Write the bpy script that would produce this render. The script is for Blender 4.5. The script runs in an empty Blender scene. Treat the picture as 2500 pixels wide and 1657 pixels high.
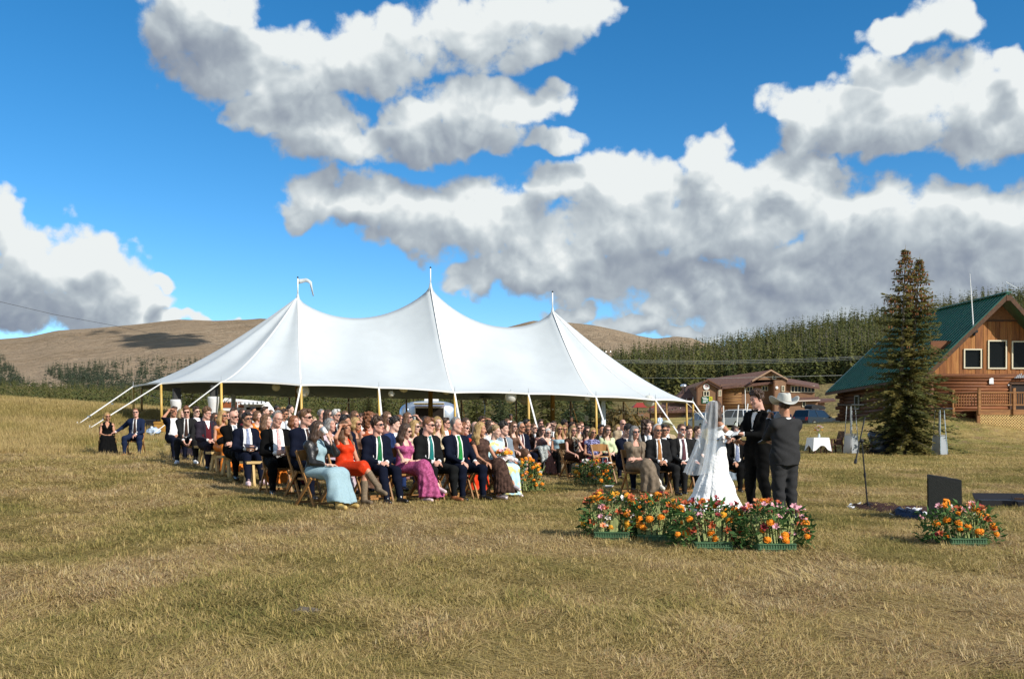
import bpy, math, random
import numpy as np
from mathutils import Vector, Matrix, Euler

S = bpy.context.scene
COL = S.collection
RNG = np.random.default_rng(7)
random.seed(11)

# ------------------------------------------------------------------ camera
F_PX, CX, HY, CAM_H = 2431.0, 1250.0, 1042.0, 1.28 # focal length in photo pixels, principal column, horizon row, eye height
cam_data = bpy.data.cameras.new('camera')
cam_data.sensor_width = 36.0
cam_data.lens = F_PX / 2500.0 * 36.0
cam_data.shift_y = (HY - 828.5) / 2500.0
cam_data.clip_start = 0.1
cam_data.clip_end = 20000.0
cam = bpy.data.objects.new('camera', cam_data)
COL.objects.link(cam)
cam.location = (0, 0, CAM_H)
cam.rotation_euler = (math.radians(90), 0, 0)
S.camera = cam

# ------------------------------------------------------------------ exposure and sun
S.view_settings.view_transform = 'Standard'
S.view_settings.look = 'None'
S.view_settings.gamma = 1.0
S.view_settings.exposure = 0.3
S.view_settings.use_curve_mapping = False
S.cycles.max_bounces = 6
S.cycles.diffuse_bounces = 3
S.cycles.glossy_bounces = 3
S.cycles.transmission_bounces = 4
S.cycles.transparent_max_bounces = 12
S.cycles.caustics_reflective = False
S.cycles.caustics_refractive = False

SUN_EL, SUN_AZ = math.radians(33), math.radians(128) # azimuth clockwise from +Y (camera direction): behind the camera, to the right
SUN_DIR = Vector((math.sin(SUN_AZ) * math.cos(SUN_EL), math.cos(SUN_AZ) * math.cos(SUN_EL), math.sin(SUN_EL)))
sun_data = bpy.data.lights.new('sun', 'SUN')
sun_data.energy = 5.0
sun_data.angle = math.radians(0.5)
sun_data.color = (1.0, 0.945, 0.86)
sun = bpy.data.objects.new('sun', sun_data)
COL.objects.link(sun)
sun.rotation_euler = SUN_DIR.to_track_quat('Z', 'Y').to_euler()

# ------------------------------------------------------------------ node helper
class NT:
 def __init__(self, tree):
  self.t = tree
  self.n = tree.nodes
  self.l = tree.links

 def new(self, kind, **kw):
  nd = self.n.new(kind)
  for k, v in kw.items():
   setattr(nd, k, v)
  return nd

 def put(self, sock, v):
  if isinstance(v, bpy.types.NodeSocket):
   self.l.new(v, sock)
  elif v is not None:
   if isinstance(v, (tuple, list)) and len(v) == 3 and len(getattr(sock, 'default_value', [0, 0, 0])) == 4:
    v = (*v, 1)
   sock.default_value = v

 def math(self, op, a, b=None, c=None, clamp=False):
  nd = self.new('ShaderNodeMath', operation=op, use_clamp=clamp)
  for s, v in zip(nd.inputs, (a, b, c)):
   self.put(s, v)
  return nd.outputs[0]

 def vec(self, op, a, b=None, c=None):
  nd = self.new('ShaderNodeVectorMath', operation=op)
  for s, v in zip(nd.inputs, (a, b, c)):
   self.put(s, v)
  return nd.outputs['Value' if op in ('DOT_PRODUCT', 'LENGTH', 'DISTANCE') else 'Vector']

 def mix(self, f, a, b):
  nd = self.new('ShaderNodeMix', data_type='RGBA')
  self.put(nd.inputs['Factor'], f)
  self.put(nd.inputs[6], a)
  self.put(nd.inputs[7], b)
  return nd.outputs[2]

 def noise(self, v, scale, detail=3.0, rough=0.55, kind=None, dims='3D', dist=0.0):
  nd = self.new('ShaderNodeTexNoise', noise_dimensions=dims)
  if kind:
   nd.noise_type = kind
  if v is not None:
   self.put(nd.inputs['Vector'], v)
  nd.inputs['Scale'].default_value = scale
  nd.inputs['Detail'].default_value = detail
  nd.inputs['Roughness'].default_value = rough
  nd.inputs['Distortion'].default_value = dist
  return nd.outputs['Fac']

 def ramp(self, f, stops, interp='LINEAR'):
  nd = self.new('ShaderNodeValToRGB')
  nd.color_ramp.interpolation = interp
  el = nd.color_ramp.elements
  while len(el) < len(stops):
   el.new(0.5)
  for e, (p, c) in zip(el, stops):
   e.position = p
   e.color = (*c, 1) if len(c) == 3 else c
  self.put(nd.inputs[0], f)
  return nd.outputs[0]

 def smooth(self, v, lo, hi):
  nd = self.new('ShaderNodeMapRange', interpolation_type='SMOOTHSTEP')
  for k, x in (('Value', v), ('From Min', lo), ('From Max', hi)):
   self.put(nd.inputs[k], x)
  return nd.outputs[0]

# ------------------------------------------------------------------ sky with cumulus clouds, laid out by direction (azimuth, elevation)
world = bpy.data.worlds.new('World')
S.world = world
world.use_nodes = True
world.cycles.sampling_method = 'MANUAL'
world.cycles.sample_map_resolution = 256
wt = NT(world.node_tree)
for nd in list(wt.n):
 wt.n.remove(nd)
D = 2500.0 / 2366.0

def azel(px, py):
 az = math.atan((px - CX) / F_PX)
 return az, math.atan((HY - py) / F_PX * math.cos(az))

CLOUDS = [ # centre x, centre y, radius x, radius y, in the photograph's own proportions
 (430, 40, 130, 110), (540, 130, 170, 95), (500, 20, 120, 60), (650, 170, 130, 60), (740, 130, 120, 75), (860, 120, 170, 95), (930, 45, 90, 45),
 (1080, 90, 190, 85), (1210, 50, 160, 75), (1330, 40, 85, 60), (1280, 110, 80, 40),
 (625, 268, 85, 68), (710, 285, 130, 88), (790, 310, 90, 58), (850, 340, 110, 45),
 (955, 270, 75, 55), (1060, 240, 120, 65), (1170, 240, 100, 55), (1270, 235, 65, 40), (1000, 325, 160, 45), (1130, 310, 130, 55),
 (1280, 320, 100, 32),
 (730, 430, 85, 60), (690, 480, 60, 32), (820, 460, 130, 65), (930, 455, 110, 60), (1000, 490, 170, 85), (1150, 520, 170, 90), (960, 540, 120, 40),
 (1280, 430, 80, 60), (1400, 420, 115, 70), (1500, 420, 90, 65), (1450, 520, 220, 110), (1640, 365, 65, 55), (1660, 440, 110, 80), (1600, 540, 200, 110),
 (1810, 430, 115, 80), (1890, 440, 90, 70), (1750, 520, 160, 110), (1960, 500, 160, 95), (2080, 470, 120, 60), (2220, 480, 130, 70), (2330, 480, 110, 62),
 (2150, 560, 270, 110), (2380, 560, 130, 100), (2420, 470, 100, 55),
 (1250, 600, 190, 80), (1080, 640, 65, 50), (1130, 610, 80, 50), (1400, 640, 210, 80), (1620, 660, 260, 90), (1850, 640, 280, 100), (2080, 660, 240, 85), (2320, 640, 180, 90),
 (1720, 735, 180, 60), (1950, 720, 190, 55), (1560, 690, 130, 50),
 (1840, 240, 75, 50), (1880, 290, 100, 55), (1960, 250, 110, 70), (2030, 165, 90, 55), (2100, 230, 160, 90), (2080, 310, 180, 62), (2260, 240, 140, 95), (2290, 320, 140, 55), (2400, 260, 100, 110), (2470, 200, 80, 110), (2350, 150, 60, 40),
 (2060, 85, 75, 30), (2150, 55, 100, 45), (2230, 60, 60, 55),
 (0, 540, 60, 90), (60, 590, 110, 80), (150, 590, 110, 75), (220, 570, 80, 45), (240, 640, 130, 75), (40, 680, 220, 95), (200, 700, 190, 70), (320, 690, 95, 50), (390, 640, 30, 24), (400, 735, 60, 22), (500, 738, 90, 18), (540, 725, 40, 14),
 (1320, 730, 80, 26), (1370, 718, 60, 20), (1470, 745, 75, 26), (1560, 760, 70, 26), (1620, 775, 50, 24), (2290, 600, 110, 45),
]
blobs = []
for x, y, rx, ry in CLOUDS:
 a, e = azel(x * D, y * D)
 ca = math.cos(a)
 blobs.append((a, e, rx * D * 1.06 / F_PX * ca * ca, ry * D * 1.10 / F_PX * ca))

def cloud_mass():
 """Node group: (azimuth, elevation, 0) and direction -> how deep inside the cloud masses that direction lies."""
 g = bpy.data.node_groups.new('cloud_mass', 'ShaderNodeTree')
 g.interface.new_socket('P', in_out='INPUT', socket_type='NodeSocketVector')
 g.interface.new_socket('Dir', in_out='INPUT', socket_type='NodeSocketVector')
 g.interface.new_socket('M', in_out='OUTPUT', socket_type='NodeSocketFloat')
 t = NT(g)
 gi, go = t.new('NodeGroupInput'), t.new('NodeGroupOutput')
 P = gi.outputs['P']
 acc = None
 for a, e, ra, re in blobs:
  v = t.vec('MULTIPLY_ADD', P, (1 / ra, 1 / re, 0), (-a / ra, -e / re, 0))
  r2 = t.vec('DOT_PRODUCT', v, v)
  acc = r2 if acc is None else t.math('SMOOTH_MIN', acc, r2, 0.22)
 m = t.math('SUBTRACT', 1.0, acc)
 # beyond the frame the cloud field simply goes on
 sep = t.new('ShaderNodeSeparateXYZ')
 t.l.new(P, sep.inputs[0])
 out = t.math('MAXIMUM', t.smooth(t.math('ABSOLUTE', sep.outputs[0]), 0.50, 0.60), t.smooth(sep.outputs[1], 0.42, 0.58))
 sq = t.vec('MULTIPLY', gi.outputs['Dir'], (1, 1, 2.2))
 nz = t.noise(sq, 2.3, 2, 0.5)
 gen = t.math('MULTIPLY_ADD', nz, 9.0, -4.3)
 gen = t.math('MAXIMUM', gen, -2.0)
 mm = t.new('ShaderNodeMix', data_type='FLOAT')
 t.put(mm.inputs[0], out)
 t.put(mm.inputs[2], m)
 t.put(mm.inputs[3], gen)
 m2 = t.math('MINIMUM', t.math('MAXIMUM', mm.outputs[0], -2.0), 1.0)
 t.l.new(m2, go.inputs[0])
 return g

def cloud_puff():
 """Node group: direction -> cauliflower relief, about -0.5 .. 0.5."""
 g = bpy.data.node_groups.new('cloud_puff', 'ShaderNodeTree')
 g.interface.new_socket('Dir', in_out='INPUT', socket_type='NodeSocketVector')
 g.interface.new_socket('B', in_out='OUTPUT', socket_type='NodeSocketFloat')
 g.interface.new_socket('W', in_out='OUTPUT', socket_type='NodeSocketFloat')
 t = NT(g)
 gi, go = t.new('NodeGroupInput'), t.new('NodeGroupOutput')
 d = gi.outputs['Dir']
 wob = t.new('ShaderNodeTexNoise')
 t.l.new(d, wob.inputs['Vector'])
 wob.inputs['Scale'].default_value = 16
 wob.inputs['Detail'].default_value = 4
 dd = t.vec('MULTIPLY_ADD', wob.outputs['Color'], (0.035, 0.035, 0.035), d)
 tot = None
 for sc, w in ((10, 0.52), (23, 0.34), (52, 0.17), (110, 0.08)):
  n = t.math('ABSOLUTE', t.math('SUBTRACT', t.noise(dd, sc, 0, 0.5), 0.5))
  x = t.math('MULTIPLY', t.math('SUBTRACT', n, 0.11), w * 3.4)
  tot = x if tot is None else t.math('ADD', tot, x)
 wisp = t.noise(d, 42, 5, 0.66)
 wisp = t.math('SUBTRACT', wisp, 0.5)
 t.l.new(tot, go.inputs['B'])
 t.l.new(wisp, go.inputs['W'])
 return g

tc = wt.new('ShaderNodeTexCoord')
dirv = wt.vec('NORMALIZE', tc.outputs['Generated'])
sp = wt.new('ShaderNodeSeparateXYZ')
wt.l.new(dirv, sp.inputs[0])
az = wt.math('ARCTAN2', sp.outputs[0], sp.outputs[1])
el = wt.math('ARCSINE', sp.outputs[2])
cb = wt.new('ShaderNodeCombineXYZ')
wt.l.new(az, cb.inputs[0])
wt.l.new(el, cb.inputs[1])
gm, gp = cloud_mass(), cloud_puff()

def use(g, **kw):
 nd = wt.new('ShaderNodeGroup', node_tree=g)
 for k, v in kw.items():
  wt.put(nd.inputs[k], v)
 return nd

wrp = wt.new('ShaderNodeTexNoise')
wt.l.new(dirv, wrp.inputs['Vector'])
wrp.inputs['Scale'].default_value = 15
wrp.inputs['Detail'].default_value = 3
wrp.inputs['Roughness'].default_value = 0.6
PW = wt.vec('ADD', cb.outputs[0], wt.vec('MULTIPLY', wt.vec('SUBTRACT', wrp.outputs['Color'], (0.5, 0.5, 0.5)), (0.085, 0.065, 0)))
m0 = use(gm, P=PW, Dir=dirv).outputs['M']
m1 = use(gm, P=wt.vec('ADD', PW, (0.012, 0.034, 0)), Dir=wt.vec('ADD', dirv, (0.012, 0, 0.034))).outputs['M']
p0 = use(gp, Dir=dirv)
p1 = use(gp, Dir=wt.vec('ADD', dirv, (0.006, -0.003, 0.010)))
b0, w0 = p0.outputs['B'], p0.outputs['W']
dens = wt.math('MULTIPLY_ADD', m0, 1.2, wt.math('ADD', wt.math('MULTIPLY', b0, 1.2), wt.math('MULTIPLY', w0, 1.35)))
alpha = wt.smooth(dens, 0.0, 0.68)
core = wt.smooth(dens, 0.1, 1.2)
relief = wt.math('SUBTRACT', b0, p1.outputs['B']) # lit side of each puff > 0
low = wt.math('SUBTRACT', m1, m0) # underside of a mass > 0
wisp2 = wt.noise(wt.vec('MULTIPLY', dirv, (1, 1, 2.0)), 5.0, 3, 0.5)
br = wt.math('MULTIPLY_ADD', low, -0.58, 0.685)
br = wt.math('MULTIPLY_ADD', relief, 0.62, br)
br = wt.math('MULTIPLY_ADD', b0, 0.10, br)
br = wt.math('MULTIPLY_ADD', wt.math('SUBTRACT', wisp2, 0.5), 0.95, br)
br = wt.math('MULTIPLY_ADD', w0, 0.42, br)
br = wt.math('MULTIPLY_ADD', core, -0.15, br)
dk = None # flat grey bases, seen from below
for x, y, rx, ry, k in [(1960, 655, 430, 80, .27), (1500, 640, 260, 50, .22), (500, 110, 170, 85, .26), (2110, 335, 210, 45, .22), (70, 725, 220, 48, .30), (1060, 335, 170, 38, .16), (1800, 500, 75, 24, .26), (900, 175, 220, 40, .14), (1000, 530, 220, 40, .14)]:
 a_, e_ = azel(x * D, y * D)
 ra, re = rx * D / F_PX * math.cos(a_) ** 2, ry * D / F_PX * math.cos(a_)
 v_ = wt.vec('MULTIPLY_ADD', PW, (1 / ra, 1 / re, 0), (-a_ / ra, -e_ / re, 0))
 f_ = wt.math('MULTIPLY', wt.smooth(wt.vec('DOT_PRODUCT', v_, v_), 1.5, 0.0), k)
 dk = f_ if dk is None else wt.math('MAXIMUM', dk, f_)
br = wt.math('SUBTRACT', br, dk)
ccol = wt.ramp(br, [(0.0, (0.25, 0.295, 0.375)), (0.25, (0.34, 0.39, 0.455)), (0.5, (0.46, 0.52, 0.57)), (0.75, (0.64, 0.70, 0.73)), (0.98, (0.86, 0.90, 0.90))])
sky = wt.new('ShaderNodeTexSky', sky_type='NISHITA')
sky.sun_disc = False
sky.sun_elevation = SUN_EL
sky.sun_rotation = SUN_AZ
sky.altitude = 3000
sky.air_density = 1.0
sky.dust_density = 0.4
sky.ozone_density = 2.0
SKY_K = 0.085
hs = wt.new('ShaderNodeHueSaturation')
hs.inputs['Saturation'].default_value = 1.34
hs.inputs['Hue'].default_value = 0.494
hs.inputs['Value'].default_value = 1.62
wt.l.new(sky.outputs[0], hs.inputs['Color'])
cc = wt.vec('MULTIPLY', ccol, (0.80 / SKY_K,) * 3)
skyc = wt.mix(alpha, hs.outputs[0], cc)
bg = wt.new('ShaderNodeBackground')
wt.l.new(skyc, bg.inputs['Color'])
bg.inputs['Strength'].default_value = SKY_K
wo = wt.new('ShaderNodeOutputWorld')
wt.l.new(bg.outputs[0], wo.inputs['Surface'])

# ------------------------------------------------------------------ scene helpers
def PX(px, py, Y):
 """The point at distance Y that the photograph shows at pixel (px, py)."""
 return Vector(((px - CX) / F_PX * Y, Y, CAM_H + (HY - py) / F_PX * Y))

def XA(px, Y):
 return (px - CX) / F_PX * Y

def mesh_np(name, V, Fc, mats=(), mi=None, smooth=False):
 """Mesh from arrays: Fc is (n,3) or (n,4), or a list of mixed faces."""
 me = bpy.data.meshes.new(name)
 V = np.asarray(V, dtype=np.float32).reshape(-1, 3)
 if isinstance(Fc, np.ndarray) and Fc.ndim == 2:
  n, k = Fc.shape
  me.vertices.add(len(V))
  me.vertices.foreach_set('co', V.ravel())
  me.loops.add(n * k)
  me.loops.foreach_set('vertex_index', Fc.astype(np.int32).ravel())
  me.polygons.add(n)
  me.polygons.foreach_set('loop_start', np.arange(0, n * k, k, dtype=np.int32))
  me.update(calc_edges=True)
 else:
  me.from_pydata(V.tolist(), [], [list(map(int, f)) for f in Fc])
  n = len(me.polygons)
 for m in mats:
  me.materials.append(m)
 if mi is not None:
  me.polygons.foreach_set('material_index', np.asarray(mi, dtype=np.int32))
 if smooth:
  me.polygons.foreach_set('use_smooth', np.ones(len(me.polygons), dtype=bool))
 me.validate()
 me.update()
 return me

class MB:
 """Collects simple shapes into one mesh."""

 def __init__(self):
  self.v, self.f, self.m, self.cur = [], [], [], 0

 def raw(self, V, Fc):
  o = len(self.v)
  self.v += [tuple(p) for p in V]
  self.f += [tuple(i + o for i in f) for f in Fc]
  self.m += [self.cur] * len(Fc)
  return self

 def box(self, c, s, rot=None, taper=(1, 1)):
  x, y, z = s[0] / 2, s[1] / 2, s[2] / 2
  P = [(-x, -y, -z), (x, -y, -z), (x, y, -z), (-x, y, -z)] + [(a * taper[0], b * taper[1], z) for a, b in ((-x, -y), (x, -y), (x, y), (-x, y))]
  R = rot if rot is not None else Matrix.Identity(3)
  c = Vector(c)
  self.raw([c + R @ Vector(p) for p in P], [(0, 3, 2, 1), (4, 5, 6, 7), (0, 1, 5, 4), (1, 2, 6, 5), (2, 3, 7, 6), (3, 0, 4, 7)])
  return self

 def bar(self, a, b, w, h=None, up=(0, 0, 1)):
  """Rectangular bar from a to b."""
  a, b = Vector(a), Vector(b)
  d = b - a
  q = d.normalized()
  u = Vector(up)
  if abs(q.dot(u)) > 0.98:
   u = Vector((0, 1, 0))
  s = q.cross(u).normalized()
  t = s.cross(q)
  R = Matrix((s, q, t)).transposed()
  return self.box((a + b) / 2, (w, d.length, h or w), R)

 def tube(self, pts, r, n=8, cap=True):
  pts = [Vector(p) for p in pts]
  rs = r if isinstance(r, (list, tuple)) else [r] * len(pts)
  V, Fc = [], []
  ref = None
  for i, p in enumerate(pts):
   d = (pts[min(i + 1, len(pts) - 1)] - pts[max(i - 1, 0)])
   d = d.normalized() if d.length > 1e-9 else Vector((0, 0, 1))
   if ref is None:
    ref = d.orthogonal().normalized()
   ref = (ref - d * ref.dot(d))
   ref = ref.normalized() if ref.length > 1e-6 else d.orthogonal().normalized()
   q = d.cross(ref)
   for k in range(n):
    a = 2 * math.pi * k / n
    V.append(p + (ref * math.cos(a) + q * math.sin(a)) * rs[i])
  for i in range(len(pts) - 1):
   for k in range(n):
    Fc.append((i * n + k, i * n + (k + 1) % n, (i + 1) * n + (k + 1) % n, (i + 1) * n + k))
  if cap:
   Fc.append(tuple(range(n))[::-1])
   Fc.append(tuple((len(pts) - 1) * n + k for k in range(n)))
  return self.raw(V, Fc)

 def lathe(self, prof, c=(0, 0, 0), n=16):
  """prof: (radius, z) from bottom to top."""
  V, Fc = [], []
  for r, z in prof:
   for k in range(n):
    a = 2 * math.pi * k / n
    V.append((c[0] + r * math.cos(a), c[1] + r * math.sin(a), c[2] + z))
  for i in range(len(prof) - 1):
   for k in range(n):
    Fc.append((i * n + k, i * n + (k + 1) % n, (i + 1) * n + (k + 1) % n, (i + 1) * n + k))
  Fc.append(tuple(range(n))[::-1])
  Fc.append(tuple((len(prof) - 1) * n + k for k in range(n)))
  return self.raw(V, Fc)

 def ball(self, c, r, nu=12, nv=8):
  r = r if isinstance(r, (tuple, list)) else (r, r, r)
  V = [(c[0], c[1], c[2] - r[2])]
  for j in range(1, nv):
   t = -math.pi / 2 + math.pi * j / nv
   for k in range(nu):
    a = 2 * math.pi * k / nu
    V.append((c[0] + r[0] * math.cos(t) * math.cos(a), c[1] + r[1] * math.cos(t) * math.sin(a), c[2] + r[2] * math.sin(t)))
  V.append((c[0], c[1], c[2] + r[2]))
  Fc = [(0, 1 + (k + 1) % nu, 1 + k) for k in range(nu)]
  for j in range(nv - 2):
   for k in range(nu):
    a, b = 1 + j * nu + k, 1 + j * nu + (k + 1) % nu
    Fc.append((a, b, b + nu, a + nu))
  e = len(V) - 1
  b0 = 1 + (nv - 2) * nu
  Fc += [(b0 + k, b0 + (k + 1) % nu, e) for k in range(nu)]
  return self.raw(V, Fc)

 def prism(self, poly, a, b):
  """Polygon (list of 3D points) extruded from offset a to offset b (vectors)."""
  a, b = Vector(a), Vector(b)
  n = len(poly)
  V = [Vector(p) + a for p in poly] + [Vector(p) + b for p in poly]
  return self.raw(V, [tuple(range(n))[::-1], tuple(range(n, 2 * n))] + [(i, (i + 1) % n, n + (i + 1) % n, n + i) for i in range(n)])

 def mesh(self, name, *mats, smooth=False):
  return mesh_np(name, self.v, self.f, mats, self.m, smooth)

 def build(self, name, mat, parent=None, smooth=False, **kw):
  mats = mat if isinstance(mat, (tuple, list)) else (mat,)
  return obj(name, self.mesh(name, *mats, smooth=smooth), parent, **kw)

def obj(name, me, parent=None, loc=None, rot=None, **props):
 o = bpy.data.objects.new(name, me)
 COL.objects.link(o)
 if parent is not None:
  o.parent = parent
 if loc is not None:
  o.location = loc
 if rot is not None:
  o.rotation_euler = rot if isinstance(rot, (tuple, list, Euler)) else (0, 0, rot)
 for k, v in props.items():
  o[k] = v
 return o

def thing(name, label, cat, loc=(0, 0, 0), rz=0.0, group=None):
 o = bpy.data.objects.new(name, None)
 COL.objects.link(o)
 o.location = loc
 o.rotation_euler = (0, 0, rz)
 o['label'], o['category'] = label, cat
 if group:
  o['group'] = group
 return o

def tag(o, label, cat, group=None):
 o['label'], o['category'] = label, cat
 if group:
  o['group'] = group
 return o

KIDS = {}

def dup(o, loc=None, rz=None, label=None):
 """A copy of a thing with copies of its parts and sub-parts."""
 def cp(x, par):
  c = x.copy()
  COL.objects.link(c)
  if par is not None:
   c.parent = par
  for ch in x.children:
   cp(ch, c)
  return c
 c = cp(o, None)
 if loc is not None:
  c.location = loc
 if rz is not None:
  c.rotation_euler = (0, 0, rz)
 if label:
  c['label'] = label
 return c

# ------------------------------------------------------------------ materials
def mat(name, col, rough=0.8, metal=0.0, var=0.0, scale=8.0, bump=0.0, bscale=60.0, spec=0.3, col2=None, coords='Object', stretch=None, detail=4, trans=0.0, sheen=0.0, lo=0.35, hi=0.65):
 m = bpy.data.materials.new(name)
 m.use_nodes = True
 t = NT(m.node_tree)
 b = t.n['Principled BSDF']
 b.inputs['Roughness'].default_value = rough
 b.inputs['Metallic'].default_value = metal
 b.inputs['Specular IOR Level'].default_value = spec
 if sheen:
  b.inputs['Sheen Weight'].default_value = sheen
 v = None
 if var or col2 or bump:
  v = t.new('ShaderNodeTexCoord').outputs[coords]
  if stretch:
   v = t.vec('MULTIPLY', v, stretch)
 if col2 or var:
  c2 = col2 if col2 else tuple(c * (1 - var) for c in col)
  f = t.smooth(t.noise(v, scale, detail, 0.6), lo, hi)
  t.put(b.inputs['Base Color'], t.mix(f, col, c2))
 else:
  b.inputs['Base Color'].default_value = (*col, 1)
 if bump:
  bp = t.new('ShaderNodeBump')
  bp.inputs['Strength'].default_value = bump
  bp.inputs['Distance'].default_value = 0.02
  t.l.new(t.noise(v, bscale, 3, 0.6), bp.inputs['Height'])
  t.l.new(bp.outputs[0], b.inputs['Normal'])
 return m

def leafmat(name, c1, c2, scale=3.0, rough=0.7, trans=0.25, rnd=0.35):
 """Foliage: two tones in clumps, a per-object shift, a little light through."""
 m = bpy.data.materials.new(name)
 m.use_nodes = True
 t = NT(m.node_tree)
 b = t.n['Principled BSDF']
 out = t.n['Material Output']
 b.inputs['Roughness'].default_value = rough
 b.inputs['Specular IOR Level'].default_value = 0.2
 v = t.new('ShaderNodeTexCoord').outputs['Object']
 info = t.new('ShaderNodeObjectInfo')
 v = t.vec('ADD', v, info.outputs['Location'])
 f = t.smooth(t.noise(v, scale, 3, 0.6), 0.35, 0.65)
 c = t.mix(f, c1, c2)
 k = t.math('MULTIPLY_ADD', info.outputs['Random'], rnd, 1.0 - rnd * 0.5)
 c = t.vec('SCALE', c)
 c.node.inputs['Scale'].default_value = 1
 t.l.new(k, c.node.inputs['Scale'])
 t.l.new(c, b.inputs['Base Color'])
 tr = t.new('ShaderNodeBsdfTranslucent')
 t.l.new(c, tr.inputs['Color'])
 mx = t.new('ShaderNodeMixShader')
 mx.inputs[0].default_value = trans
 t.l.new(b.outputs[0], mx.inputs[1])
 t.l.new(tr.outputs[0], mx.inputs[2])
 t.l.new(mx.outputs[0], out.inputs['Surface'])
 return m

# ------------------------------------------------------------------ terrain
GP = np.array([
 (-8, 3, 0), (0, 3, 0), (8, 3, 0), (-3, 8, 0), (4, 9, 0), (9, 10, -.02), (-8, 12, .12), (-14, 12, .3),
 (3.6, 15, 0), (7, 16, -.03), (-2.9, 14.6, .12), (-.14, 17.4, .05), (2.4, 18.1, .03), (3.3, 18.8, .02), (5, 22, 0),
 (-4, 16.5, .17), (-4.9, 18.4, .22), (-5.3, 19.2, .26), (-7, 22.6, .42), (-8, 24.3, .45), (-10.9, 28, .45), (-12.8, 25, .58), (-17, 35, 1.02),
 (0, 28, .23), (-4, 30, .45), (2.4, 27, .05), (6, 30, 0), (12, 30, -.02), (18, 30, .1),
 (-15.9, 45, .95), (-6, 46, .7), (3, 47, .4), (9.2, 51.8, .2), (15, 46, .05), (19, 47, .06), (22, 47, .3),
 (24, 52, .9), (26.7, 57.5, 1.75), (29.5, 56.5, 1.0), (24, 64, 1.75), (23, 73, 1.65), (34, 60, 1.6), (34, 75, 2.0), (28, 50, .45), (40, 45, .4),
 (-26, 50, 2.45), (-30, 60, 2.75), (-24, 68, 2.3), (-40, 50, 3.2), (-45, 30, 2.6), (-25, 20, 1.2), (-36, 85, 1.0), (-20, 85, .6), (-30, 120, -2),
 (0, 70, .7), (-8, 100, .3), (0, 120, 1.0), (10, 95, .9), (17, 90, .95), (18, 117, 2.0), (27, 95, 1.1), (34, 100, 1.6), (40, 135, 2.7), (24, 138, 2.7), (55, 110, 3), (70, 60, 2.0), (60, 150, 3.5), (90, 120, 5), (10, 150, 2.0), (-20, 160, -1), (-60, 150, -2), (90, 40, 2), (-70, 60, 4), (40, 10, .2), (-40, 5, 1.5),
], dtype=float)

def _tps(P, lam=0.02):
 n = len(P)
 sc = 50.0
 A = P[:, :2] / sc
 d2 = ((A[:, None] - A[None]) ** 2).sum(-1)
 K = np.where(d2 > 0, 0.5 * d2 * np.log(np.maximum(d2, 1e-12)), 0)
 Q = np.c_[np.ones(n), A]
 M = np.zeros((n + 3, n + 3))
 M[:n, :n] = K + lam * 0.01 * np.eye(n)
 M[:n, n:] = Q
 M[n:, :n] = Q.T
 w = np.linalg.solve(M, np.r_[P[:, 2], 0, 0, 0])

 def f(x, y):
  x, y = np.asarray(x, float), np.asarray(y, float)
  q = np.stack([x.ravel(), y.ravel()], -1) / sc
  out = np.empty(len(q))
  for i in range(0, len(q), 20000):
   b = q[i:i + 20000]
   e = ((b[:, None] - A[None]) ** 2).sum(-1)
   Kb = np.where(e > 0, 0.5 * e * np.log(np.maximum(e, 1e-12)), 0)
   out[i:i + 20000] = Kb @ w[:n] + w[n] + b @ w[n + 1:]
  return out.reshape(x.shape)
 return f

_gz = _tps(GP)

def lump(x, y):
 return (0.018 * np.sin(1.9 * x + 1.1 * y) * np.sin(1.3 * y - .7 * x) + 0.012 * np.sin(4.3 * x + .5) * np.sin(3.7 * y + 1.0) + 0.008 * np.sin(9.1 * x - 3.3 * y))

def GZ(x, y):
 r = _gz(x, y) + lump(np.asarray(x, float), np.asarray(y, float))
 return float(r) if np.ndim(x) == 0 else r

def on(px, Y, dz=0.0):
 x = XA(px, Y)
 return Vector((x, Y, GZ(x, Y) + dz))

def ground_material():
 m = bpy.data.materials.new('dry_meadow')
 m.use_nodes = True
 t = NT(m.node_tree)
 b = t.n['Principled BSDF']
 b.inputs['Roughness'].default_value = 0.95
 b.inputs['Specular IOR Level'].default_value = 0.1
 v = t.new('ShaderNodeTexCoord').outputs['Object']
 vs = t.vec('MULTIPLY', v, (1, 0.55, 1))
 big = t.noise(vs, 0.45, 4, 0.6)
 mid = t.noise(vs, 2.2, 4, 0.6)
 fine = t.noise(t.vec('MULTIPLY', v, (1.6, 1, 1)), 26, 5, 0.7)
 c = t.mix(t.smooth(big, 0.42, 0.58), (0.37, 0.27, 0.10), (0.22, 0.195, 0.055))
 c = t.mix(t.smooth(mid, 0.50, 0.70), c, (0.25, 0.165, 0.09))
 c = t.mix(t.smooth(fine, 0.56, 0.72), c, (0.46, 0.36, 0.19))
 c = t.mix(t.smooth(fine, 0.46, 0.34), c, (0.10, 0.075, 0.035))
 t.l.new(c, b.inputs['Base Color'])
 bp = t.new('ShaderNodeBump')
 bp.inputs['Strength'].default_value = 0.7
 bp.inputs['Distance'].default_value = 0.05
 t.l.new(fine, bp.inputs['Height'])
 t.l.new(bp.outputs[0], b.inputs['Normal'])
 return m

MAT_GROUND = ground_material()
gx = np.unique(np.r_[np.linspace(-90, -30, 31), np.linspace(-30, 30, 201), np.linspace(30, 110, 41)])
gy = np.unique(np.r_[np.linspace(-12, 2, 12), np.linspace(2, 30, 120), np.linspace(30, 80, 80), np.linspace(80, 170, 40)])
XX, YY = np.meshgrid(gx, gy)
ZZ = GZ(XX, YY)
# the sheet sinks under the hills at its rim
rim = np.clip(np.maximum.reduce([(YY - 140) / 30, (np.abs(XX - 10) - 80) / 20]), 0, 1)
ZZ = ZZ - rim * 0.6

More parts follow.
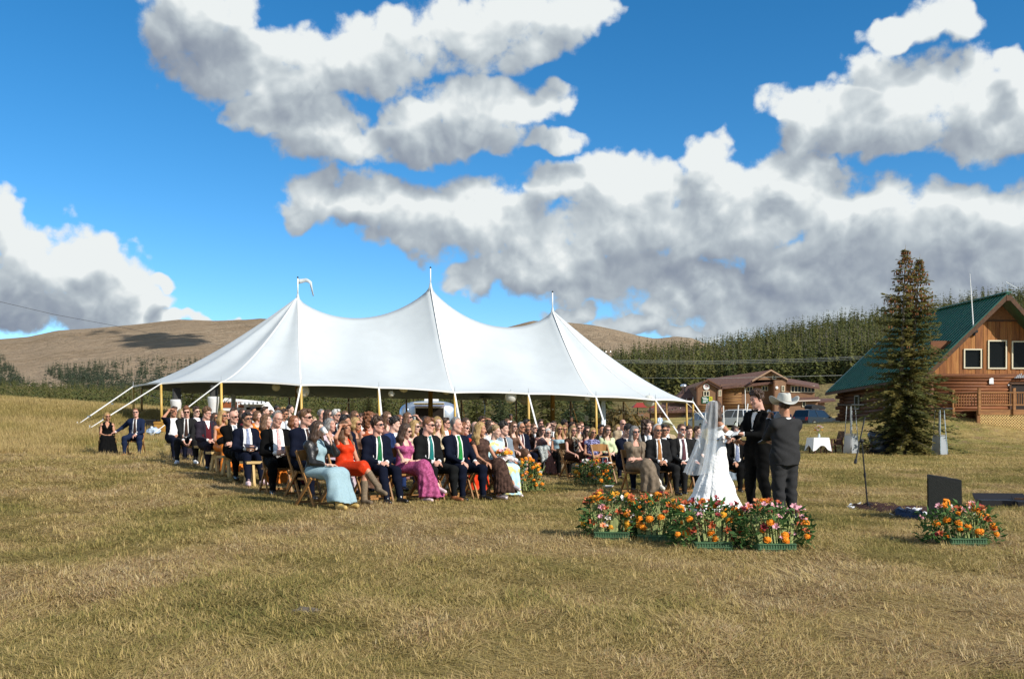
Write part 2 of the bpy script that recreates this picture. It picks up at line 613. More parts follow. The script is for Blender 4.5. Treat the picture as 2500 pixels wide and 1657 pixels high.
def grid_faces(nr, nc):
 i = np.arange((nr - 1) * nc).reshape(nr - 1, nc)[:, :-1].ravel()
 return np.stack([i, i + 1, i + nc + 1, i + nc], -1)

g_me = mesh_np('ground', np.stack([XX, YY, ZZ], -1).reshape(-1, 3), grid_faces(*XX.shape), (MAT_GROUND,), smooth=True)
obj('ground', g_me, kind='structure')

# ------------------------------------------------------------------ mountains and hills
def vnoise(x, y, seed=0):
 """Smooth value noise in numpy."""
 x, y = np.asarray(x, float), np.asarray(y, float)
 xi, yi = np.floor(x).astype(np.int64), np.floor(y).astype(np.int64)
 fx, fy = x - xi, y - yi
 fx, fy = fx * fx * (3 - 2 * fx), fy * fy * (3 - 2 * fy)

 def h(a, b):
  n = (a * 374761393 + b * 668265263 + seed * 982451653) & 0x7fffffff
  n = ((n ^ (n >> 13)) * 1274126177) & 0x7fffffff
  return ((n ^ (n >> 16)) & 0xffff) / 65535.0
 return (h(xi, yi) * (1 - fx) + h(xi + 1, yi) * fx) * (1 - fy) + (h(xi, yi + 1) * (1 - fx) + h(xi + 1, yi + 1) * fx) * fy

def fbm(x, y, o=5, seed=0):
 r, a, s = 0, 0.5, 1.0
 for k in range(o):
  r = r + a * vnoise(np.asarray(x) * s, np.asarray(y) * s, seed + k)
  a, s = a * 0.5, s * 2.03
 return r

class Hill:
 """A hillside as a sheet from a near foot line to a far ridge line, both given along the horizon."""

 def __init__(self, foot, ridge, y0, y1, back, amp, pw=1.0, seed=1):
  self.fx, self.fy = np.array(foot, float).T
  self.rx, self.ry = np.array(ridge, float).T
  self.y0, self.y1, self.amp, self.pw, self.seed, self.back = y0, y1, amp, pw, seed, back

 def pt(self, px, t):
  """Point on the sheet at column px, t from 0 (foot) to 1 (ridge)."""
  px, t = np.asarray(px, float), np.asarray(t, float)
  Y = self.y0 * (self.y1 / self.y0) ** t
  pf, pr = np.interp(px, self.fx, self.fy), np.interp(px, self.rx, self.ry)
  py = pf + (pr - pf) * t ** self.pw
  x = (px - CX) / F_PX * Y
  z = CAM_H + (HY - py) / F_PX * Y
  z = z + self.amp * Y / F_PX * (fbm(x / self.y1 * 22, Y / self.y1 * 14, 5, self.seed) - .5) * np.clip(t * 6, 0, 1) * np.clip((1 - t) * 5, 0.12, 1)
  return np.stack([x, Y + 0 * x, z], -1)

 def build(self, name, m, nc=260, nr=90, x0=-1200, x1=3700):
  P, T = np.meshgrid(np.linspace(x0, x1, nc), np.linspace(0, 1, nr))
  V = self.pt(P, T)
  last = V[-1].copy()
  last[:, 1] *= self.back
  last[:, 2] -= 0.25 * (last[:, 1] - V[-1][:, 1])
  low = V[0].copy()
  low[:, 2] -= 12
  V = np.concatenate([low[None], V, last[None]], 0)
  return obj(name, mesh_np(name, V.reshape(-1, 3), grid_faces(nr + 2, nc), (m,), smooth=True), kind='structure')

def hill_material(name, c1, c2, c3, s):
 m = bpy.data.materials.new(name)
 m.use_nodes = True
 t = NT(m.node_tree)
 b = t.n['Principled BSDF']
 b.inputs['Roughness'].default_value = 1.0
 b.inputs['Specular IOR Level'].default_value = 0.0
 v = t.new('ShaderNodeTexCoord').outputs['Object']
 a = t.noise(v, s, 6, 0.65)
 f = t.noise(v, s * 14, 5, 0.75)
 c = t.mix(t.smooth(a, 0.38, 0.62), c1, c2)
 c = t.mix(t.smooth(f, 0.50, 0.72), c, c3)
 c = t.mix(t.smooth(f, 0.42, 0.30), c, tuple(q * .72 for q in c1))
 t.l.new(c, b.inputs['Base Color'])
 bp = t.new('ShaderNodeBump')
 bp.inputs['Strength'].default_value = 0.8
 bp.inputs['Distance'].default_value = 0.12 / s
 t.l.new(t.noise(v, s * 9, 6, 0.7), bp.inputs['Height'])
 t.l.new(bp.outputs[0], b.inputs['Normal'])
 return m

MAT_MOUNTAIN = hill_material('alpine_tundra', (0.285, 0.21, 0.135), (0.35, 0.265, 0.18), (0.40, 0.32, 0.225), 0.0022)
MAT_HILLGRASS = hill_material('hill_grass', (0.20, 0.165, 0.075), (0.25, 0.19, 0.09), (0.17, 0.16, 0.06), 0.02)

MOUNTAIN = Hill([(-1200, 990), (0, 985), (700, 985), (1600, 960), (3700, 960)],
    [(-1200, 905), (-400, 860), (0, 828), (70, 822), (140, 806), (230, 801), (320, 793), (400, 784), (440, 780), (520, 783), (600, 780), (640, 777), (700, 784), (900, 800), (1100, 810), (1230, 800), (1300, 782), (1370, 785), (1440, 792), (1500, 804), (1560, 819), (1600, 826), (1650, 821), (1690, 826), (1720, 838), (1800, 860), (2300, 900), (3700, 900)],
    900, 4200, 1.6, 26, 0.8, 3)
MOUNTAIN.build('mountain', MAT_MOUNTAIN, nc=420, nr=120)
# dark wooded valley side behind the tent, lower and nearer than the mountain
VALLEY = Hill([(-1200, 1040), (0, 1030), (1250, 1045), (3700, 1050)],
    [(-1200, 955), (0, 940), (300, 955), (600, 958), (900, 962), (1200, 975), (1700, 985), (3700, 1000)], 230, 900, 1.25, 8, 0.9, 9)
VALLEY.build('valley_side', MAT_HILLGRASS, nc=220, nr=50)
RIGHT_HILL = Hill([(700, 1042), (1100, 1036), (1500, 1024), (2050, 1012), (2500, 1008), (3700, 1000)],
     [(700, 1035), (1000, 1000), (1250, 935), (1450, 905), (1500, 896), (1600, 880), (1700, 872), (1800, 853), (1900, 832), (2000, 808), (2100, 792), (2250, 770), (2340, 752), (2450, 738), (2520, 728), (2800, 690), (3200, 640), (3700, 620)], 138, 560, 1.5, 10, 0.85, 5)
RIGHT_HILL.build('wooded_hill', MAT_HILLGRASS, nc=240, nr=70, x0=700, x1=3700)

# ------------------------------------------------------------------ conifers
MAT_NEEDLE = leafmat('conifer_needles', (0.085, 0.096, 0.026), (0.12, 0.115, 0.034), 0.35, trans=0.3, rnd=0.75)
MAT_NEEDLE_DARK = leafmat('dark_conifer_needles', (0.060, 0.076, 0.025), (0.09, 0.096, 0.03), 0.35, trans=0.3, rnd=0.75)
MAT_BARK = mat('grey_bark', (0.20, 0.17, 0.14), 0.95, var=0.5, scale=14, bump=0.5, bscale=30)

def conifer_arrays(h, R, whorls, per, rng, base=0.08, pw=0.85, jag=2):
 """Crown of drooping branch blades; jag pieces per branch."""
 V, Fc = [], []
 for w in range(whorls):
  t = (w + rng.random() * .7) / whorls
  z0 = h * (base + (1 - base) * t)
  r = R * ((1 - t) ** pw) * (0.72 + 0.5 * rng.random()) + 0.02 * R
  n = max(4, int(round(per * (0.5 + 0.5 * (1 - t)))))
  a0 = rng.random() * 6.28
  for k in range(n):
   a = a0 + 6.283 * (k + rng.random() * .5) / n
   rr = r * (0.7 + 0.5 * rng.random())
   droop = rr * (0.30 + 0.35 * rng.random())
   wd = rr * (0.26 + 0.16 * rng.random())
   ca, sa = math.cos(a), math.sin(a)
   for j in range(jag):
    u0, u1 = j / jag * 0.75, 1.0 if j == jag - 1 else (j + 1.45) / jag
    um = (u0 + u1) / 2
    o = len(V)
    tw = (rng.random() - .5) * wd * 0.9
    ww = wd * (1.15 - 0.6 * um)
    for u, s, dz in ((u0, 0, h * .012), (um, ww, -h * .008), (u1, tw * .5, 0), (um, -ww, -h * .008)):
     x, z = rr * u, z0 - droop * u * u + dz
     V.append((x * ca - s * sa, x * sa + s * ca, z))
    Fc.append((o, o + 1, o + 2, o + 3))
 V.append((0.02 * R, 0, h * .93)); V.append((-.02 * R, .02 * R, h * .93)); V.append((0, -.02 * R, h * .93)); V.append((0, 0, h * 1.02))
 n = len(V)
 Fc += [(n - 4, n - 3, n - 1, n - 1), (n - 3, n - 2, n - 1, n - 1), (n - 2, n - 4, n - 1, n - 1)]
 return np.array(V), [f if f[2] != f[3] else f[:3] for f in Fc]

def trunk_mesh(h, r, name='trunk'):
 return MB().tube([(0, 0, -0.3), (0, 0, h * .3), (0.02 * h, 0, h * .65), (0, 0, h * .97)], [r * 1.25, r, r * .6, r * .12], 7).mesh(name, MAT_BARK, smooth=True)

_rt = np.random.default_rng(3)
HILL_TREES = []
for i in range(6):
 V, Fc = conifer_arrays(1.0, 0.15 + 0.035 * (i % 3), 17, 7, _rt, base=0.06 + 0.05 * (i % 2), jag=2)
 b = MB()
 b.raw(V, Fc)
 b.cur = 1
 b.tube([(0, 0, -0.05), (0, 0, .5), (0, 0, .95)], [.016, .011, .003], 5)
 HILL_TREES.append(b.mesh('hillside_conifer', MAT_NEEDLE if i % 3 else MAT_NEEDLE_DARK, MAT_BARK))

# wooded slope on the right: the largest 255 singly, the rest as one wood
_r = np.random.default_rng(21)
cand = []
for _ in range(6400):
 px = _r.uniform(1180, 2580)
 t = _r.uniform(0.28, 1.0)
 lim = np.interp(px, [1180, 1480, 1560, 1640, 1700, 1900, 2000, 2600], [.16, .30, .50, .34, .32, .33, .30, .25])
 if t < lim:
  continue
 p = RIGHT_HILL.pt(px, t)
 if vnoise(p[0] / 26, p[1] / 26, 5) < 0.17 and t < .9:
  continue
 if t < .97 and vnoise(px / 9.0, t * 60, 3) < 0.12:
  continue
 h = _r.uniform(5.5, 13.5) * (1.0 if t > .5 else 0.85)
 cand.append((h / p[1], px, t, h, p))
cand.sort(key=lambda c: -c[0])
# keep what is not hidden behind the near cabin or the tent
def hidden(c):
 s, px, t, h, p = c
 top = HY - (p[2] + h - CAM_H) / p[1] * F_PX
 if 2215 < px:
  roof = 777 - (px - 2205) * .235 if px < 2460 else 717 + (px - 2460) * .9
  return top > roof + 6
 if px < 1600:
  tent = np.interp(px, [1349, 1400, 1450, 1500, 1560, 1600], [758, 830, 880, 905, 935, 950])
  return top > tent + 8
 return False
vis = [c for c in cand if not hidden(c)]
near, far = vis[:245], vis[245:]
for i, (s, px, t, h, p) in enumerate(near):
 o = obj('hillside_conifer', HILL_TREES[i % 6], loc=p, rot=_r.uniform(0, 6.28))
 o.scale = (h, h, h * _r.uniform(.9, 1.15))
 tag(o, 'olive green conifer standing in the dense forest on the hillside behind the brown lodge', 'conifer', 'conifers on the wooded hillside')

def merged_trees(name, items, mats, far=False):
 """Many small trees as one mesh (a wood that reads as one mass)."""
 Vs, Fs, Ms = [], [], []
 off = 0
 protos = []
 for i in range(5):
  V, Fc = conifer_arrays(1.0, 0.20 + .04 * (i % 3), 6, 5, _rt, base=.04, jag=1, pw=.7) if far else conifer_arrays(1.0, 0.17 + .03 * (i % 3), 9, 5, _rt, base=.05, jag=1)
  q = np.array([f if len(f) == 4 else (f[0], f[1], f[2], f[2]) for f in Fc])
  protos.append((V, q[:-3]))
 for p, h, k in items:
  V, q = protos[k % 5]
  a = (k * 2.399) % 6.283
  c, s = math.cos(a), math.sin(a)
  W = np.stack([V[:, 0] * c - V[:, 1] * s, V[:, 0] * s + V[:, 1] * c, V[:, 2]], -1) * h + p
  Vs.append(W)
  Fs.append(q + off)
  Ms.append(np.full(len(q), k % len(mats)))
  off += len(V)
 me = mesh_np(name, np.concatenate(Vs), np.concatenate(Fs), mats, np.concatenate(Ms))
 return obj(name, me, kind='stuff')

MAT_WOOD = [leafmat('wood_needles', (0.085, 0.096, 0.026), (0.12, 0.115, 0.034), 0.02, trans=.3, rnd=0), leafmat('wood_needles_deep', (0.060, 0.076, 0.025), (0.09, 0.096, 0.03), 0.02, trans=.3, rnd=0), leafmat('wood_needles_dull', (0.10, 0.10, 0.028), (0.12, 0.11, 0.034), 0.02, trans=.3, rnd=0)]
extra = []
for k in range(420): # the wood's top edge along the ridge
 px = _r.uniform(1470, 2560)
 extra.append((RIGHT_HILL.pt(px, _r.uniform(.93, 1.0)), _r.uniform(4.5, 12.5), k))
for k in range(420): # and on beyond the frame
 extra.append((RIGHT_HILL.pt(_r.uniform(2580, 3500), _r.uniform(.3, 1.0)), _r.uniform(7, 12), k))
for k in range(230): # close young wood low down behind the tent
 px, Y = _r.uniform(985, 1492), _r.uniform(118, 250)
 tt = math.log(Y / 138) / math.log(560 / 138)
 p = RIGHT_HILL.pt(px, tt) if tt > 0 else np.array([XA(px, Y), Y, GZ(XA(px, Y), Y)])
 extra.append((p, _r.uniform(4.5, 8.5), k))
merged_trees('hillside_wood', [(c[4], c[3], i) for i, c in enumerate(far)] + extra, MAT_WOOD)

MAT_FARWOOD = [leafmat('far_needles', (0.045, 0.060, 0.032), (0.060, 0.072, 0.036), 0.004, trans=.15, rnd=0), leafmat('far_needles_deep', (0.034, 0.048, 0.030), (0.048, 0.060, 0.034), 0.004, trans=.15, rnd=0)]
items = []
for k in range(6500): # valley side, closed wood
 px, t = _r.uniform(-500, 1500), _r.uniform(0.02, 1.0)
 p = VALLEY.pt(px, t)
 h = _r.uniform(5.5, 10)
 items.append((p, h, k))
merged_trees('valley_wood', items, MAT_WOOD, True)
items = []
k = 0
while k < 9000: # mountain foot: patches of wood and bare ground
 px, t = _r.uniform(-500, 760), _r.uniform(0.0, 0.75)
 p = MOUNTAIN.pt(px, t)
 py = HY - (p[2] - CAM_H) / p[1] * F_PX
 top = np.interp(px, [-500, 0, 20, 60, 100, 110, 130, 200, 330, 420, 520, 760], [850, 862, 885, 930, 950, 905, 893, 886, 877, 876, 880, 880])
 if py < top:
  continue
 dens = 1.0
 if 290 < px < 520 and 888 < py < 935:
  dens = 0.08 + 0.5 * (vnoise(px / 40, py / 9, 8) > .62)
 if 40 < px < 165 and abs(py - np.interp(px, [20, 165], [880, 955])) < 14:
  dens = 0.04
 if py < top + 10:
  dens *= 0.5
 if _r.random() > dens:
  continue
 items.append((p, _r.uniform(8.5, 15), k + 1))
 k += 1
for _ in range(60): # a few scattered trees on the bare spur beyond
 px, t = _r.uniform(1380, 1560), _r.uniform(.55, .85)
 items.append((MOUNTAIN.pt(px, t), _r.uniform(6, 11), _))
merged_trees('far_wood', items, MAT_FARWOOD, True)

# nearer spruces seen through the tent, each with trunk and crown
def mid_conifer(h, R, seed, needle):
 rg = np.random.default_rng(seed)
 V, Fc = [], []
 for w in range(26):
  t = (w + rg.random() * .6) / 26
  z0 = h * (.05 + .95 * t)
  r = R * (1 - t) ** .8 * (.75 + .45 * rg.random()) + .05
  n = max(5, int(9 * (1 - t * .5)))
  a0 = rg.random() * 6.28
  for k in range(n):
   a = a0 + 6.283 * (k + rg.random() * .5) / n
   rr = r * (.7 + .45 * rg.random())
   ca, sa = math.cos(a), math.sin(a)
   for j in range(7): # twigs either side of the branch
    u = (j + .6 + .3 * rg.random()) / 7
    for s in (-1, 1):
     L = rr * .34 * (1.15 - .6 * u)
     x0, z = rr * u, z0 - rr * .38 * u * u + rg.normal() * .04
     x1, y1 = x0 + L * .75, s * L
     wv = L * .36
     o = len(V)
     for (x, y, zz) in ((x0 - wv * .4, 0, z + .03), (x0 + wv, 0, z), (x1, y1, z - L * .25 + rg.normal() * .04), (x1 - wv, y1 * .8, z - L * .22)):
      V.append((x * ca - y * sa, x * sa + y * ca, zz))
     Fc.append((o, o + 1, o + 2, o + 3))
 return mesh_np('crown', np.array(V), np.array(Fc), (needle,))

MAT_SPRUCE_BLUE = leafmat('blue_spruce_needles', (0.065, 0.10, 0.05), (0.10, 0.12, 0.05), 1.2, trans=.3, rnd=.25)
MID = [mid_conifer(1.0 * h, R, 50 + i, m) for i, (h, R, m) in enumerate([(9, 2.1, MAT_NEEDLE), (9, 2.5, MAT_NEEDLE), (9, 2.3, MAT_SPRUCE_BLUE)])]
MIDT = trunk_mesh(9, .14)
NEAR = [ # column, distance, height, kind, label
 (468, 74, 4.0, 1, 'small bushy conifer behind the two column speakers at the tent left end'),
 (1100, 120, 6.5, 0, 'young conifer right of the silver trailer, partly behind a guy rope'),
 (1165, 105, 6.0, 0, 'pointed conifer just left of the patio heater with the round hood'),
 (1222, 92, 6.0, 2, 'bluish broad spruce just right of the round hooded patio heater'),
 (1292, 118, 7.0, 0, 'conifer seen under the tent between two side poles, right of the big round lantern'),
 (1338, 125, 7.5, 1, 'conifer behind the tent centre pole on the right'),
 (1400, 98, 6.2, 2, 'bluish spruce left of the pole with the white folded fabric'),
 (1442, 102, 6.2, 2, 'dark bluish spruce beside the pole with the white folded fabric'),
 (1478, 150, 8, 0, 'slim conifer at the edge of the grassy clearing right of the white folded fabric'),
 (900, 190, 7, 1, 'pale green conifer on the grassy rise left of the silver trailer'),
 (935, 170, 7, 0, 'conifer just left of the silver trailer, pale in the sun'),
 (862, 210, 6, 0, 'small pale conifer low on the grassy rise behind the seated crowd'),
 (1604, 330, 9.5, 2, 'tall dark spruce at the left edge of the clearing above the lodge roof'),
 (1634, 325, 9.0, 2, 'tall dark spruce behind the chrome roof vent of the lodge'),
 (1672, 335, 9.5, 2, 'tall dark spruce right behind the ridge of the brown lodge'),
 (2010, 260, 8, 1, 'conifer between the brown lodge and the green roof of the log cabin'),
 (120, 66, 1.2, 1, 'tiny young conifer at the meadow crest left of the tent'),
 (58, 64, 0.8, 1, 'tiny young conifer farthest left on the meadow crest'),
 (232, 70, 0.9, 1, 'tiny young conifer on the meadow crest just left of the tent guy ropes'),
]
for i, (px, Y, h, k, lab) in enumerate(NEAR):
 x = XA(px, Y)
 z = GZ(x, Y) if Y < 135 else float(RIGHT_HILL.pt(px, np.clip(math.log(Y / 138) / math.log(560 / 138), 0, 1))[2])
 t = thing('conifer', lab, 'conifer', (x, Y, z), i * 1.3, 'conifers near the tent and the lodge')
 s = h / 9
 for me, nm in ((MID[k], 'crown'), (MIDT, 'trunk')):
  o = obj(nm, me, t)
  o.scale = (s, s, s)

# willow scrub beyond the tent's right end
def scrub(name, label, px, Y, R, h, m, seed):
 rg = np.random.default_rng(seed)
 n = 900
 a, rr, zz = rg.uniform(0, 6.28, n), R * np.sqrt(rg.random(n)), rg.random(n) ** .8
 c = np.stack([rr * np.cos(a), rr * np.sin(a), zz * h * np.sqrt(np.maximum(.05, 1 - (rr / R) ** 2))], -1)
 d = rg.normal(size=(n, 3)) * .16
 e = rg.normal(size=(n, 3)) * .08
 V = np.stack([c - d, c + e, c + d, c - e], 1).reshape(-1, 3)
 t = thing(name, label, 'bush', on(px, Y), 0)
 obj('foliage', mesh_np('foliage', V, np.arange(4 * n).reshape(n, 4), (m,)), t)
 b = MB()
 for k in range(9):
  a = rg.uniform(0, 6.28)
  b.tube([(0, 0, -.1), (R * .4 * math.cos(a), R * .4 * math.sin(a), h * .5), (R * .7 * math.cos(a), R * .7 * math.sin(a), h * .85)], [.03, .02, .008], 5)
 b.build('stem', MAT_BARK, t)

MAT_WILLOW = leafmat('autumn_willow_leaves', (0.17, 0.115, 0.04), (0.12, 0.10, 0.035), 1.5, trans=.2)
scrub('willow_bush', 'rusty brown autumn willow bush behind the right part of the tent', 1508, 82, 2.1, 2.0, MAT_WILLOW, 1)
scrub('willow_bush', 'olive brown low bush right of the white folded fabric under the tent', 1545, 90, 2.4, 1.5, MAT_WILLOW, 2)

# ------------------------------------------------------------------ the twin-topped spruce by the cabin
def big_spruce():
 Y = 46.5
 base = on(2212, Y)
 t = thing('spruce_tree', 'tall twin-topped spruce with brown cones, standing in front of the log cabin', 'tree', base)
 rg = np.random.default_rng(77)
 V, Fc = [], []
 cones = MB()
 tops = [(-.02, 0, 9.75), (0.72, .15, 9.35)]
 trunks = MB()
 limbs = MB()
 for q, (tx, ty, H) in enumerate(tops):
  def axis(z):
   u = z / H
   return np.array([(-.25 + .5 * q) * min(1, u * 3) * .9 + (tx - (-.25 + .5 * q) * .9) * max(0, (u - .33) / .67), ty * u, z])
  tr = MB()
  pts = [axis(z) for z in np.linspace(-.2, H, 12)]
  tr.tube(pts, [.15 - .145 * (i / 11) for i in range(12)], 9)
  tr.build('trunk', MAT_BARK_PALE, t, smooth=True)
  nw = 40
  for w in range(nw):
   u = (w + rg.random() * .6) / nw
   z = .25 + (H - .35) * u
   r = np.interp(u, [0, .08, .3, .5, .62, .75, .9, 1.0], [1.7, 2.4, 1.9, 1.5, 1.18, .80, .42, .07]) * (.72 + .55 * rg.random())
   n = 8 if u < .75 else 7
   a0 = rg.random() * 6.28
   for k in range(n):
    a = a0 + 6.283 * (k + .5 * rg.random()) / n
    # the two crowns lean away from each other
    side = math.cos(a) * (1 if q else -1)
    rr = r * (.62 + .5 * rg.random()) * (1.0 if side > -.3 or u > .8 else .55)
    c, s = math.cos(a), math.sin(a)
    o = axis(z)
    lift = .25 * (u - .25)
    tip = np.array([c * rr, s * rr, rr * lift - .16 * rr])
    if u < .5 and rg.random() < .45:
     limbs.tube([o, o + tip * .5 + (0, 0, .02), o + tip * .9], [.018, .012, .004], 4, cap=False)
    m = max(4, int(rr * 14))
    for j in range(m):
     v = (j + .5 + rg.random() * .6) / m
     if v < .12 or (v < .5 and rg.random() < .25):
      continue
     for sd in (-1, 1, 0):
      L = (.17 + .17 * rg.random()) * (1.1 - .5 * v) * (.6 + .5 * min(1, rr))
      bp = o + tip * v + np.array([0, 0, ((.10 if u > .35 else -.06) * rr * v * v) + rg.normal() * .035])
      d = np.array([c, s, 0]) * .7 + np.array([-s, c, 0]) * sd * (.75 + .3 * rg.random()) + np.array([0, 0, rg.normal() * .2 - .12])
      d /= np.linalg.norm(d)
      wv = np.cross(d, (rg.normal() * .5, rg.normal() * .5, 1))
      wv /= np.linalg.norm(wv)
      wv *= L * .17
      i0 = len(V)
      V.extend([bp - wv * .6, bp + d * L * .55 - wv * 1.1, bp + d * L, bp + d * L * .55 + wv * 1.1, bp + wv * .6])
      Fc.append((i0, i0 + 1, i0 + 2, i0 + 3, i0 + 4))
    if (u > .68 and rg.random() < .85) or (u > .5 and rg.random() < .2):
     for _ in range(4 if u > .66 else 2):
      v = .45 + .55 * rg.random()
      p = o + tip * v + np.array([rg.normal() * .06, rg.normal() * .06, -.06])
      cones.tube([p, p + np.array([0, 0, -.05]), p + np.array([0, 0, -.12])], [.018, .030, .012], 5)
 obj('foliage', mesh_np('foliage', np.array(V), Fc, (MAT_SPRUCE,)), t, kind='stuff')
 limbs.build('limb', MAT_BARK, t)
 cones.build('cones', MAT_CONE, t, kind='stuff')

MAT_BARK_PALE = mat('pale_spruce_bark', (0.36, 0.32, 0.27), .95, col2=(0.16, .12, .09), scale=9, bump=.4)
MAT_CONE = mat('spruce_cone', (0.24, 0.10, 0.035), .8, var=.3, scale=30)
MAT_SPRUCE = leafmat('spruce_needles', (0.13, 0.145, 0.052), (0.215, 0.180, 0.054), .9, trans=.5, rnd=0)
big_spruce()

# ------------------------------------------------------------------ meadow grass, scattered over the ground
def grass_mat(name, stops):
 m = bpy.data.materials.new(name)
 m.use_nodes = True
 t = NT(m.node_tree)
 b = t.n['Principled BSDF']
 b.inputs['Roughness'].default_value = .85
 b.inputs['Specular IOR Level'].default_value = .15
 at = t.new('ShaderNodeAttribute', attribute_type='INSTANCER', attribute_name='tint')
 ab = t.new('ShaderNodeAttribute', attribute_type='GEOMETRY', attribute_name='blade')
 f = t.math('ADD', t.math('MULTIPLY', at.outputs['Fac'], .62), t.math('MULTIPLY', ab.outputs['Fac'], .38))
 c = t.ramp(f, stops)
 t.l.new(c, b.inputs['Base Color'])
 tr = t.new('ShaderNodeBsdfTranslucent')
 t.l.new(c, tr.inputs['Color'])
 mx = t.new('ShaderNodeMixShader')
 mx.inputs[0].default_value = .25
 t.l.new(b.outputs[0], mx.inputs[1])
 t.l.new(tr.outputs[0], mx.inputs[2])
 t.l.new(mx.outputs[0], t.n['Material Output'].inputs['Surface'])
 return m

MAT_GRASS = grass_mat('dry_grass', [(0.0, (0.17, 0.165, 0.045)), (0.22, (0.29, 0.235, 0.075)), (0.45, (0.42, 0.31, 0.12)), (0.66, (0.53, 0.405, 0.185)), (0.80, (0.32, 0.195, 0.095)), (1.0, (0.60, 0.50, 0.29))])

def clump(name, n, R, h, lie, w, seed, curl=.5):
 """A tuft: n blades within radius R, height h, lie 0 upright .. 1 flat."""
 rg = np.random.default_rng(seed)
 V, Fc, B = [], [], []
 for i in range(n):
  a, r = rg.uniform(0, 6.28), R * math.sqrt(rg.random())
  p = np.array([r * math.cos(a), r * math.sin(a), 0.0])
  L = h * rg.uniform(.55, 1.25)
  th = (lie * 1.35 + .25 * rg.normal()) if lie < .9 else 1.42 + .1 * rg.normal()
  d = rg.uniform(0, 6.28) if lie < .9 else rg.normal() * .5 + (3.14 if rg.random() < .4 else 0)
  hd = np.array([math.cos(d), math.sin(d), 0])
  ww = np.array([-hd[1], hd[0], 0]) * w * rg.uniform(.6, 1.3)
  m = p + L * .5 * (math.sin(th) * hd + np.array([0, 0, abs(math.cos(th))]))
  th2 = min(1.6, th + curl * rg.random())
  e = m + L * .5 * (math.sin(th2) * hd + np.array([0, 0, math.cos(th2)]))
  if lie > .9:
   p, m, e = p + (0, 0, .015 * rg.random()), m + (0, 0, .01), e + (0, 0, .01)
  o = len(V)
  V += [p - ww, p + ww, m + ww * .8, m - ww * .8, e]
  Fc += [(o, o + 1, o + 2, o + 3), (o + 3, o + 2, o + 4)]
  B += [rg.random()] * 5
 me = mesh_np(name, np.array(V), Fc, (MAT_GRASS,))
 at = me.attributes.new('blade', 'FLOAT', 'POINT')
 at.data.foreach_set('value', np.array(B, dtype=np.float32))
 o = bpy.data.objects.new(name, me)
 return o

PROTOS = [clump('tuft_low', 50, .17, .042, .85, .0034, 1), clump('tuft_low', 50, .18, .055, .75, .0032, 2), clump('straw_mat', 56, .24, .15, 1.0, .0030, 3), clump('tuft_up', 40, .11, .075, .40, .0034, 4), clump('tuft_tall', 46, .16, .34, .30, .0075, 5, .7)]

def scatter(name, P, scl, rz, idx, tint):
 me = bpy.data.meshes.new(name)
 me.vertices.add(len(P))
 me.vertices.foreach_set('co', np.asarray(P, np.float32).ravel())
 for nm, arr, ty in (('scl', scl, 'FLOAT'), ('rz', rz, 'FLOAT'), ('tint', tint, 'FLOAT'), ('idx', idx, 'INT')):
  a = me.attributes.new(nm, ty, 'POINT')
  a.data.foreach_set('value', np.asarray(arr, np.int32 if ty == 'INT' else np.float32))
 me.update()
 o = obj(name, me, kind='stuff')
 ng = bpy.data.node_groups.new(name, 'GeometryNodeTree')
 ng.interface.new_socket('Geometry', in_out='INPUT', socket_type='NodeSocketGeometry')
 ng.interface.new_socket('Geometry', in_out='OUTPUT', socket_type='NodeSocketGeometry')
 N, L = ng.nodes, ng.links
 gi, go, jn = N.new('NodeGroupInput'), N.new('NodeGroupOutput'), N.new('GeometryNodeJoinGeometry')

 def named(nm, ty):
  a = N.new('GeometryNodeInputNamedAttribute')
  a.data_type = ty
  a.inputs['Name'].default_value = nm
  return a.outputs['Attribute']
 s, r, ix = named('scl', 'FLOAT'), named('rz', 'FLOAT'), named('idx', 'INT')
 cx = N.new('ShaderNodeCombineXYZ')
 L.new(r, cx.inputs[2])
 for k in sorted(set(int(i) for i in idx)):
  cm = N.new('FunctionNodeCompare')
  cm.data_type = 'INT'
  cm.operation = 'EQUAL'
  L.new(ix, [i for i in cm.inputs if i.type == 'INT' and i.name == 'A'][0])
  [i for i in cm.inputs if i.type == 'INT' and i.name == 'B'][0].default_value = k
  oi = N.new('GeometryNodeObjectInfo')
  oi.inputs['Object'].default_value = PROTOS[k]
  oi.inputs['As Instance'].default_value = True
  ip = N.new('GeometryNodeInstanceOnPoints')
  L.new(gi.outputs[0], ip.inputs['Points'])
  L.new(cm.outputs[0], ip.inputs['Selection'])
  L.new(oi.outputs['Geometry'], ip.inputs['Instance'])
  L.new(cx.outputs[0], ip.inputs['Rotation'])
  L.new(s, ip.inputs['Scale'])
  L.new(ip.outputs[0], jn.inputs[0])
 L.new(jn.outputs[0], go.inputs[0])
 md = o.modifiers.new('scatter', 'NODES')
 md.node_group = ng
 return o

_g = np.random.default_rng(5)

def field(n, y0, y1, pad=1.08):
 """Points over the visible ground between two distances, thinning with distance."""
 Y = y0 * (y1 / y0) ** (_g.random(n) ** 0.8)
 x = (_g.random(n) * 2 - 1) * .514 * pad * Y
 return x, Y

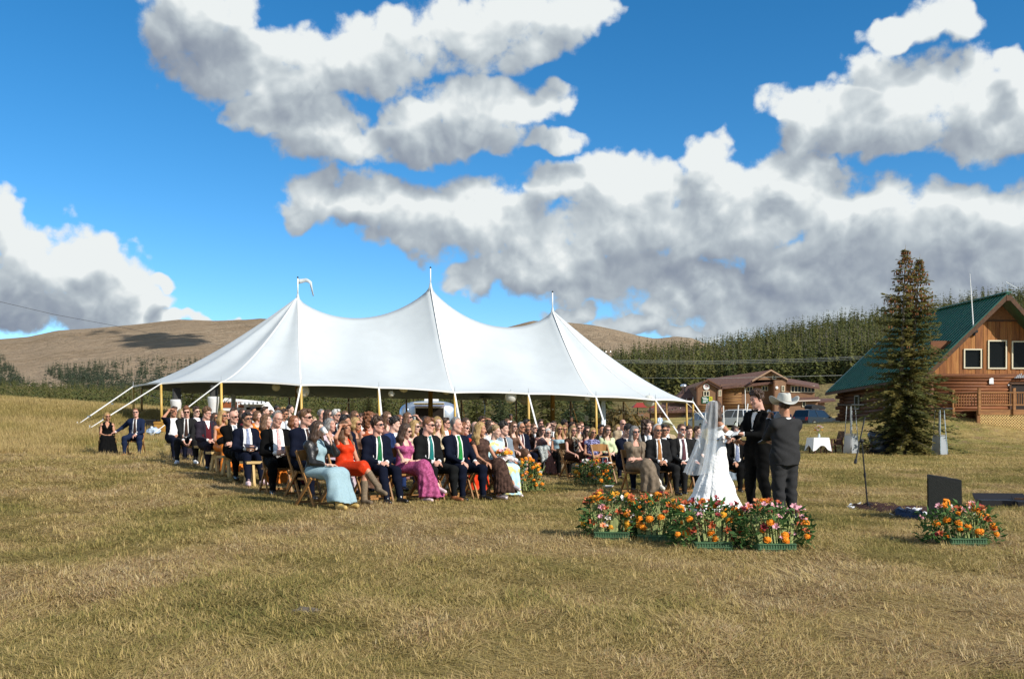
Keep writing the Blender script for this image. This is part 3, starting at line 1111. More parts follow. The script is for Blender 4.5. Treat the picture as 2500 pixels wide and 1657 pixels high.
x, Y = field(74000, 4.6, 30, 1.32)
big = fbm(x * .55, Y * .35, 4, 2)
mid = fbm(x * 1.7 + 9, Y * 1.1, 4, 6)
tint = np.clip(.47 + (big - .47) * 1.9 + (mid - .47) * 1.6 + _g.normal(size=len(x)) * .16, 0, 1)
green = fbm(x * .35 + 4, Y * .25 + 7, 3, 12)
tint = np.where(green > .54, tint - (green - .54) * 3.2, tint).clip(0, 1)
idx = _g.choice([0, 1, 2, 3], p=[.32, .24, .36, .08], size=len(x))
scl = _g.uniform(.6, 1.2, len(x)) * np.interp(Y, [4, 8, 30], [.8, 1.0, 1.7])
Pg = np.stack([x, Y, GZ(x, Y) - .004], -1)
flow = 9.0 * fbm(x * .8 + 3, Y * .6, 3, 77) + _g.normal(size=len(x)) * .35
scatter('dry_grass', Pg, scl, np.where(idx == 2, flow, _g.uniform(0, 6.28, len(x))), idx, tint)

# unmown meadow on the rise at the left, and rough grass towards the tent and the cabin
n = 15000
Y = _g.uniform(25, 70, n)
x = XA(_g.uniform(-60, 640, n), Y)
keep = (x < np.interp(Y, [25, 28, 45, 70], [-12.8, -12.6, -17.2, -16.5])) | (_g.random(n) < .10)
x, Y = x[keep], Y[keep]
tint = np.clip(.43 + (fbm(x * .25, Y * .12, 4, 31) - .47) * 1.4 + _g.normal(size=len(x)) * .1, .12, .8)
scatter('tall_meadow_grass', np.stack([x, Y, GZ(x, Y) - .01], -1), _g.uniform(.6, 1.25, len(x)) * np.interp(x, [-20, -12], [1, .6]), _g.uniform(0, 6.28, len(x)), np.full(len(x), 4), tint)
n = 13500
Y = _g.uniform(29, 62, n)
x = XA(_g.uniform(600, 3000, n), Y)
tint = np.clip(.36 + (fbm(x * .3, Y * .15, 4, 41) - .47) * 1.5 + _g.normal(size=n) * .1, .05, .8)
scatter('lawn_grass', np.stack([x, Y, GZ(x, Y) - .01], -1), _g.uniform(1.5, 2.6, n), _g.uniform(0, 6.28, n), _g.choice([0, 1], size=n), tint)

# ------------------------------------------------------------------ the sailcloth tent
def cloth_mat(name, col, rough=.75, trans=.25, weave=350):
 m = bpy.data.materials.new(name)
 m.use_nodes = True
 t = NT(m.node_tree)
 b = t.n['Principled BSDF']
 b.inputs['Roughness'].default_value = rough
 b.inputs['Specular IOR Level'].default_value = .2
 v = t.new('ShaderNodeTexCoord').outputs['Object']
 c = t.mix(t.smooth(t.noise(v, .6, 4, .6), .35, .7), col, tuple(q * .93 for q in col))
 t.l.new(c, b.inputs['Base Color'])
 bp = t.new('ShaderNodeBump')
 bp.inputs['Strength'].default_value = .25
 bp.inputs['Distance'].default_value = .06
 t.l.new(t.noise(t.vec('MULTIPLY', v, (1, 1, .35)), 1.3, 4, .55), bp.inputs['Height'])
 t.l.new(bp.outputs[0], b.inputs['Normal'])
 tr = t.new('ShaderNodeBsdfTranslucent')
 t.l.new(c, tr.inputs['Color'])
 mx = t.new('ShaderNodeMixShader')
 mx.inputs[0].default_value = trans
 t.l.new(b.outputs[0], mx.inputs[1])
 t.l.new(tr.outputs[0], mx.inputs[2])
 t.l.new(mx.outputs[0], t.n['Material Output'].inputs['Surface'])
 return m

MAT_SAIL = cloth_mat('sailcloth', (0.515, 0.555, 0.57), trans=.06)
MAT_WEB = mat('white_webbing', (0.74, 0.73, 0.69), .7)
MAT_POLE = mat('varnished_pole', (0.62, 0.40, 0.10), .45, var=.25, scale=5, stretch=(1, 1, .2), spec=.4)
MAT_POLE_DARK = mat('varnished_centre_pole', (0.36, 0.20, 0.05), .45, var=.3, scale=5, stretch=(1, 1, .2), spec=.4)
MAT_STEEL = mat('steel_fitting', (0.5, 0.5, 0.5), .35, metal=.9)
MAT_BLACK = mat('black_plastic', (0.014, 0.014, 0.015), .5)
MAT_WHITE = mat('white_paint', (0.80, 0.80, 0.78), .5)

EAVE = [ # column, row of the pole top, distance; walking round from the left end along the near side
 (325, 943, 50.0), (393, 936, 46.6), (540, 932, 45.3), (735, 940, 45.0), (925, 946, 45.6), (1110, 958, 46.3), (1290, 961, 47.0), (1455, 968, 48.0), (1600, 976, 49.5), (1692, 981, 53.0),
 (1676, 983, 57.0), (1627, 981, 60.0), (1522, 979, 61.5), (1393, 977, 61.5), (1260, 976, 61.0), (1126, 975, 60.5), (992, 973, 60.0), (851, 971, 59.5), (706, 968, 59.0), (568, 965, 58.5), (440, 958, 57.0), (345, 948, 54.0)]
PEAK = [(727, 724, 52.5), (1051, 697, 53.3), (1349, 757, 54.6)]
tent_pos = on(1050, 53)
tent = thing('sailcloth_tent', 'large white sailcloth tent with three peaks behind the seated wedding guests', 'tent', tent_pos, 0)
inv = -tent_pos
EV = [PX(*e) for e in EAVE]
PV = [PX(*p) for p in PEAK]
ridge_param = [ # where along the ridge each eave point hangs: 0 left peak, 1 middle, 2 right
 0, 0, 0, 0.0, .5, 1.0, 1.5, 2.0, 2, 2, 2, 2, 2.0, 1.75, 1.4, 1.0, .75, .4, 0.0, 0, 0, 0]

def ridge_pt(u):
 i = 0 if u < 1 else 1
 f = u - i
 a, b = PV[i], PV[i + 1]
 sag = (1.42, 1.50)[i]
 p = a.lerp(b, f)
 # catenary with a cusp at either pole
 s = 4 * f * (1 - f)
 p.z -= sag * (0.62 * s + 0.38 * (s ** .5))
 return p

NS, NTT = 14, 26
rows = []
nE = len(EV)
for i in range(nE):
 j = (i + 1) % nE
 for k in range(NS):
  f = k / NS
  e = EV[i].lerp(EV[j], f)
  mid = Vector((sum(v.x for v in EV) / nE, sum(v.y for v in EV) / nE, e.z))
  bow = 4 * f * (1 - f)
  L = (EV[i] - EV[j]).length
  e = e + (mid - e).normalized() * bow * L * .035 + Vector((0, 0, bow * L * .014))
  u = ridge_param[i] * (1 - f) + ridge_param[j] * f
  r = ridge_pt(u)
  # catenary run between ridge and eave: steep near the ridge, flattening to the eave
  end = 1.0 if u in (0.0, 2.0) else abs(abs(u - round(u)) - 0) < .08
  col = []
  for q in range(NTT + 1):
   t = q / NTT
   p = r.lerp(e, t)
   pw = 1.34
   z = e.z + (r.z - e.z) * (1 - t) ** pw
   # between poles the cloth lies a little lower than along the seams
   p.z = z - 0.16 * math.sin(math.pi * f) ** 2 * math.sin(math.pi * t)
   col.append(p + inv)
  rows.append(col)
V = [p for c in rows for p in c]
n1 = NTT + 1
Fc = []
for i in range(len(rows)):
 j = (i + 1) % len(rows)
 for q in range(NTT):
  Fc.append((i * n1 + q, i * n1 + q + 1, j * n1 + q + 1, j * n1 + q))
canopy = obj('canopy', mesh_np('canopy', V, np.array(Fc), (MAT_SAIL,), smooth=True), tent)
sol = canopy.modifiers.new('cloth', 'SOLIDIFY')
sol.thickness = .006
sol.offset = 0
b = MB()
ring = [c[-1] for c in rows]
for i in range(len(ring)): # eave band
 b.bar(ring[i] + Vector((0, 0, .0)), ring[(i + 1) % len(ring)], .03, .07)
b.build('eave_band', MAT_WEB, tent)
for i in (2, 3, 5, 7, 8):
 b = MB()
 c, c2 = rows[i * NS], rows[i * NS + 1]
 V, Fc = [], []
 for q in range(NTT + 1):
  e = (c2[q] - c[q]).normalized()
  t_ = (c[min(q + 1, NTT)] - c[max(q - 1, 0)]).normalized()
  nrm = e.cross(t_).normalized()
  nrm = nrm if nrm.z > 0 else -nrm
  w_ = .035
  V += [c[q] - e * w_ + nrm * .005, c[q] + e * w_ + nrm * .005]
  if q:
   o = 2 * (q - 1)
   Fc += [(o, o + 1, o + 3, o + 2)]
 b.raw(V, Fc)
 b.build('seam', MAT_WEB, tent)
for i, p in enumerate(PV): # centre poles, peak caps and masts
 q = p + inv
 gz = GZ(p.x, p.y) + inv.z
 MB().tube([(q.x, q.y, gz), (q.x, q.y, q.z - .25)], [.13, .11], 10).build('centre_pole', MAT_POLE_DARK, tent, smooth=True)
 c = MB().lathe([(.20, -.36), (.10, -.12), (.05, .12), (.035, .16)], q, 12).build('peak_cap', MAT_SAIL, tent, smooth=True)
 top = (45, 42, 43)[i] / F_PX * p.y
 MB().tube([q + Vector((0, 0, .1)), q + Vector((0, 0, top))], [.035, .028], 8).build('mast', MAT_WHITE, tent, smooth=True)
 MB().lathe([(.04, 0), (.05, .03), (.02, .09)], q + Vector((0, 0, top)), 8).build('mast_tip', MAT_BLACK, tent)
# pennant on the left mast, blown over
q = PV[0] + inv + Vector((0, 0, .62))
V, Fc = [], []
for i in range(15):
 t = i / 14
 x = np.interp(t, [0, .3, .55, .75, 1], [.03, .45, .74, .80, .86])
 z = np.interp(t, [0, .3, .55, .75, 1], [.30, .36, .18, -.18, -.58])
 w = .25 * (1 - .62 * t)
 V += [q + Vector((x, .1 * math.sin(6 * t), z)), q + Vector((x - w * (.75 if t > .5 else .1), .1 * math.sin(6 * t + 1), z - w * (.2 if t > .5 else 1)))]
 if i:
  o = 2 * i
  Fc.append((o - 2, o, o + 1, o - 1))
pen = obj('pennant', mesh_np('pennant', V, Fc, (MAT_SAIL,), smooth=True), tent)
pen.modifiers.new('cloth', 'SOLIDIFY').thickness = .01

def side_pole(px, py, Y, foot_in=.12):
 p = PX(px, py, Y)
 g = Vector((p.x + foot_in * .3, p.y, GZ(p.x, p.y) - .05))
 return p + inv, g + inv

for i, (px, py, Y) in enumerate(EAVE):
 p, g = side_pole(px, py, Y)
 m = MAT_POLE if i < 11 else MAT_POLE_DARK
 MB().tube([g, p.lerp(g, .02)], [.062, .055], 10).build('side_pole', m, tent, smooth=True)
 MB().tube([p - Vector((0, 0, .08)), p + Vector((0, 0, .26))], [.02, .008], 6).build('pole_pin', MAT_STEEL, tent)
# guy straps: near side and ends, out to their stakes
GUY = [(0, 186, 1053, 43.0), (1, 215, 1064, 41.0), (2, 372, 1072, 41.5), (3, 708, 1062, 41.8), (4, 938, 1058, 42.0), (5, 1132, 1062, 42.4), (6, 1322, 1072, 42.6), (7, 1494, 1076, 43.3), (8, 1682, 1078, 45.0), (9, 1770, 1072, 49.0), (10, 1760, 1064, 58), (12, 1570, 1040, 68), (13, 1418, 1040, 68), (15, 1142, 1040, 67), (17, 838, 1040, 66), (19, 520, 1040, 65), (21, 258, 1028, 56)]
for i, px, py, Y in GUY:
 a = EV[i] + inv
 x = XA(px, Y)
 e = Vector((x, Y, GZ(x, Y) + .12)) + inv
 thick = .07 if i < 10 else .04
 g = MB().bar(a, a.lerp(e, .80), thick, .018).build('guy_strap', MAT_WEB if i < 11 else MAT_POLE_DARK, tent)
 MB().bar(a.lerp(e, .80), e, .035, .02).build('ratchet_tail', MAT_WEB, g)
 MB().box(a.lerp(e, .80), (.10, .13, .09)).build('ratchet', MAT_STEEL, g)
 d = (e - a).normalized()
 MB().tube([e + Vector((-d.x * .12, -d.y * .12, .16)), e + Vector((d.x * .1, d.y * .1, -.5))], .022, 6).build('stake', MAT_STEEL, g)

# paper lanterns
MAT_LANTERN = cloth_mat('rice_paper', (0.78, 0.77, 0.70), .8, .35)

def lantern(px, py, Y, rpx, label):
 p = PX(px, py, Y)
 r = rpx / F_PX * Y
 t = thing('paper_lantern', label, 'paper lantern', p, 0, 'paper lanterns hung under the tent')
 b = MB()
 prof = []
 for k in range(25):
  a = -math.pi / 2 + math.pi * k / 24
  prof.append((max(.001, r * math.cos(a) * (1 - .02 * (k % 2)) + .0), r * math.sin(a)))
 b.lathe(prof, (0, 0, 0), 20)
 b.build('shade', MAT_LANTERN, t, smooth=True)
 MB().tube([(0, 0, r * .98), (0, 0, r * .98 + .10)], .006, 5).build('hanging_cord', MAT_BLACK, t)

lantern(740, 955, 45.7, 15.5, 'large round white lantern beside the tent side pole left of centre, lowest of that side')
lantern(955, 961, 46.2, 7.5, 'small round white lantern just left of the silver trailer')
lantern(986, 946, 47.5, 12, 'half hidden round lantern just above and left of the silver trailer hatch')
lantern(1090, 952, 49.5, 11.5, 'half hidden round lantern above the right end of the silver trailer')
lantern(1247, 969, 47.3, 14.5, 'large round white lantern left of the tent side pole right of the patio heater')
lantern(1281, 977, 54, 12, 'shaded grey round lantern right of the largest lantern in the tent middle')
lantern(1434, 972, 48.3, 7, 'small round white lantern left of the second last pole on the right')
lantern(1585, 979, 49.9, 15, 'large pale round lantern at the right end of the tent')
lantern(674, 945, 48, 10, 'half hidden round lantern under the eave left of the left centre pole')

# festoon lights: swags of cable with bulbs
MAT_CABLE = mat('black_cable', (0.012, 0.012, 0.013), .6)
MAT_BULB = mat('clear_bulb', (0.75, 0.74, 0.68), .15, spec=.7)
swags = [((345, 952, 54), (480, 958, 52), .35, 16), ((480, 958, 52), (700, 962, 50), .45, 22), ((760, 958, 50), (905, 962, 51), .4, 18), ((905, 962, 51), (1030, 966, 51), .35, 12), ((1130, 968, 50), (1250, 972, 51), .3, 10), ((1300, 978, 52), (1440, 982, 52), .35, 14), ((1440, 982, 52), (1640, 988, 54), .4, 20), ((420, 950, 48), (560, 956, 49), .35, 12), ((1500, 985, 58), (1670, 988, 57), .4, 18)]
for si, (a, c, sag, nb) in enumerate(swags):
 A, B = PX(*a), PX(*c)
 lab = ['festoon of small bulbs strung at the left end of the tent', 'festoon of bulbs strung in front of the white camper van', 'festoon of bulbs hung left of the silver trailer, right of the large lantern', 'festoon of bulbs crossing above the silver trailer', 'festoon of bulbs hung above the hooded patio heater', 'festoon of bulbs hung right of the large lantern in the tent middle', 'festoon of bulbs at the right part of the tent before the pale lantern', 'festoon of bulbs under the eave above the two white column stands', 'festoon of bulbs at the rear right corner of the tent'][si]
 t = thing('festoon_light', lab, 'string lights', A, 0, 'festoon lights strung under the tent')
 pts = []
 for k in range(nb + 1):
  f = k / nb
  p = (B - A) * f
  p.z -= sag * 4 * f * (1 - f)
  pts.append(p)
 MB().tube(pts, .008, 4).build('cable', MAT_CABLE, t)
 for k in range(1, nb):
  bl = MB()
  bl.ball(pts[k] + Vector((0, 0, -.09)), .045, 8, 6)
  bl.cur = 1
  bl.tube([pts[k], pts[k] + Vector((0, 0, -.06))], .016, 6)
  bl.build('bulb', (MAT_BULB, MAT_CABLE), t, smooth=True)

# ------------------------------------------------------------------ things under and behind the tent
def patio_heater(px, Y, h, label):
 t = thing('patio_heater', label, 'patio heater', on(px, Y))
 MB().lathe([(.22, 0), (.23, .05), (.21, .75), (.12, .78)], n=14).build('gas_housing', MAT_STEEL, t, smooth=True)
 MB().tube([(0, 0, .78), (0, 0, h - .35)], .035, 8).build('pole', MAT_STEEL, t, smooth=True)
 MB().lathe([(.06, h - .4), (.11, h - .36), (.12, h - .14), (.05, h - .1)], n=12).build('burner', MAT_STEEL, t, smooth=True)
 MB().lathe([(.41, h - .06), (.40, h - .04), (.2, h + .03), (.02, h + .05)], n=20).build('reflector', mat('brushed_reflector', (.35, .37, .36), .45, metal=.6), t, smooth=True)

patio_heater(1184, 60, 2.35, 'mushroom shaped patio heater with a round hood under the tent')

def polished():
 m = mat('polished_aluminium', (0.62, 0.68, 0.76), .32, metal=.85, col2=(0.42, 0.50, 0.62), scale=1.1, bump=.06, bscale=5)
 return m

def silver_trailer():
 Y = 66.0
 base = on(1048, Y)
 base.z = PX(1048, 1075, Y).z
 t = thing('silver_trailer', 'silver riveted camping trailer with an open serving hatch behind the guests', 'trailer', base, 0)
 L, W, H = 3.9, 2.3, 2.62
 m = polished()
 # body: rounded shell, lofted along its length
 V, Fc = [], []
 nx, na = 19, 28
 for i in range(nx):
  u = -1 + 2 * i / (nx - 1)
  x = L / 2 * math.copysign(abs(math.sin(u * math.pi / 2)) ** .9, u)
  s = math.sqrt(max(0.0, 1 - abs(x / (L / 2)) ** 3.2)) if abs(u) < 1 else .05
  s = max(s, .05)
  for k in range(na):
   a = 2 * math.pi * k / na
   ca, sa = math.cos(a), math.sin(a)
   ey = math.copysign(abs(ca) ** .55, ca) * W / 2 * (.25 + .75 * s)
   ez = math.copysign(abs(sa) ** .55, sa) * (H - .45) / 2 * (.35 + .65 * s)
   V.append((x, ey, .45 + (H - .45) / 2 + ez))
 for i in range(nx - 1):
  for k in range(na):
   Fc.append((i * na + k, (i + 1) * na + k, (i + 1) * na + (k + 1) % na, i * na + (k + 1) % na))
 Fc += [tuple(range(na)), tuple((nx - 1) * na + k for k in range(na))[::-1]]
 obj('body', mesh_np('body', V, Fc, (m,), smooth=True), t)
 f = -W / 2 - .012
 w = MB().box((.12, f, 1.72), (1.86, .05, .86)).build('serving_hatch', mat('dark_interior', (.015, .010, .007), .9), t)
 b = MB()
 for x in (-.83, 1.07):
  b.box((x, f - .02, 1.72), (.05, .06, .94))
 b.box((.12, f - .02, 2.17), (1.95, .06, .05))
 b.build('hatch_frame', MAT_WHITE, w)
 MB().box((.12, f - .15, 1.27), (1.95, .30, .05)).build('counter', mat('counter_wood', (.33, .20, .09), .6), w)
 for x, h, c in ((-.35, .16, (.7, .7, .68)), (-.15, .22, (.75, .74, .7)), (.05, .2, (.8, .78, .7)), (.72, .1, (.5, .12, .05)), (.2, .14, (.6, .5, .3))):
  MB().lathe([(.04, 0), (.045, h * .7), (.02, h)], (x, f - .1, 1.297), 8).build('bottle', mat('bottle_glaze', c, .3), w)
 MB().box((.12, f - .42, 2.40), (1.95, .80, .035), Euler((math.radians(-8), 0, 0)).to_matrix()).build('hatch_lid', MAT_WHITE, t)
 MB().box((.12, f - .05, 2.24), (1.95, .10, .05)).build('hatch_lip', mat('maroon_trim', (.20, .035, .03), .5), t)
 MB().box((.16, -.1, 2.70), (.9, .6, .22)).build('roof_vent', MAT_WHITE, t)
 for x in (-1.42, -1.6):
  MB().box((x, f + .12, 1.55), (.10, .04, 1.2)).build('door_trim', m, t)
 for s in (-1, 1):
  wv = MB().tube([(s * .6, -W / 2 + .02, .36), (s * .6, -W / 2 + .26, .36)], .36, 16).build('wheel', MAT_BLACK, t)
  MB().tube([(s * .6, -W / 2 + .01, .36), (s * .6, -W / 2 + .03, .36)], .2, 12).build('rim', MAT_STEEL, wv)
 MB().bar((-2.0, 0, .5), (-3.0, 0, .45), .12, .1).build('tow_bar', MAT_STEEL, t)
 MB().tube([(-.2, -W/2 - .02, .5), (-.2, -W/2 - .02, 1.2)], .012, 5).build('hose', MAT_BLACK, t)

silver_trailer()

def white_camper():
 Y = 62.0
 base = on(612, Y)
 base.z = PX(612, 1072, Y).z
 t = thing('white_camper', 'white camper van with rust-red panels and its side awning hatch raised, under the tent', 'camper van', base, 0)
 red = mat('rust_red_panel', (.28, .085, .03), .5)
 b = MB()
 b.prism([(-1.6, 0, .4), (1.55, 0, .4), (1.6, 0, 1.15), (1.35, 0, 1.75), (.9, 0, 2.35), (-1.35, 0, 2.55), (-1.6, 0, 2.3)], (0, -.9, 0), (0, .9, 0))
 b.build('body', MAT_WHITE, t)
 MB().box((-1.05, -.912, 2.12), (.95, .02, .36)).build('panel', red, t)
 MB().box((-.35, -.912, 2.12), (.34, .02, .36)).build('panel', red, t)
 MB().box((-.56, -.95, 1.95), (.035, .03, .75)).build('door_post', MAT_WHITE, t)
 MB().box((.62, -.915, 1.55), (1.3, .02, .85)).build('serving_opening', mat('camper_dark', (.02, .016, .01), .9), t)
 a = MB()
 a.raw([(-.15, -.93, 2.28), (1.15, -.93, 2.28), (1.55, -2.0, 2.12), (-.25, -2.0, 2.12), (-.15, -.93, 2.33), (1.15, -.93, 2.33), (1.55, -2.0, 2.17), (-.25, -2.0, 2.17)], [(0, 1, 2, 3), (7, 6, 5, 4), (0, 4, 5, 1), (1, 5, 6, 2), (2, 6, 7, 3), (3, 7, 4, 0)])
 aw = a.build('awning_hatch', MAT_WHITE, t)
 MB().raw([(-.12, -.96, 2.27), (1.12, -.96, 2.27), (1.49, -1.96, 2.11), (-.19, -1.96, 2.11)], [(0, 1, 2, 3)]).build('hatch_lining', mat('hatch_wood', (.30, .14, .05), .6), aw)
 for s in (-1, 1):
  wv = MB().tube([(s * 1.0, -.92, .33), (s * 1.0, -.7, .33)], .33, 14).build('wheel', MAT_BLACK, t)
  MB().tube([(s * 1.0, -.93, .33), (s * 1.0, -.915, .33)], .19, 10).build('rim', MAT_STEEL, wv)
 p = on(570, 57)
 t2 = thing('white_post', 'thick white wrapped post standing in front of the white camper van', 'post', p)
 MB().tube([(0, 0, -.1), (0, 0, PX(570, 963, 57).z - p.z)], .125, 12).build('shaft', MAT_WHITE, t2, smooth=True)
 MB().lathe([(.22, 0), (.22, .04), (.13, .07)], n=12).build('foot', MAT_WHITE, t2)

white_camper()

MAT_SCRIM = cloth_mat('white_scrim', (0.80, 0.80, 0.80), .8, .3)

def scrim_speaker(px, top, Y, wpx, label, shade, sp_label):
 base = on(px, Y)
 zt = PX(px, top, Y).z - base.z
 w = wpx / F_PX * Y / 2
 t = thing('speaker_stand', label, 'speaker stand', base, math.radians(shade), 'column stands with white covers at the tent left end')
 for k in range(3):
  a = 2.1 * k + .3
  MB().tube([(0, 0, .7), (.5 * math.cos(a), .5 * math.sin(a), 0)], .014, 6).build('leg', MAT_BLACK, t)
 MB().tube([(0, 0, .1), (0, 0, zt + .02)], .02, 8).build('pole', MAT_BLACK, t)
 V, Fc = [], []
 n, m = 16, 12
 for i in range(n + 1):
  u = i / n
  ww = w * (1.0 - .30 * math.sin(math.pi * min(1, u * 1.15)) + .1 * u)
  for k in range(m):
   a = 2 * math.pi * k / m
   V.append((ww * math.cos(a), ww * math.sin(a), zt * u))
 for i in range(n):
  for k in range(m):
   Fc.append((i * m + k, i * m + (k + 1) % m, (i + 1) * m + (k + 1) % m, (i + 1) * m + k))
 Fc.append(tuple(n * m + k for k in range(m)))
 obj('scrim_cover', mesh_np('scrim_cover', V, Fc, (MAT_SCRIM,), smooth=True), t)
 s = thing('loudspeaker', sp_label, 'loudspeaker', base + Vector((0, 0, zt + .02)), math.radians(35), 'loudspeakers on the covered stands')
 MB().prism([(-.17, -.14, 0), (.17, -.14, 0), (.12, .15, 0), (-.12, .15, 0)], (0, 0, 0), (0, 0, .50)).build('cabinet', MAT_BLACK, s)
 MB().box((0, -.148, .25), (.30, .015, .46)).build('grille', mat('speaker_grille', (.03, .03, .03), .7), s)
 MB().tube([(0, -.02, .50), (0, .02, .50)], .04, 6).build('handle', MAT_BLACK, s)

scrim_speaker(430, 975, 46.8, 25, 'half shaded white column stand under the tent, left one of the pair', 20, 'black loudspeaker on the left white column stand under the tent')
scrim_speaker(521, 968, 45.6, 25, 'brightly lit white column stand beside the third tent pole', 0, 'black loudspeaker on the brightly lit white column stand')

# bits by the second tent pole at the left
base = on(372, 47)
t = thing('cooler_box', 'black cooler box with a wire lid behind the man in the blue suit', 'cooler', base + Vector((0, 0, .0)))
MB().box((0, 0, .22), (.46, .4, .44), taper=(1.06, 1.06)).build('tub', MAT_BLACK, t)
MB().box((0, 0, .47), (.52, .46, .05)).build('lid', mat('cooler_lid', (.03, .03, .03), .5), t)
base = on(390, 46.2)
t = thing('plywood_crate', 'orange-brown plywood crate standing at the foot of the second tent pole', 'crate', base)
mw = mat('crate_ply', (.42, .22, .045), .7, var=.3, scale=4)
MB().box((0, 0, .24), (.40, .40, .48)).build('box', mw, t)
for z in (.06, .42):
 MB().box((0, -.212, z), (.44, .022, .07)).build('slat', mw, t)
base = on(375, 43)
t = thing('plastic_bag', 'crumpled white and blue plastic bag on the grass beside the second tent pole', 'bag', base)
b = MB()
rg = np.random.default_rng(4)
b.ball((0, 0, .16), (.30, .2, .17), 14, 9)
bv = [(x + rg.normal() * .035, y + rg.normal() * .035, max(0, z + rg.normal() * .035)) for x, y, z in b.v]
b.v = bv
b.build('sack', mat('bag_film', (.50, .58, .66), .35, col2=(.28, .38, .55), scale=5), t)
MB().bar((-.06, 0, .30), (-.10, .03, .40), .10, .02).bar((.05, 0, .31), (.11, .02, .39), .09, .02).build('handle', mat('bag_handle', (.6, .64, .68), .5), t)
base = on(1432, 58)
t = thing('white_card', 'white upright card on a stand far back under the tent', 'sign card', base)
zt = PX(1432, 1024, 58).z - base.z
MB().box((0, 0, zt + .09), (.20, .012, .32)).build('card', MAT_WHITE, t)
MB().tube([(0, .01, 0), (0, .01, zt)], .012, 6).build('stem', MAT_BLACK, t)
base = on(1415, 59)
t = thing('bar_table', 'dark bar table far back under the tent beside the white card', 'table', base)
MB().box((0, 0, 1.02), (2.0, .6, .05)).build('tabletop', MAT_BLACK, t)
for sx in (-.9, .9):
 for sy in (-.25, .25):
  MB().bar((sx, sy, 0), (sx, sy, 1.0), .05).build('leg', MAT_BLACK, t)
# folded fabric hung by the pole at the right
base = on(1473, 50)
t = thing('folded_awning', 'bluish white folded fabric bundle standing by a tent pole right of centre', 'folded awning', base)
zt = PX(1473, 978, 50).z - base.z
b = MB()
for k in range(3):
 b.tube([(-.07 + .07 * k, .02 * (k % 2), 0), (-.07 + .07 * k, .02 * (k % 2), zt)], [.055, .045], 8)
b.build('fabric', mat('folded_fabric', (.60, .68, .75), .7), t, smooth=True)
MB().box((0, 0, .04), (.4, .4, .08)).build('foot', MAT_STEEL, t)

# ------------------------------------------------------------------ the log cabin with the green metal roof
def wood(name, c1, c2, sx=(1, 1, .12), scale=7, rough=.65, bump=.3):
 return mat(name, c1, rough, col2=c2, scale=scale, stretch=sx, bump=bump, bscale=14, spec=.3)

MAT_BOARD = [wood('stained_board', (.36, .15, .040), (.24, .085, .023)), wood('stained_board_dark', (.29, .11, .030), (.19, .068, .019)), wood('stained_board_light', (.42, .19, .055), (.30, .115, .030))]
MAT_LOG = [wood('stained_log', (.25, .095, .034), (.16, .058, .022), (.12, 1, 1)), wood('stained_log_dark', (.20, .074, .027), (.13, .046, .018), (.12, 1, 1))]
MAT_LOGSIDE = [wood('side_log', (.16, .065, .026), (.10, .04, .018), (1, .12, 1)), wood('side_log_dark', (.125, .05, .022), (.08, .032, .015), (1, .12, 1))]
MAT_ROOF = mat('green_metal_roof', (.012, .115, .068), .38, var=.25, scale=1.5, spec=.5)
MAT_FASCIA = wood('fascia_board', (.10, .045, .02), (.06, .03, .014), (1, .2, 1))
MAT_TRIM = mat('cream_trim', (.66, .60, .44), .6)
MAT_GLASS = mat('dark_glass', (.006, .007, .007), .12, spec=.18)
MAT_DECK = wood('deck_timber', (.34, .16, .055), (.22, .10, .036), (.2, 1, 1))
MAT_LATTICE = mat('lattice_lath', (.66, .45, .18), .7, var=.2, scale=9)

Y0, Y1 = 57.0, 71.0
Rn, Rf = PX(2462, 715, Y0), PX(2205, 777, Y1)
En, Ef = PX(2258, 915, Y0), PX(2015, 957, Y1)
WY = 58.0
xr = (Rn.x + Rf.x) / 2
half_n = xr - En.x
cab_o = Vector((xr, WY, 0))
cabin = thing('log_cabin', 'log cabin with green metal roof and a large brown gable at the right edge', 'cabin', cab_o)

def cab(p):
 return Vector(p) - cab_o

# roof: standing seam panels on the slope that faces left, one sheet on the other
NP = 34
for i in range(NP):
 f0, f1 = i / NP, (i + 1) / NP
 a, b_, c, d = Rn.lerp(Rf, f0), Rn.lerp(Rf, f1), En.lerp(Ef, f1), En.lerp(Ef, f0)
 nrm = (b_ - a).cross(d - a).normalized()
 if nrm.z < 0:
  nrm = -nrm
 m = MB()
 P = [cab(q) for q in (a, b_, c, d)]
 up = nrm * .03
 m.raw(P + [q - nrm * .05 for q in P], [(0, 1, 2, 3), (7, 6, 5, 4), (0, 4, 5, 1), (1, 5, 6, 2), (2, 6, 7, 3), (3, 7, 4, 0)])
 m.bar(P[0] + up * .6, P[3] + up * .6, .04, .05, up=nrm)
 o = m.build('roof_panel', MAT_ROOF, cabin)
mir = lambda p: Vector((2 * xr - p.x, p.y, p.z))
q = [cab(p) for p in (Rn, Rf, mir(Vector((Ef.x + .8, Ef.y, Ef.z + .8))), mir(En))]
MB().raw(q + [p - Vector((0, 0, .07)) for p in q], [(0, 3, 2, 1), (4, 5, 6, 7), (0, 1, 5, 4), (1, 2, 6, 5), (2, 3, 7, 6), (3, 0, 4, 7)]).build('roof_sheet', MAT_ROOF, cabin)
MB().bar(cab(Rn) + Vector((0, -.05, .04)), cab(Rf) + Vector((0, 0, .04)), .34, .06).build('ridge_cap', MAT_ROOF, cabin)
for e in (En, mir(En)):
 MB().bar(cab(Rn) - Vector((0, -.0, .16)), cab(e) - Vector((0, 0, .16)), .06, .24).build('barge_board', MAT_FASCIA, cabin)
MB().bar(cab(En) - Vector((0, 0, .14)), cab(Ef) - Vector((0, 0, .14)), .05, .18).build('eave_board', MAT_FASCIA, cabin)
s = [cab(p) - Vector((0, 0, .22)) for p in (Rn, Rf, Ef, En)]
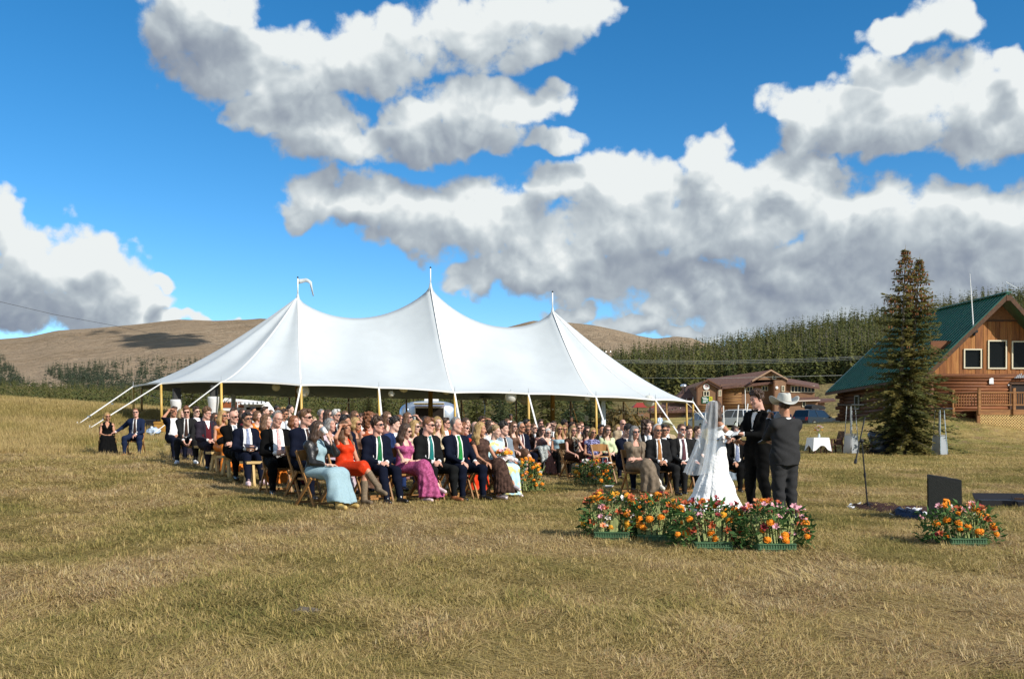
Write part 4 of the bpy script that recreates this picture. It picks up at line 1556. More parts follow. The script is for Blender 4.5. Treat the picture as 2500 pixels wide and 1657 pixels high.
MB().raw(s, [(0, 1, 2, 3)]).build('soffit', MAT_FASCIA, cabin)
MB().bar(cab(Rn) + Vector((0, -.05, -.30)), cab(Rn) + Vector((0, 1.6, -.30)), .26, .30).build('ridge_beam', MAT_FASCIA, cabin)

# gable wall: vertical boards above, logs below
xl = En.x + .75 - xr # left edge of the wall, cabin coordinates
zpk = Rn.z - .25
slope = (Rn.z - En.z) / (xr - En.x)
zlog = PX(0, 915, WY).z
zbase = PX(0, 1012, WY).z - 1.6
roofz = lambda x: zpk - .05 - slope * abs(x)
ztri = PX(0, 783, WY).z
x = xl
k = 0
holes = [(2353, 2394, 853, 898), (2412, 2455, 832, 899), (2470, 2514, 834, 899), (2534, 2576, 853, 898)]
HO = []
for a, b_, c, d in holes:
 HO.append((PX(a, 0, WY).x - xr, PX(b_, 0, WY).x - xr, PX(0, d, WY).z, PX(0, c, WY).z))
while x < -xl:
 w = .235
 x0, x1 = x + .006, min(x + w, -xl) - .006
 zt0, zt1 = min(roofz(x0), ztri), min(roofz(x1), ztri)
 spans = [(zlog, None)]
 for h in HO: # boards are cut round the windows
  if x1 > h[0] and x0 < h[1]:
   spans = [(zlog, h[2]), (h[3], None)]
 for z0, z1 in spans:
  t0, t1 = (zt0, zt1) if z1 is None else (z1, z1)
  if min(t0, t1) - z0 < .05:
   continue
  d = .012 * ((k * 7) % 3)
  MB().prism([(x0, 0, z0), (x1, 0, z0), (x1, 0, t1), (x0, 0, t0)], (0, -.03 - d, 0), (0, .03, 0)).build('board', MAT_BOARD[(k * 5 + k // 3) % 3], cabin)
 x += w
 k += 1
xt = (zpk - ztri) / slope
MB().prism([(-xt, 0, ztri + .03), (xt, 0, ztri + .03), (0, 0, zpk)], (0, -.06, 0), (0, .03, 0)).build('gable_panel', mat('gable_shingle', (.27, .12, .05), .8, var=.35, scale=6, stretch=(1, 1, 5)), cabin)
MB().box((0, -.05, ztri), (2 * xt + .1, .06, .10)).build('trim_board', MAT_FASCIA, cabin)
MB().box((0, -.06, zlog), (-2 * xl, .08, .12)).build('trim_board', MAT_LOG[1], cabin)
MB().box((0, .12, (zbase + zpk) / 2 - 1.2), (-2 * xl - .1, .12, zpk - zbase - 2.4)).build('inner_wall', MAT_LOG[1], cabin)
nl = int((zlog - zbase) / .18)
dx0, dx1, dz1 = PX(2466, 0, WY).x - xr, PX(2520, 0, WY).x - xr, PX(0, 938, WY).z
for i in range(nl):
 z = zlog - .13 - .18 * i
 for a, b_ in ([(xl - .12, dx0 - .05), (dx1 + .05, -xl)] if z - .1 < dz1 else [(xl - .12, -xl)]):
  MB().tube([(a, 0, z), (b_, 0, z)], .096, 10).build('log', MAT_LOG[(i * 3) % 2], cabin, smooth=True)
zd0 = PX(0, 1004, 56).z
dr = MB().box(((dx0 + dx1) / 2, -.02, (zd0 + dz1) / 2), (dx1 - dx0, .06, dz1 - zd0)).build('door', mat('dark_door', (.02, .012, .008), .5), cabin)
b = MB()
for xx in (dx0 - .04, dx1 + .04):
 b.box((xx, -.08, (zd0 + dz1) / 2), (.10, .12, dz1 - zd0 + .1))
b.box(((dx0 + dx1) / 2, -.08, dz1 + .06), (dx1 - dx0 + .2, .12, .12))
b.build('door_frame', MAT_FASCIA, dr)
for h in HO:
 w = MB().box(((h[0] + h[1]) / 2, .015, (h[2] + h[3]) / 2), (h[1] - h[0] - .02, .02, h[3] - h[2] - .02)).build('window', MAT_GLASS, cabin)
 b = MB()
 cx_, cz_ = (h[0] + h[1]) / 2, (h[2] + h[3]) / 2
 ww, hh = h[1] - h[0], h[3] - h[2]
 for sx in (-1, 1):
  b.box((cx_ + sx * (ww / 2), -.065, cz_), (.075, .08, hh + .075))
  b.box((cx_, -.065, cz_ + sx * (hh / 2)), (ww - .075, .08, .075))
 b.build('frame', MAT_TRIM, w)
# side wall in the shade, logs with crossed ends at the far corner
xs_n, xs_f = En.x + .75 - xr, Ef.x + .95 - xr
yn, yf = 0.0, Y1 - 1.0 - WY
zs_t = Ef.z - .1
for i in range(15):
 z = zs_t + .32 - .25 * i
 ext = .18 + .14 * ((i * 7) % 3)
 if z < GZ(xr + xs_f, WY + yf) - .5:
  break
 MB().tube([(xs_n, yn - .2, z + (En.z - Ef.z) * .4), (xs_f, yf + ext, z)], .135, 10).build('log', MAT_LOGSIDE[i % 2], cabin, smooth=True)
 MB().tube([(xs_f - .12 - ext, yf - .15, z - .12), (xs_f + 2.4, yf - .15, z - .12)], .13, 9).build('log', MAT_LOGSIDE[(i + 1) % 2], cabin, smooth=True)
for f, ws in ((.79, .75), (.42, .95)):
 px_ = xs_n + (xs_f - xs_n) * f
 y_ = yn + (yf - yn) * f
 zc = PX(0, 982, WY + y_).z
 w = MB().box((px_ - .13, y_, zc), (.05, ws, .85)).build('window', MAT_GLASS, cabin)
 b = MB()
 for sy in (-1, 1):
  b.box((px_ - .16, y_ + sy * ws / 2, zc), (.07, .08, .95))
  b.box((px_ - .16, y_, zc + sy * .44), (.07, ws - .08, .08))
 b.build('frame', mat('grey_frame', (.32, .32, .28), .6), w)
MB().box((xr * 0 + .6, yf, (zbase + Ef.z) / 2 - .2), (2 * (-xl) - .4, .1, Ef.z - zbase)).build('rear_wall', MAT_LOG[1], cabin)
# wall fittings
p = cab(PX(2379, 809, WY - .15))
lamp = MB().box(p, (.30, .26, .16)).build('floodlight', MAT_BLACK, cabin)
MB().box(p + Vector((0, .1, -.14)), (.12, .2, .2)).build('bracket', MAT_BLACK, lamp)
p = cab(PX(2419, 930, WY - .08))
MB().raw([p + Vector(v) for v in ((-.13, -.08, -.16), (.13, -.08, -.17), (.12, -.08, .16), (.02, -.08, .19), (-.12, -.08, .13))], [(0, 1, 2, 3, 4)]).build('wall_notice', MAT_WHITE, cabin)
p = cab(PX(2492, 922, WY - .2))
b = MB()
for k in range(5):
 b.tube([p + Vector((-.28 + .11 * k, 0, .02 * (k % 2))), p + Vector((-.20 + .11 * k, -.06, .16 + .05 * (k % 3)))], [.05, .025], 6)
b.bar(p + Vector((-.35, .02, 0)), p + Vector((.4, .02, .04)), .06)
b.build('wall_ornament', mat('pewter_ornament', (.5, .52, .55), .45), cabin)
p = cab(PX(2462, 940, WY - .1))
MB().ball(p, .05, 8, 6).build('door_lamp', MAT_WHITE, cabin)
a0, a1 = cab(PX(2377, 806, 57.2)), cab(PX(2368, 668, 57.2))
MB().tube([a0, a0.lerp(a1, .5), a1], [.035, .03, .012], 8).build('antenna', MAT_WHITE, cabin)
p = cab(Rn) + Vector((.25, .6, .1))
an = MB().tube([p, p + Vector((0, 0, .45))], .03, 6).build('aerial_mast', MAT_STEEL, cabin)
MB().bar(p + Vector((-.1, 0, .62)), p + Vector((.6, .1, .26)), .035).build('aerial', MAT_STEEL, an)

# deck: posts, rails, balusters, rim, lattice skirt
deck = thing('timber_deck', 'raised timber deck with baluster railing and a pale lattice skirt before the cabin', 'deck', Vector((xr, 56.0, 0)))
YD = 56.0
dpx = lambda px, py, y=YD: PX(px, py, y) - Vector((xr, 56.0, 0))
zr0, zr1, zb0 = dpx(0, 957).z, dpx(0, 990).z, dpx(0, 1003).z
xa, xb = dpx(2389, 0).x, dpx(2640, 0).x
MB().box(((xa + xb) / 2, .95, zb0 + .02), (xb - xa, 1.85, .06)).build('deck_floor', MAT_DECK, deck)
MB().box(((xa + xb) / 2, -.02, zb0 - .06), (xb - xa + .1, .07, .30)).build('rim_board', MAT_DECK, deck)
posts = [xa + i * (dpx(2474, 0).x - xa) for i in range(4)]
for xx in posts:
 MB().box((xx, -.08, (zr0 + zb0) / 2 + .02), (.14, .14, zr0 - zb0 + .42)).build('rail_post', MAT_DECK, deck)
for i in range(3):
 x0, x1 = posts[i] + .07, posts[i + 1] - .07
 MB().box(((x0 + x1) / 2, -.08, zr0 - .02), (x1 - x0, .13, .06)).build('top_rail', MAT_DECK, deck)
 MB().box(((x0 + x1) / 2, -.08, zr1 + .04), (x1 - x0, .06, .08)).build('bottom_rail', MAT_DECK, deck)
 n = 14
 for k in range(n):
  xx = x0 + (k + .5) * (x1 - x0) / n
  MB().tube([(xx, -.08, zr1 + .08), (xx, -.08, zr0 - .05)], .026, 6).build('baluster', MAT_DECK, deck)
MB().bar((xa, -.02, zr0 - .02), (xa - .55, 1.8, zr0 - .02), .12, .06).build('top_rail', MAT_DECK, deck)
for k in range(9):
 f = (k + .5) / 9
 MB().tube([(xa - .55 * f, 1.8 * f, zr1), (xa - .55 * f, 1.8 * f, zr0 - .05)], .026, 6).build('baluster', MAT_DECK, deck)
MB().box((xa - .62, 1.8, (zr0 + zb0) / 2), (.13, .13, zr0 - zb0 + .4)).build('rail_post', MAT_DECK, deck)
MB().box((xa - .02, -.02, zb0 - .8), (.16, .12, 1.6)).build('corner_post', MAT_DECK, deck)
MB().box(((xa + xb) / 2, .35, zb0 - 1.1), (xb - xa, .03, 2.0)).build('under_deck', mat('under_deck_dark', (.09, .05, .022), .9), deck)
zt, zl = zb0 - .21, zb0 - 1.75
n = 0
pitch = .155
h = zt - zl
lat1, lat2 = MB(), MB()
k = 0
xx = xa - h
lths = []
while xx < xb + h:
 for sgn, mb in ((1, lat1), (-1, lat2)):
  # a lath at 45 degrees, clipped to the skirt
  a, c = (xx, zl), (xx + sgn * h, zt)
  t0, t1 = 0.0, 1.0
  for lim, s in ((xa + .06, 1), (xb, -1)):
   da, dc = (a[0] - lim) * s, (c[0] - lim) * s
   if da < 0 and dc < 0:
    t0, t1 = 1, 0
   elif da < 0:
    t0 = max(t0, da / (da - dc))
   elif dc < 0:
    t1 = min(t1, da / (da - dc))
  if t1 - t0 > .03:
   p, q2 = (a[0] + (c[0] - a[0]) * t0, a[1] + h * t0), (a[0] + (c[0] - a[0]) * t1, a[1] + h * t1)
   y = -.035 if sgn > 0 else -.015
   MB().bar((p[0], y, p[1]), (q2[0], y, q2[1]), .046, .018, up=(0, 1, 0)).build('lath', MAT_LATTICE, deck)
 xx += pitch
 k += 1

# ------------------------------------------------------------------ the brown lodge, farther back
MAT_LODGE = mat('brown_lodge_siding', (.215, .115, .062), .85, var=.12, scale=1.5)
MAT_LODGE2 = mat('brown_lodge_siding_pale', (.255, .145, .085), .85, var=.12, scale=1.5)
MAT_LODGETRIM = mat('dark_brown_trim', (.10, .045, .022), .7)
MAT_SHINGLE = mat('brown_shingles', (.135, .072, .055), .9, var=.3, scale=3, bump=.4, bscale=20)
MAT_SLAB = [mat('log_slab', (.30, .16, .06), .7, var=.25, scale=3, stretch=(.2, 1, 1)), mat('log_slab_dark', (.22, .11, .045), .7, var=.25, scale=3, stretch=(.2, 1, 1))]
LY = 134.0
lo = Vector((XA(1820, LY), LY, 0))
lodge = thing('brown_lodge', 'brown wooden lodge with gabled roof, round emblem and log slab siding behind the cars', 'lodge', lo)
K = LY / F_PX

def lp(px, py, dy=0.0):
 """A lodge point: seen at this pixel, dy metres behind the lodge front."""
 return PX(px, py, LY + dy) - lo

def wallp(name, pts, dy0, dy1, m):
 """Wall seen as this outline, from depth dy0 to dy1 behind the front."""
 P = [lp(*p) for p in pts]
 return MB().prism(P, (0, dy0, 0), (0, dy1, 0)).build(name, m, lodge)

# main hall, tower with emblem, right bay, right wing, lean-to, left wing
wallp('hall_wall', [(1764, 1062), (1888, 1062), (1888, 929), (1764, 938)], 1.2, 9.0, MAT_LODGE)
wallp('tower_wall', [(1700, 1062), (1750, 1062), (1750, 941), (1725, 928), (1700, 943)], -.6, 8, MAT_LODGE)
wallp('tower_side', [(1750, 1062), (1764, 1062), (1764, 942), (1750, 942)], .2, 8, MAT_LODGE2)
wallp('bay_wall', [(1888, 1062), (1917, 1062), (1917, 928), (1888, 928)], -.4, 8, MAT_LODGE2)
wallp('wing_wall', [(1917, 1062), (1998, 1062), (1998, 944), (1917, 932)], 1.6, 9, MAT_LODGE)
wallp('lean_to_wall', [(1924, 1062), (1998, 1062), (1998, 977), (1924, 979)], .3, 1.7, MAT_LODGE2)
wallp('left_wing_wall', [(1640, 1062), (1702, 1062), (1702, 972), (1640, 978)], 2, 9, MAT_LODGE)
wallp('low_wing_wall', [(1585, 1062), (1692, 1062), (1692, 1004), (1585, 1004)], -2.0, 3, MAT_LODGE)
wallp('shed_wall', [(2002, 1012), (2036, 1012), (2036, 979), (2002, 975)], 4, 9, MAT_LODGE2)
wallp('shed_door', [(2005, 1006), (2012, 1006), (2012, 974), (2005, 979)], 3.9, 4.1, MAT_BLACK)

def slab(name, pts, th, m=MAT_SHINGLE):
 P = [lp(*p) for p in pts]
 n = len(P)
 return MB().raw(P + [p - Vector((0, 0, th)) for p in P], [tuple(range(n)), tuple(range(n, 2 * n))[::-1]] + [(i, n + i, n + (i + 1) % n, (i + 1) % n) for i in range(n)]).build(name, m, lodge)

slab('main_roof', [(1752, 944, .2), (1890, 931, .2), (1906, 926, 0.2), (1880, 903, 8), (1729, 924, 8)], .35)
slab('main_roof', [(1729, 924, 8), (1880, 903, 8), (1906, 926, 17), (1745, 946, 17)], .35)
slab('tower_roof', [(1696, 946, -1.0), (1725, 926, -1.0), (1729, 924, 8), (1690, 946, 8)], .3)
slab('tower_roof', [(1725, 926, -1.0), (1758, 945, -1.0), (1762, 940, 8), (1729, 924, 8)], .3)
slab('left_roof', [(1642, 977, 1.5), (1702, 968, 1.5), (1700, 934, 8), (1672, 944, 8)], .35)
slab('left_roof', [(1642, 977, 1.5), (1672, 944, 8), (1640, 975, 12)], .35)
wallp('front_gable', [(1838, 928), (1919, 925), (1880, 905)], .0, .25, MAT_LODGE2)
slab('gable_roof', [(1832, 931, -.5), (1880, 902, -.5), (1880, 902, 8), (1838, 929, 6)], .3)
slab('gable_roof', [(1880, 902, -.5), (1922, 926, -.5), (1920, 926, 8), (1880, 902, 8)], .3)
slab('wing_roof', [(1912, 930, .9), (2001, 945, .9), (1998, 936, 8), (1912, 921, 8)], .3)
slab('lean_to_roof', [(1920, 978, -.2), (2001, 975, -.2), (2000, 968, 1.8), (1920, 970, 1.8)], .25)
slab('low_roof', [(1580, 1003, -2.6), (1697, 1001, -2.6), (1697, 985, 3.4), (1590, 988, 3.4)], .3)
slab('shed_roof', [(2000, 980, 3.6), (2040, 976, 3.6), (2036, 972, 9), (2002, 972, 9)], .2)
wallp('eave_trim', [(1920, 981), (2001, 978), (2001, 975), (1920, 978)], -.3, -.18, mat('pale_gutter', (.5, .42, .36), .6))
wallp('corner_trim', [(1698, 1000), (1701, 1000), (1701, 944), (1698, 945)], -.75, -.6, MAT_LODGETRIM)
wallp('corner_trim', [(1748, 1000), (1751, 1000), (1751, 942), (1748, 941)], -.75, -.6, MAT_LODGETRIM)
wallp('corner_trim', [(1886, 1010), (1889, 1010), (1889, 928), (1886, 928)], -.6, -.45, MAT_LODGETRIM)
wallp('barge_board', [(1696, 949), (1725, 930), (1725, 926), (1696, 945)], -1.1, -.95, MAT_LODGETRIM)
wallp('barge_board', [(1725, 930), (1757, 948), (1757, 944), (1725, 926)], -1.1, -.95, MAT_LODGETRIM)
wallp('barge_board', [(1834, 932), (1880, 906), (1880, 902), (1834, 928)], -.6, -.5, mat('pale_barge', (.34, .22, .14), .7))
wallp('barge_board', [(1880, 906), (1921, 929), (1921, 925), (1880, 902)], -.6, -.5, mat('pale_barge_right', (.34, .22, .14), .7))
# log slabs
for i in range(11):
 y = 945 + i * 4.0
 MB().tube([lp(1765, y, 1.05), lp(1811, y - 2.2, 1.05)], .125, 8).build('log_slab', MAT_SLAB[i % 2], lodge, smooth=True)
for i in range(12):
 y = 988 + i * 4.3
 MB().tube([lp(1764, y, .9), lp(1918, y - 1.0, .9)], .13, 8).build('log_slab', MAT_SLAB[(i + 1) % 2], lodge, smooth=True)
for i in range(9):
 y = 990 + i * 4.3
 MB().tube([lp(1701, y, -.7), lp(1750, y - .5, -.7)], .13, 8).build('log_slab', MAT_SLAB[i % 2], lodge, smooth=True)

def lodge_window(x0, y0, x1, y1, dy, panes=2):
 a, c = lp(x0, y1, dy), lp(x1, y0, dy)
 w = MB().box(((a.x + c.x) / 2, a.y - .02, (a.z + c.z) / 2), (c.x - a.x, .04, c.z - a.z)).build('window', MAT_GLASS, lodge)
 b = MB()
 for k in range(panes + 1):
  b.box((a.x + (c.x - a.x) * k / panes, a.y - .06, (a.z + c.z) / 2), (.085, .07, c.z - a.z + .09))
 for z in (a.z, c.z):
  b.box(((a.x + c.x) / 2, a.y - .055, z), (c.x - a.x - .05, .06, .085))
 b.build('frame', MAT_TRIM, w)

lodge_window(1718, 955, 1731, 966, -.62)
lodge_window(1753.5, 953, 1760, 966, .18)
lodge_window(1823, 944, 1837, 955, 1.18)
lodge_window(1860, 942, 1874, 953, 1.18)
lodge_window(1909, 942, 1914, 955, -.42, 1)
lodge_window(1931, 942, 1988, 957, 1.58, 7)
lodge_window(1959, 980, 1966, 992, .28, 1)
lodge_window(1886, 916, 1894, 925, .0, 1)
# emblem, sign, lamp, conduit
c = lp(1724.5, 944, -.62)
em = MB().tube([c, c - Vector((0, .08, 0))], .42, 24).build('round_emblem', mat('emblem_white', (.78, .78, .76), .5), lodge)
red, ink = mat('emblem_red', (.42, .08, .06), .6), mat('emblem_ink', (.10, .09, .09), .6)
d = c - Vector((0, .085, 0))
MB().tube([d + Vector((.17 * math.cos(a), 0, .05 + .19 * math.sin(a))) for a in np.linspace(-.6, 3.75, 14)], .045, 5).build('emblem_arc', red, em)
MB().ball(d + Vector((0, 0, .0)), (.07, .015, .10), 8, 6).build('emblem_figure', ink, em)
MB().box(d + Vector((0, 0, -.24)), (.26, .012, .05)).build('emblem_lettering', ink, em)
a, e = lp(1713, 984, -.62), lp(1731, 968, -.62)
sg = MB().box(((a.x + e.x) / 2, a.y - .05, (a.z + e.z) / 2), (e.x - a.x, .06, e.z - a.z)).build('green_sign', mat('sign_green', (.02, .10, .045), .5), lodge)
for k, (u, w) in enumerate(((.05, .62), (.18, .70), (.18, .66), (.15, .42))):
 zz = e.z - (e.z - a.z) * (.16 + .225 * k)
 MB().box((a.x + (e.x - a.x) * (u + w / 2), a.y - .085, zz), ((e.x - a.x) * w, .012, .085)).build('sign_lettering', MAT_WHITE, sg)
a, e = lp(1731, 979, -.62), lp(1739, 968, -.62)
sy = MB().box(((a.x + e.x) / 2, a.y - .05, (a.z + e.z) / 2), (e.x - a.x, .06, e.z - a.z)).build('yellow_sign', mat('sign_yellow', (.55, .50, .03), .5), lodge)
MB().box(((a.x + e.x) / 2, a.y - .085, (a.z + e.z) / 2), (.2, .012, .26)).build('sign_mark', mat('sign_olive', (.25, .25, .03), .5), sy)
MB().tube([lp(1774, 946, .7), lp(1816, 944.5, .7), lp(1819, 947, .7), lp(1820, 1005, .7)], .06, 6).build('conduit', MAT_WHITE, lodge)
MB().box(lp(1772, 946, .6), (.3, .25, .28)).build('flood_lamp', MAT_WHITE, lodge)
c = lp(1896, 946.5, -.5)
MB().ball(c, (.22, .12, .22), 12, 8).build('satellite_dish', MAT_WHITE, lodge)
q = lp(1669, 950, 4)
MB().lathe([(.26, -1.2), (.26, .15), (.42, .2), (.44, .55), (.30, .72), (.05, .75)], q, 14).build('chrome_vent', mat('chrome_vent', (.75, .75, .75), .25, metal=.9), lodge, smooth=True)
# outside stair, and a near-black block painted as the shadow on the bank
st = MB()
for k in range(12):
 f = k / 11
 st.box(lp(1693 + 22 * f, 985 + 40 * f, -1.6), (.95, .5, .07))
st.build('stair', MAT_FASCIA, lodge)
for s_ in (-2.0, -1.2):
 MB().bar(lp(1690, 975, s_), lp(1716, 1022, s_), .1).build('handrail', MAT_TRIM, lodge)
MB().prism([lp(1648, 1034, -3), lp(1704, 1034, -3), lp(1704, 1008, -3), lp(1690, 1006, -3), lp(1668, 1016, -3)], (0, 0, 0), (0, .9, 0)).build('shadow_block', mat('painted_shadow', (.022, .018, .014), .9), lodge)

# ------------------------------------------------------------------ vehicles
MAT_TYRE = mat('tyre', (.018, .018, .018), .9)
MAT_CARGLASS = mat('car_glass', (.012, .016, .020), .05, spec=.8)
MAT_LAMP = mat('headlight_lens', (.65, .66, .66), .1, spec=.8)
MAT_TAIL = mat('tail_lamp', (.35, .02, .02), .25)
MAT_CHROME = mat('chrome', (.7, .7, .7), .18, metal=1)

def car(name, label, loc, rz, paint, L=4.7, W=1.85, H=1.72, kind='suv', box=False):
 """Nose towards local -x."""
 t = thing(name, label, 'car', loc, rz, 'cars parked by the brown lodge')
 h = H
 low, belt = .32, (.98 if kind == 'suv' else .86) * H / 1.72
 prof = [(-L / 2, low + .1), (-L / 2 + .02, belt * .72), (-L / 2 + .14, belt * .86), (-L * .20, belt * 1.02), (L / 2 - .06, belt * 1.04), (L / 2, belt * .75), (L / 2 - .02, low + .08), (L / 2 - .2, low), (-L / 2 + .2, low)]
 V, Fc = [], []
 n = len(prof)
 for y, s in ((-W / 2, .985), (-W / 2 * .96, 1.0), (W / 2 * .96, 1.0), (W / 2, .985)):
  for x, z in prof:
   edge = abs(y) == W / 2
   V.append((x * (.985 if edge else 1), y, low + (z - low) * (.96 if edge else 1) + (.02 if edge else 0)))
 for j in range(3):
  for i in range(n):
   Fc.append((j * n + i, j * n + (i + 1) % n, (j + 1) * n + (i + 1) % n, (j + 1) * n + i))
 Fc += [tuple(range(n))[::-1], tuple(3 * n + k for k in range(n))]
 obj('body', mesh_np('body', V, Fc, (paint,)), t)
 x0, x1 = -L * .20, L / 2 - .10
 xr0, xr1 = (-L * .04, L / 2 - .38) if kind == 'suv' else (-L * .02, L * .22)
 if kind != 'suv':
  x1 = L * .36
 wb, wt_ = W / 2 * .93, W / 2 * .76
 zb, zt = belt * 1.02, h
 cab_ = MB()
 P = [(x0, -wb, zb), (x1, -wb, zb), (x1, wb, zb), (x0, wb, zb), (xr0, -wt_, zt - .06), (xr1, -wt_, zt - .06), (xr1, wt_, zt - .06), (xr0, wt_, zt - .06)]
 cab_.raw(P, [(0, 1, 5, 4), (1, 2, 6, 5), (2, 3, 7, 6), (3, 0, 4, 7)])
 cab_.build('glasshouse', MAT_CARGLASS, t)
 r = MB()
 r.raw([(xr0, -wt_, zt - .06), (xr1, -wt_, zt - .06), (xr1, wt_, zt - .06), (xr0, wt_, zt - .06), (xr0 + .12, -wt_ * .85, zt), (xr1 - .1, -wt_ * .85, zt), (xr1 - .1, wt_ * .85, zt), (xr0 + .12, wt_ * .85, zt)], [(0, 1, 5, 4), (1, 2, 6, 5), (2, 3, 7, 6), (3, 0, 4, 7), (4, 5, 6, 7)])
 r.build('roof', paint, t)
 for s in (-1, 1):
  for (xa_, xb_) in ((x0, xr0), (x1, xr1), ((x0 + x1) / 2 + .1, (xr0 + xr1) / 2 + .1)):
   MB().bar((xa_, s * wb * 1.01, zb), (xb_, s * wt_ * 1.01, zt - .05), .10, .04, up=(0, s, 0)).build('pillar', paint, t)
  for x in (-L * .31, L * .30):
   w = MB().tube([(x, s * (W / 2 - .24), .35), (x, s * (W / 2 + .005), .35)], .35, 18).build('wheel', MAT_TYRE, t)
   MB().tube([(x, s * (W / 2 + .001), .35), (x, s * (W / 2 + .02), .35)], .22, 12).build('rim', MAT_CHROME, w)
  MB().box((-L / 2 + .06, s * W * .36, belt * .78), (.16, .38, .15)).build('headlight', MAT_LAMP, t)
  MB().box((L / 2 - .04, s * W * .40, belt * .86), (.10, .24, .28)).build('tail_light', MAT_TAIL, t)
  MB().box((-L * .17, s * (W / 2 + .09), belt * 1.03), (.12, .2, .13)).build('wing_mirror', paint, t)
  MB().box((0, s * (W / 2 + .003), belt * .9), (.22, .02, .03)).build('door_handle', MAT_CHROME, t)
 MB().box((-L / 2 - .0, 0, belt * .66), (.06, W * .62, .16)).build('grille', MAT_BLACK, t)
 MB().box((-L / 2 - .03, 0, low + .12), (.12, W * .9, .16)).build('bumper', paint, t)
 MB().box((L / 2 + .02, 0, low + .14), (.12, W * .9, .18)).build('bumper', MAT_BLACK, t)
 MB().box((-L / 2 - .1, 0, low + .16), (.012, .42, .12)).build('number_plate', MAT_WHITE, t)
 if box:
  b = MB()
  prof = [(-.95, .0), (-1.0, .12), (-.75, .30), (.55, .40), (.95, .30), (1.0, .1), (.9, 0)]
  b.prism([(x + .15, 0, z + zt + .08) for x, z in prof], (0, -.42, 0), (0, .42, 0))
  b.build('roof_box', MAT_BLACK, t)
  for x in (-.4, .6):
   MB().box((x, 0, zt + .05), (.06, W * .78, .05)).build('roof_bar', MAT_STEEL, t)
 return t

def carpos(px, py, Y):
 p = PX(px, py, Y)
 return p

PAINT_BLUE = mat('dark_blue_paint', (.010, .018, .030), .22, spec=.7)
PAINT_WHITE = mat('white_car_paint', (.72, .72, .70), .3, spec=.6)
PAINT_NAVY = mat('navy_paint', (.015, .025, .05), .25, spec=.7)
PAINT_GREY = mat('graphite_paint', (.05, .055, .06), .25, spec=.7)
car('parked_car', 'dark blue estate car with a black roof box beside the log cabin corner', PX(1992, 1043, 92), math.radians(215), PAINT_BLUE, 4.6, 1.85, 1.62, 'suv', True)
car('parked_car', 'dark low car half hidden behind the celebrant, left of the roof box car', PX(1905, 1040, 98), math.radians(205), PAINT_NAVY, 4.5, 1.8, 1.45, 'sedan')
car('parked_car', 'white van-like off-roader seen from behind between the bride and the groom', PX(1792, 1046, 92), math.radians(-62), PAINT_WHITE, 4.9, 1.95, 1.75, 'suv')
car('parked_car', 'silver car mostly hidden behind the veil of the bride', PX(1716, 1050, 96), math.radians(-75), mat('silver_paint', (.55, .56, .56), .3, metal=.4), 4.7, 1.85, 1.7, 'suv')

# ------------------------------------------------------------------ small red kiosk beyond the tent
ko = PX(1570, 1038, 112)
t = thing('kiosk', 'little kiosk with a red roof beyond the right end of the tent', 'kiosk', ko)
MB().box((0, 0, .75), (1.5, 1.2, 1.5)).build('counter_wall', MAT_LODGE, t)
for sx in (-.7, .7):
 MB().box((sx, -.55, 1.3), (.1, .1, 1.5)).build('post', MAT_FASCIA, t)
MB().raw([(-1.25, -1.1, 2.0), (1.25, -1.1, 2.0), (1.25, 1.1, 2.0), (-1.25, 1.1, 2.0), (-.7, 0, 2.55), (.7, 0, 2.55)], [(0, 1, 5, 4), (1, 2, 5), (2, 3, 4, 5), (3, 0, 4), (3, 2, 1, 0)]).build('roof', mat('red_roof', (.28, .035, .025), .5), t)
for i, (px, lab) in enumerate(((1530, 'split rail fence length running left of the red roofed kiosk'), (1550, 'split rail fence length next to the red roofed kiosk'))):
 f = PX(px, 1037, 110)
 t = thing('rail_fence', lab, 'fence', f, .2, 'rail fence beyond the tent')
 for sx in (-.8, .8):
  MB().box((sx, 0, .55), (.12, .12, 1.3)).build('post', MAT_BARK, t)
 for z in (.35, .7, 1.05):
  MB().tube([(-1.0, -.08, z), (1.0, -.08, z + .03)], .05, 6).build('rail', MAT_BARK, t)

# ------------------------------------------------------------------ power lines
MAT_WIRE = mat('weathered_wire', (.45, .45, .40), .6)
MAT_WIRE_DARK = mat('dark_wire', (.05, .05, .05), .7)
po = PX(1472, 1020, 205)
pole = thing('power_pole', 'wooden power pole with a crossarm rising just behind the tent right slope', 'power pole', po)
zt = PX(1472, 862, 205).z - po.z
MB().tube([(0, 0, -1), (0, 0, zt + .7)], [.17, .12], 8).build('pole', MAT_BARK, pole)
MB().box((0, -.16, zt + .1), (3.4, .14, .16)).build('crossarm', MAT_BARK, pole)
for sx in (-1.55, -.6, .6, 1.55):
 MB().lathe([(.06, 0), (.09, .08), (.05, .2)], (sx, -.16, zt + .18), 8).build('insulator', MAT_STEEL, pole)
po2 = PX(2124, 985, 150)
pole2 = thing('power_pole', 'slim utility pole with a small bracket behind the green roof of the log cabin', 'power pole', po2)
zt2 = PX(2124, 868, 150).z - po2.z
MB().tube([(0, 0, -1), (0, 0, zt2)], .06, 8).build('pole', mat('grey_pole', (.42, .42, .38), .6), pole2)
MB().bar((-.6, 0, zt2 - 2.2), (.0, 0, zt2 - 2.2), .06).build('bracket', MAT_STEEL, pole2)
MB().tube([(-.6, 0, zt2 - 3.6), (-.6, 0, zt2 - .9)], .045, 6).build('pole', MAT_STEEL, pole2)

def wire(label, pts, r, m):
 A = PX(*pts[0])
 P = [PX(*p) - A for p in pts]
 o = MB().tube(P, r, 5).build('power_line', m)
 o.location = A
 tag(o, label, 'wire', 'overhead wires')

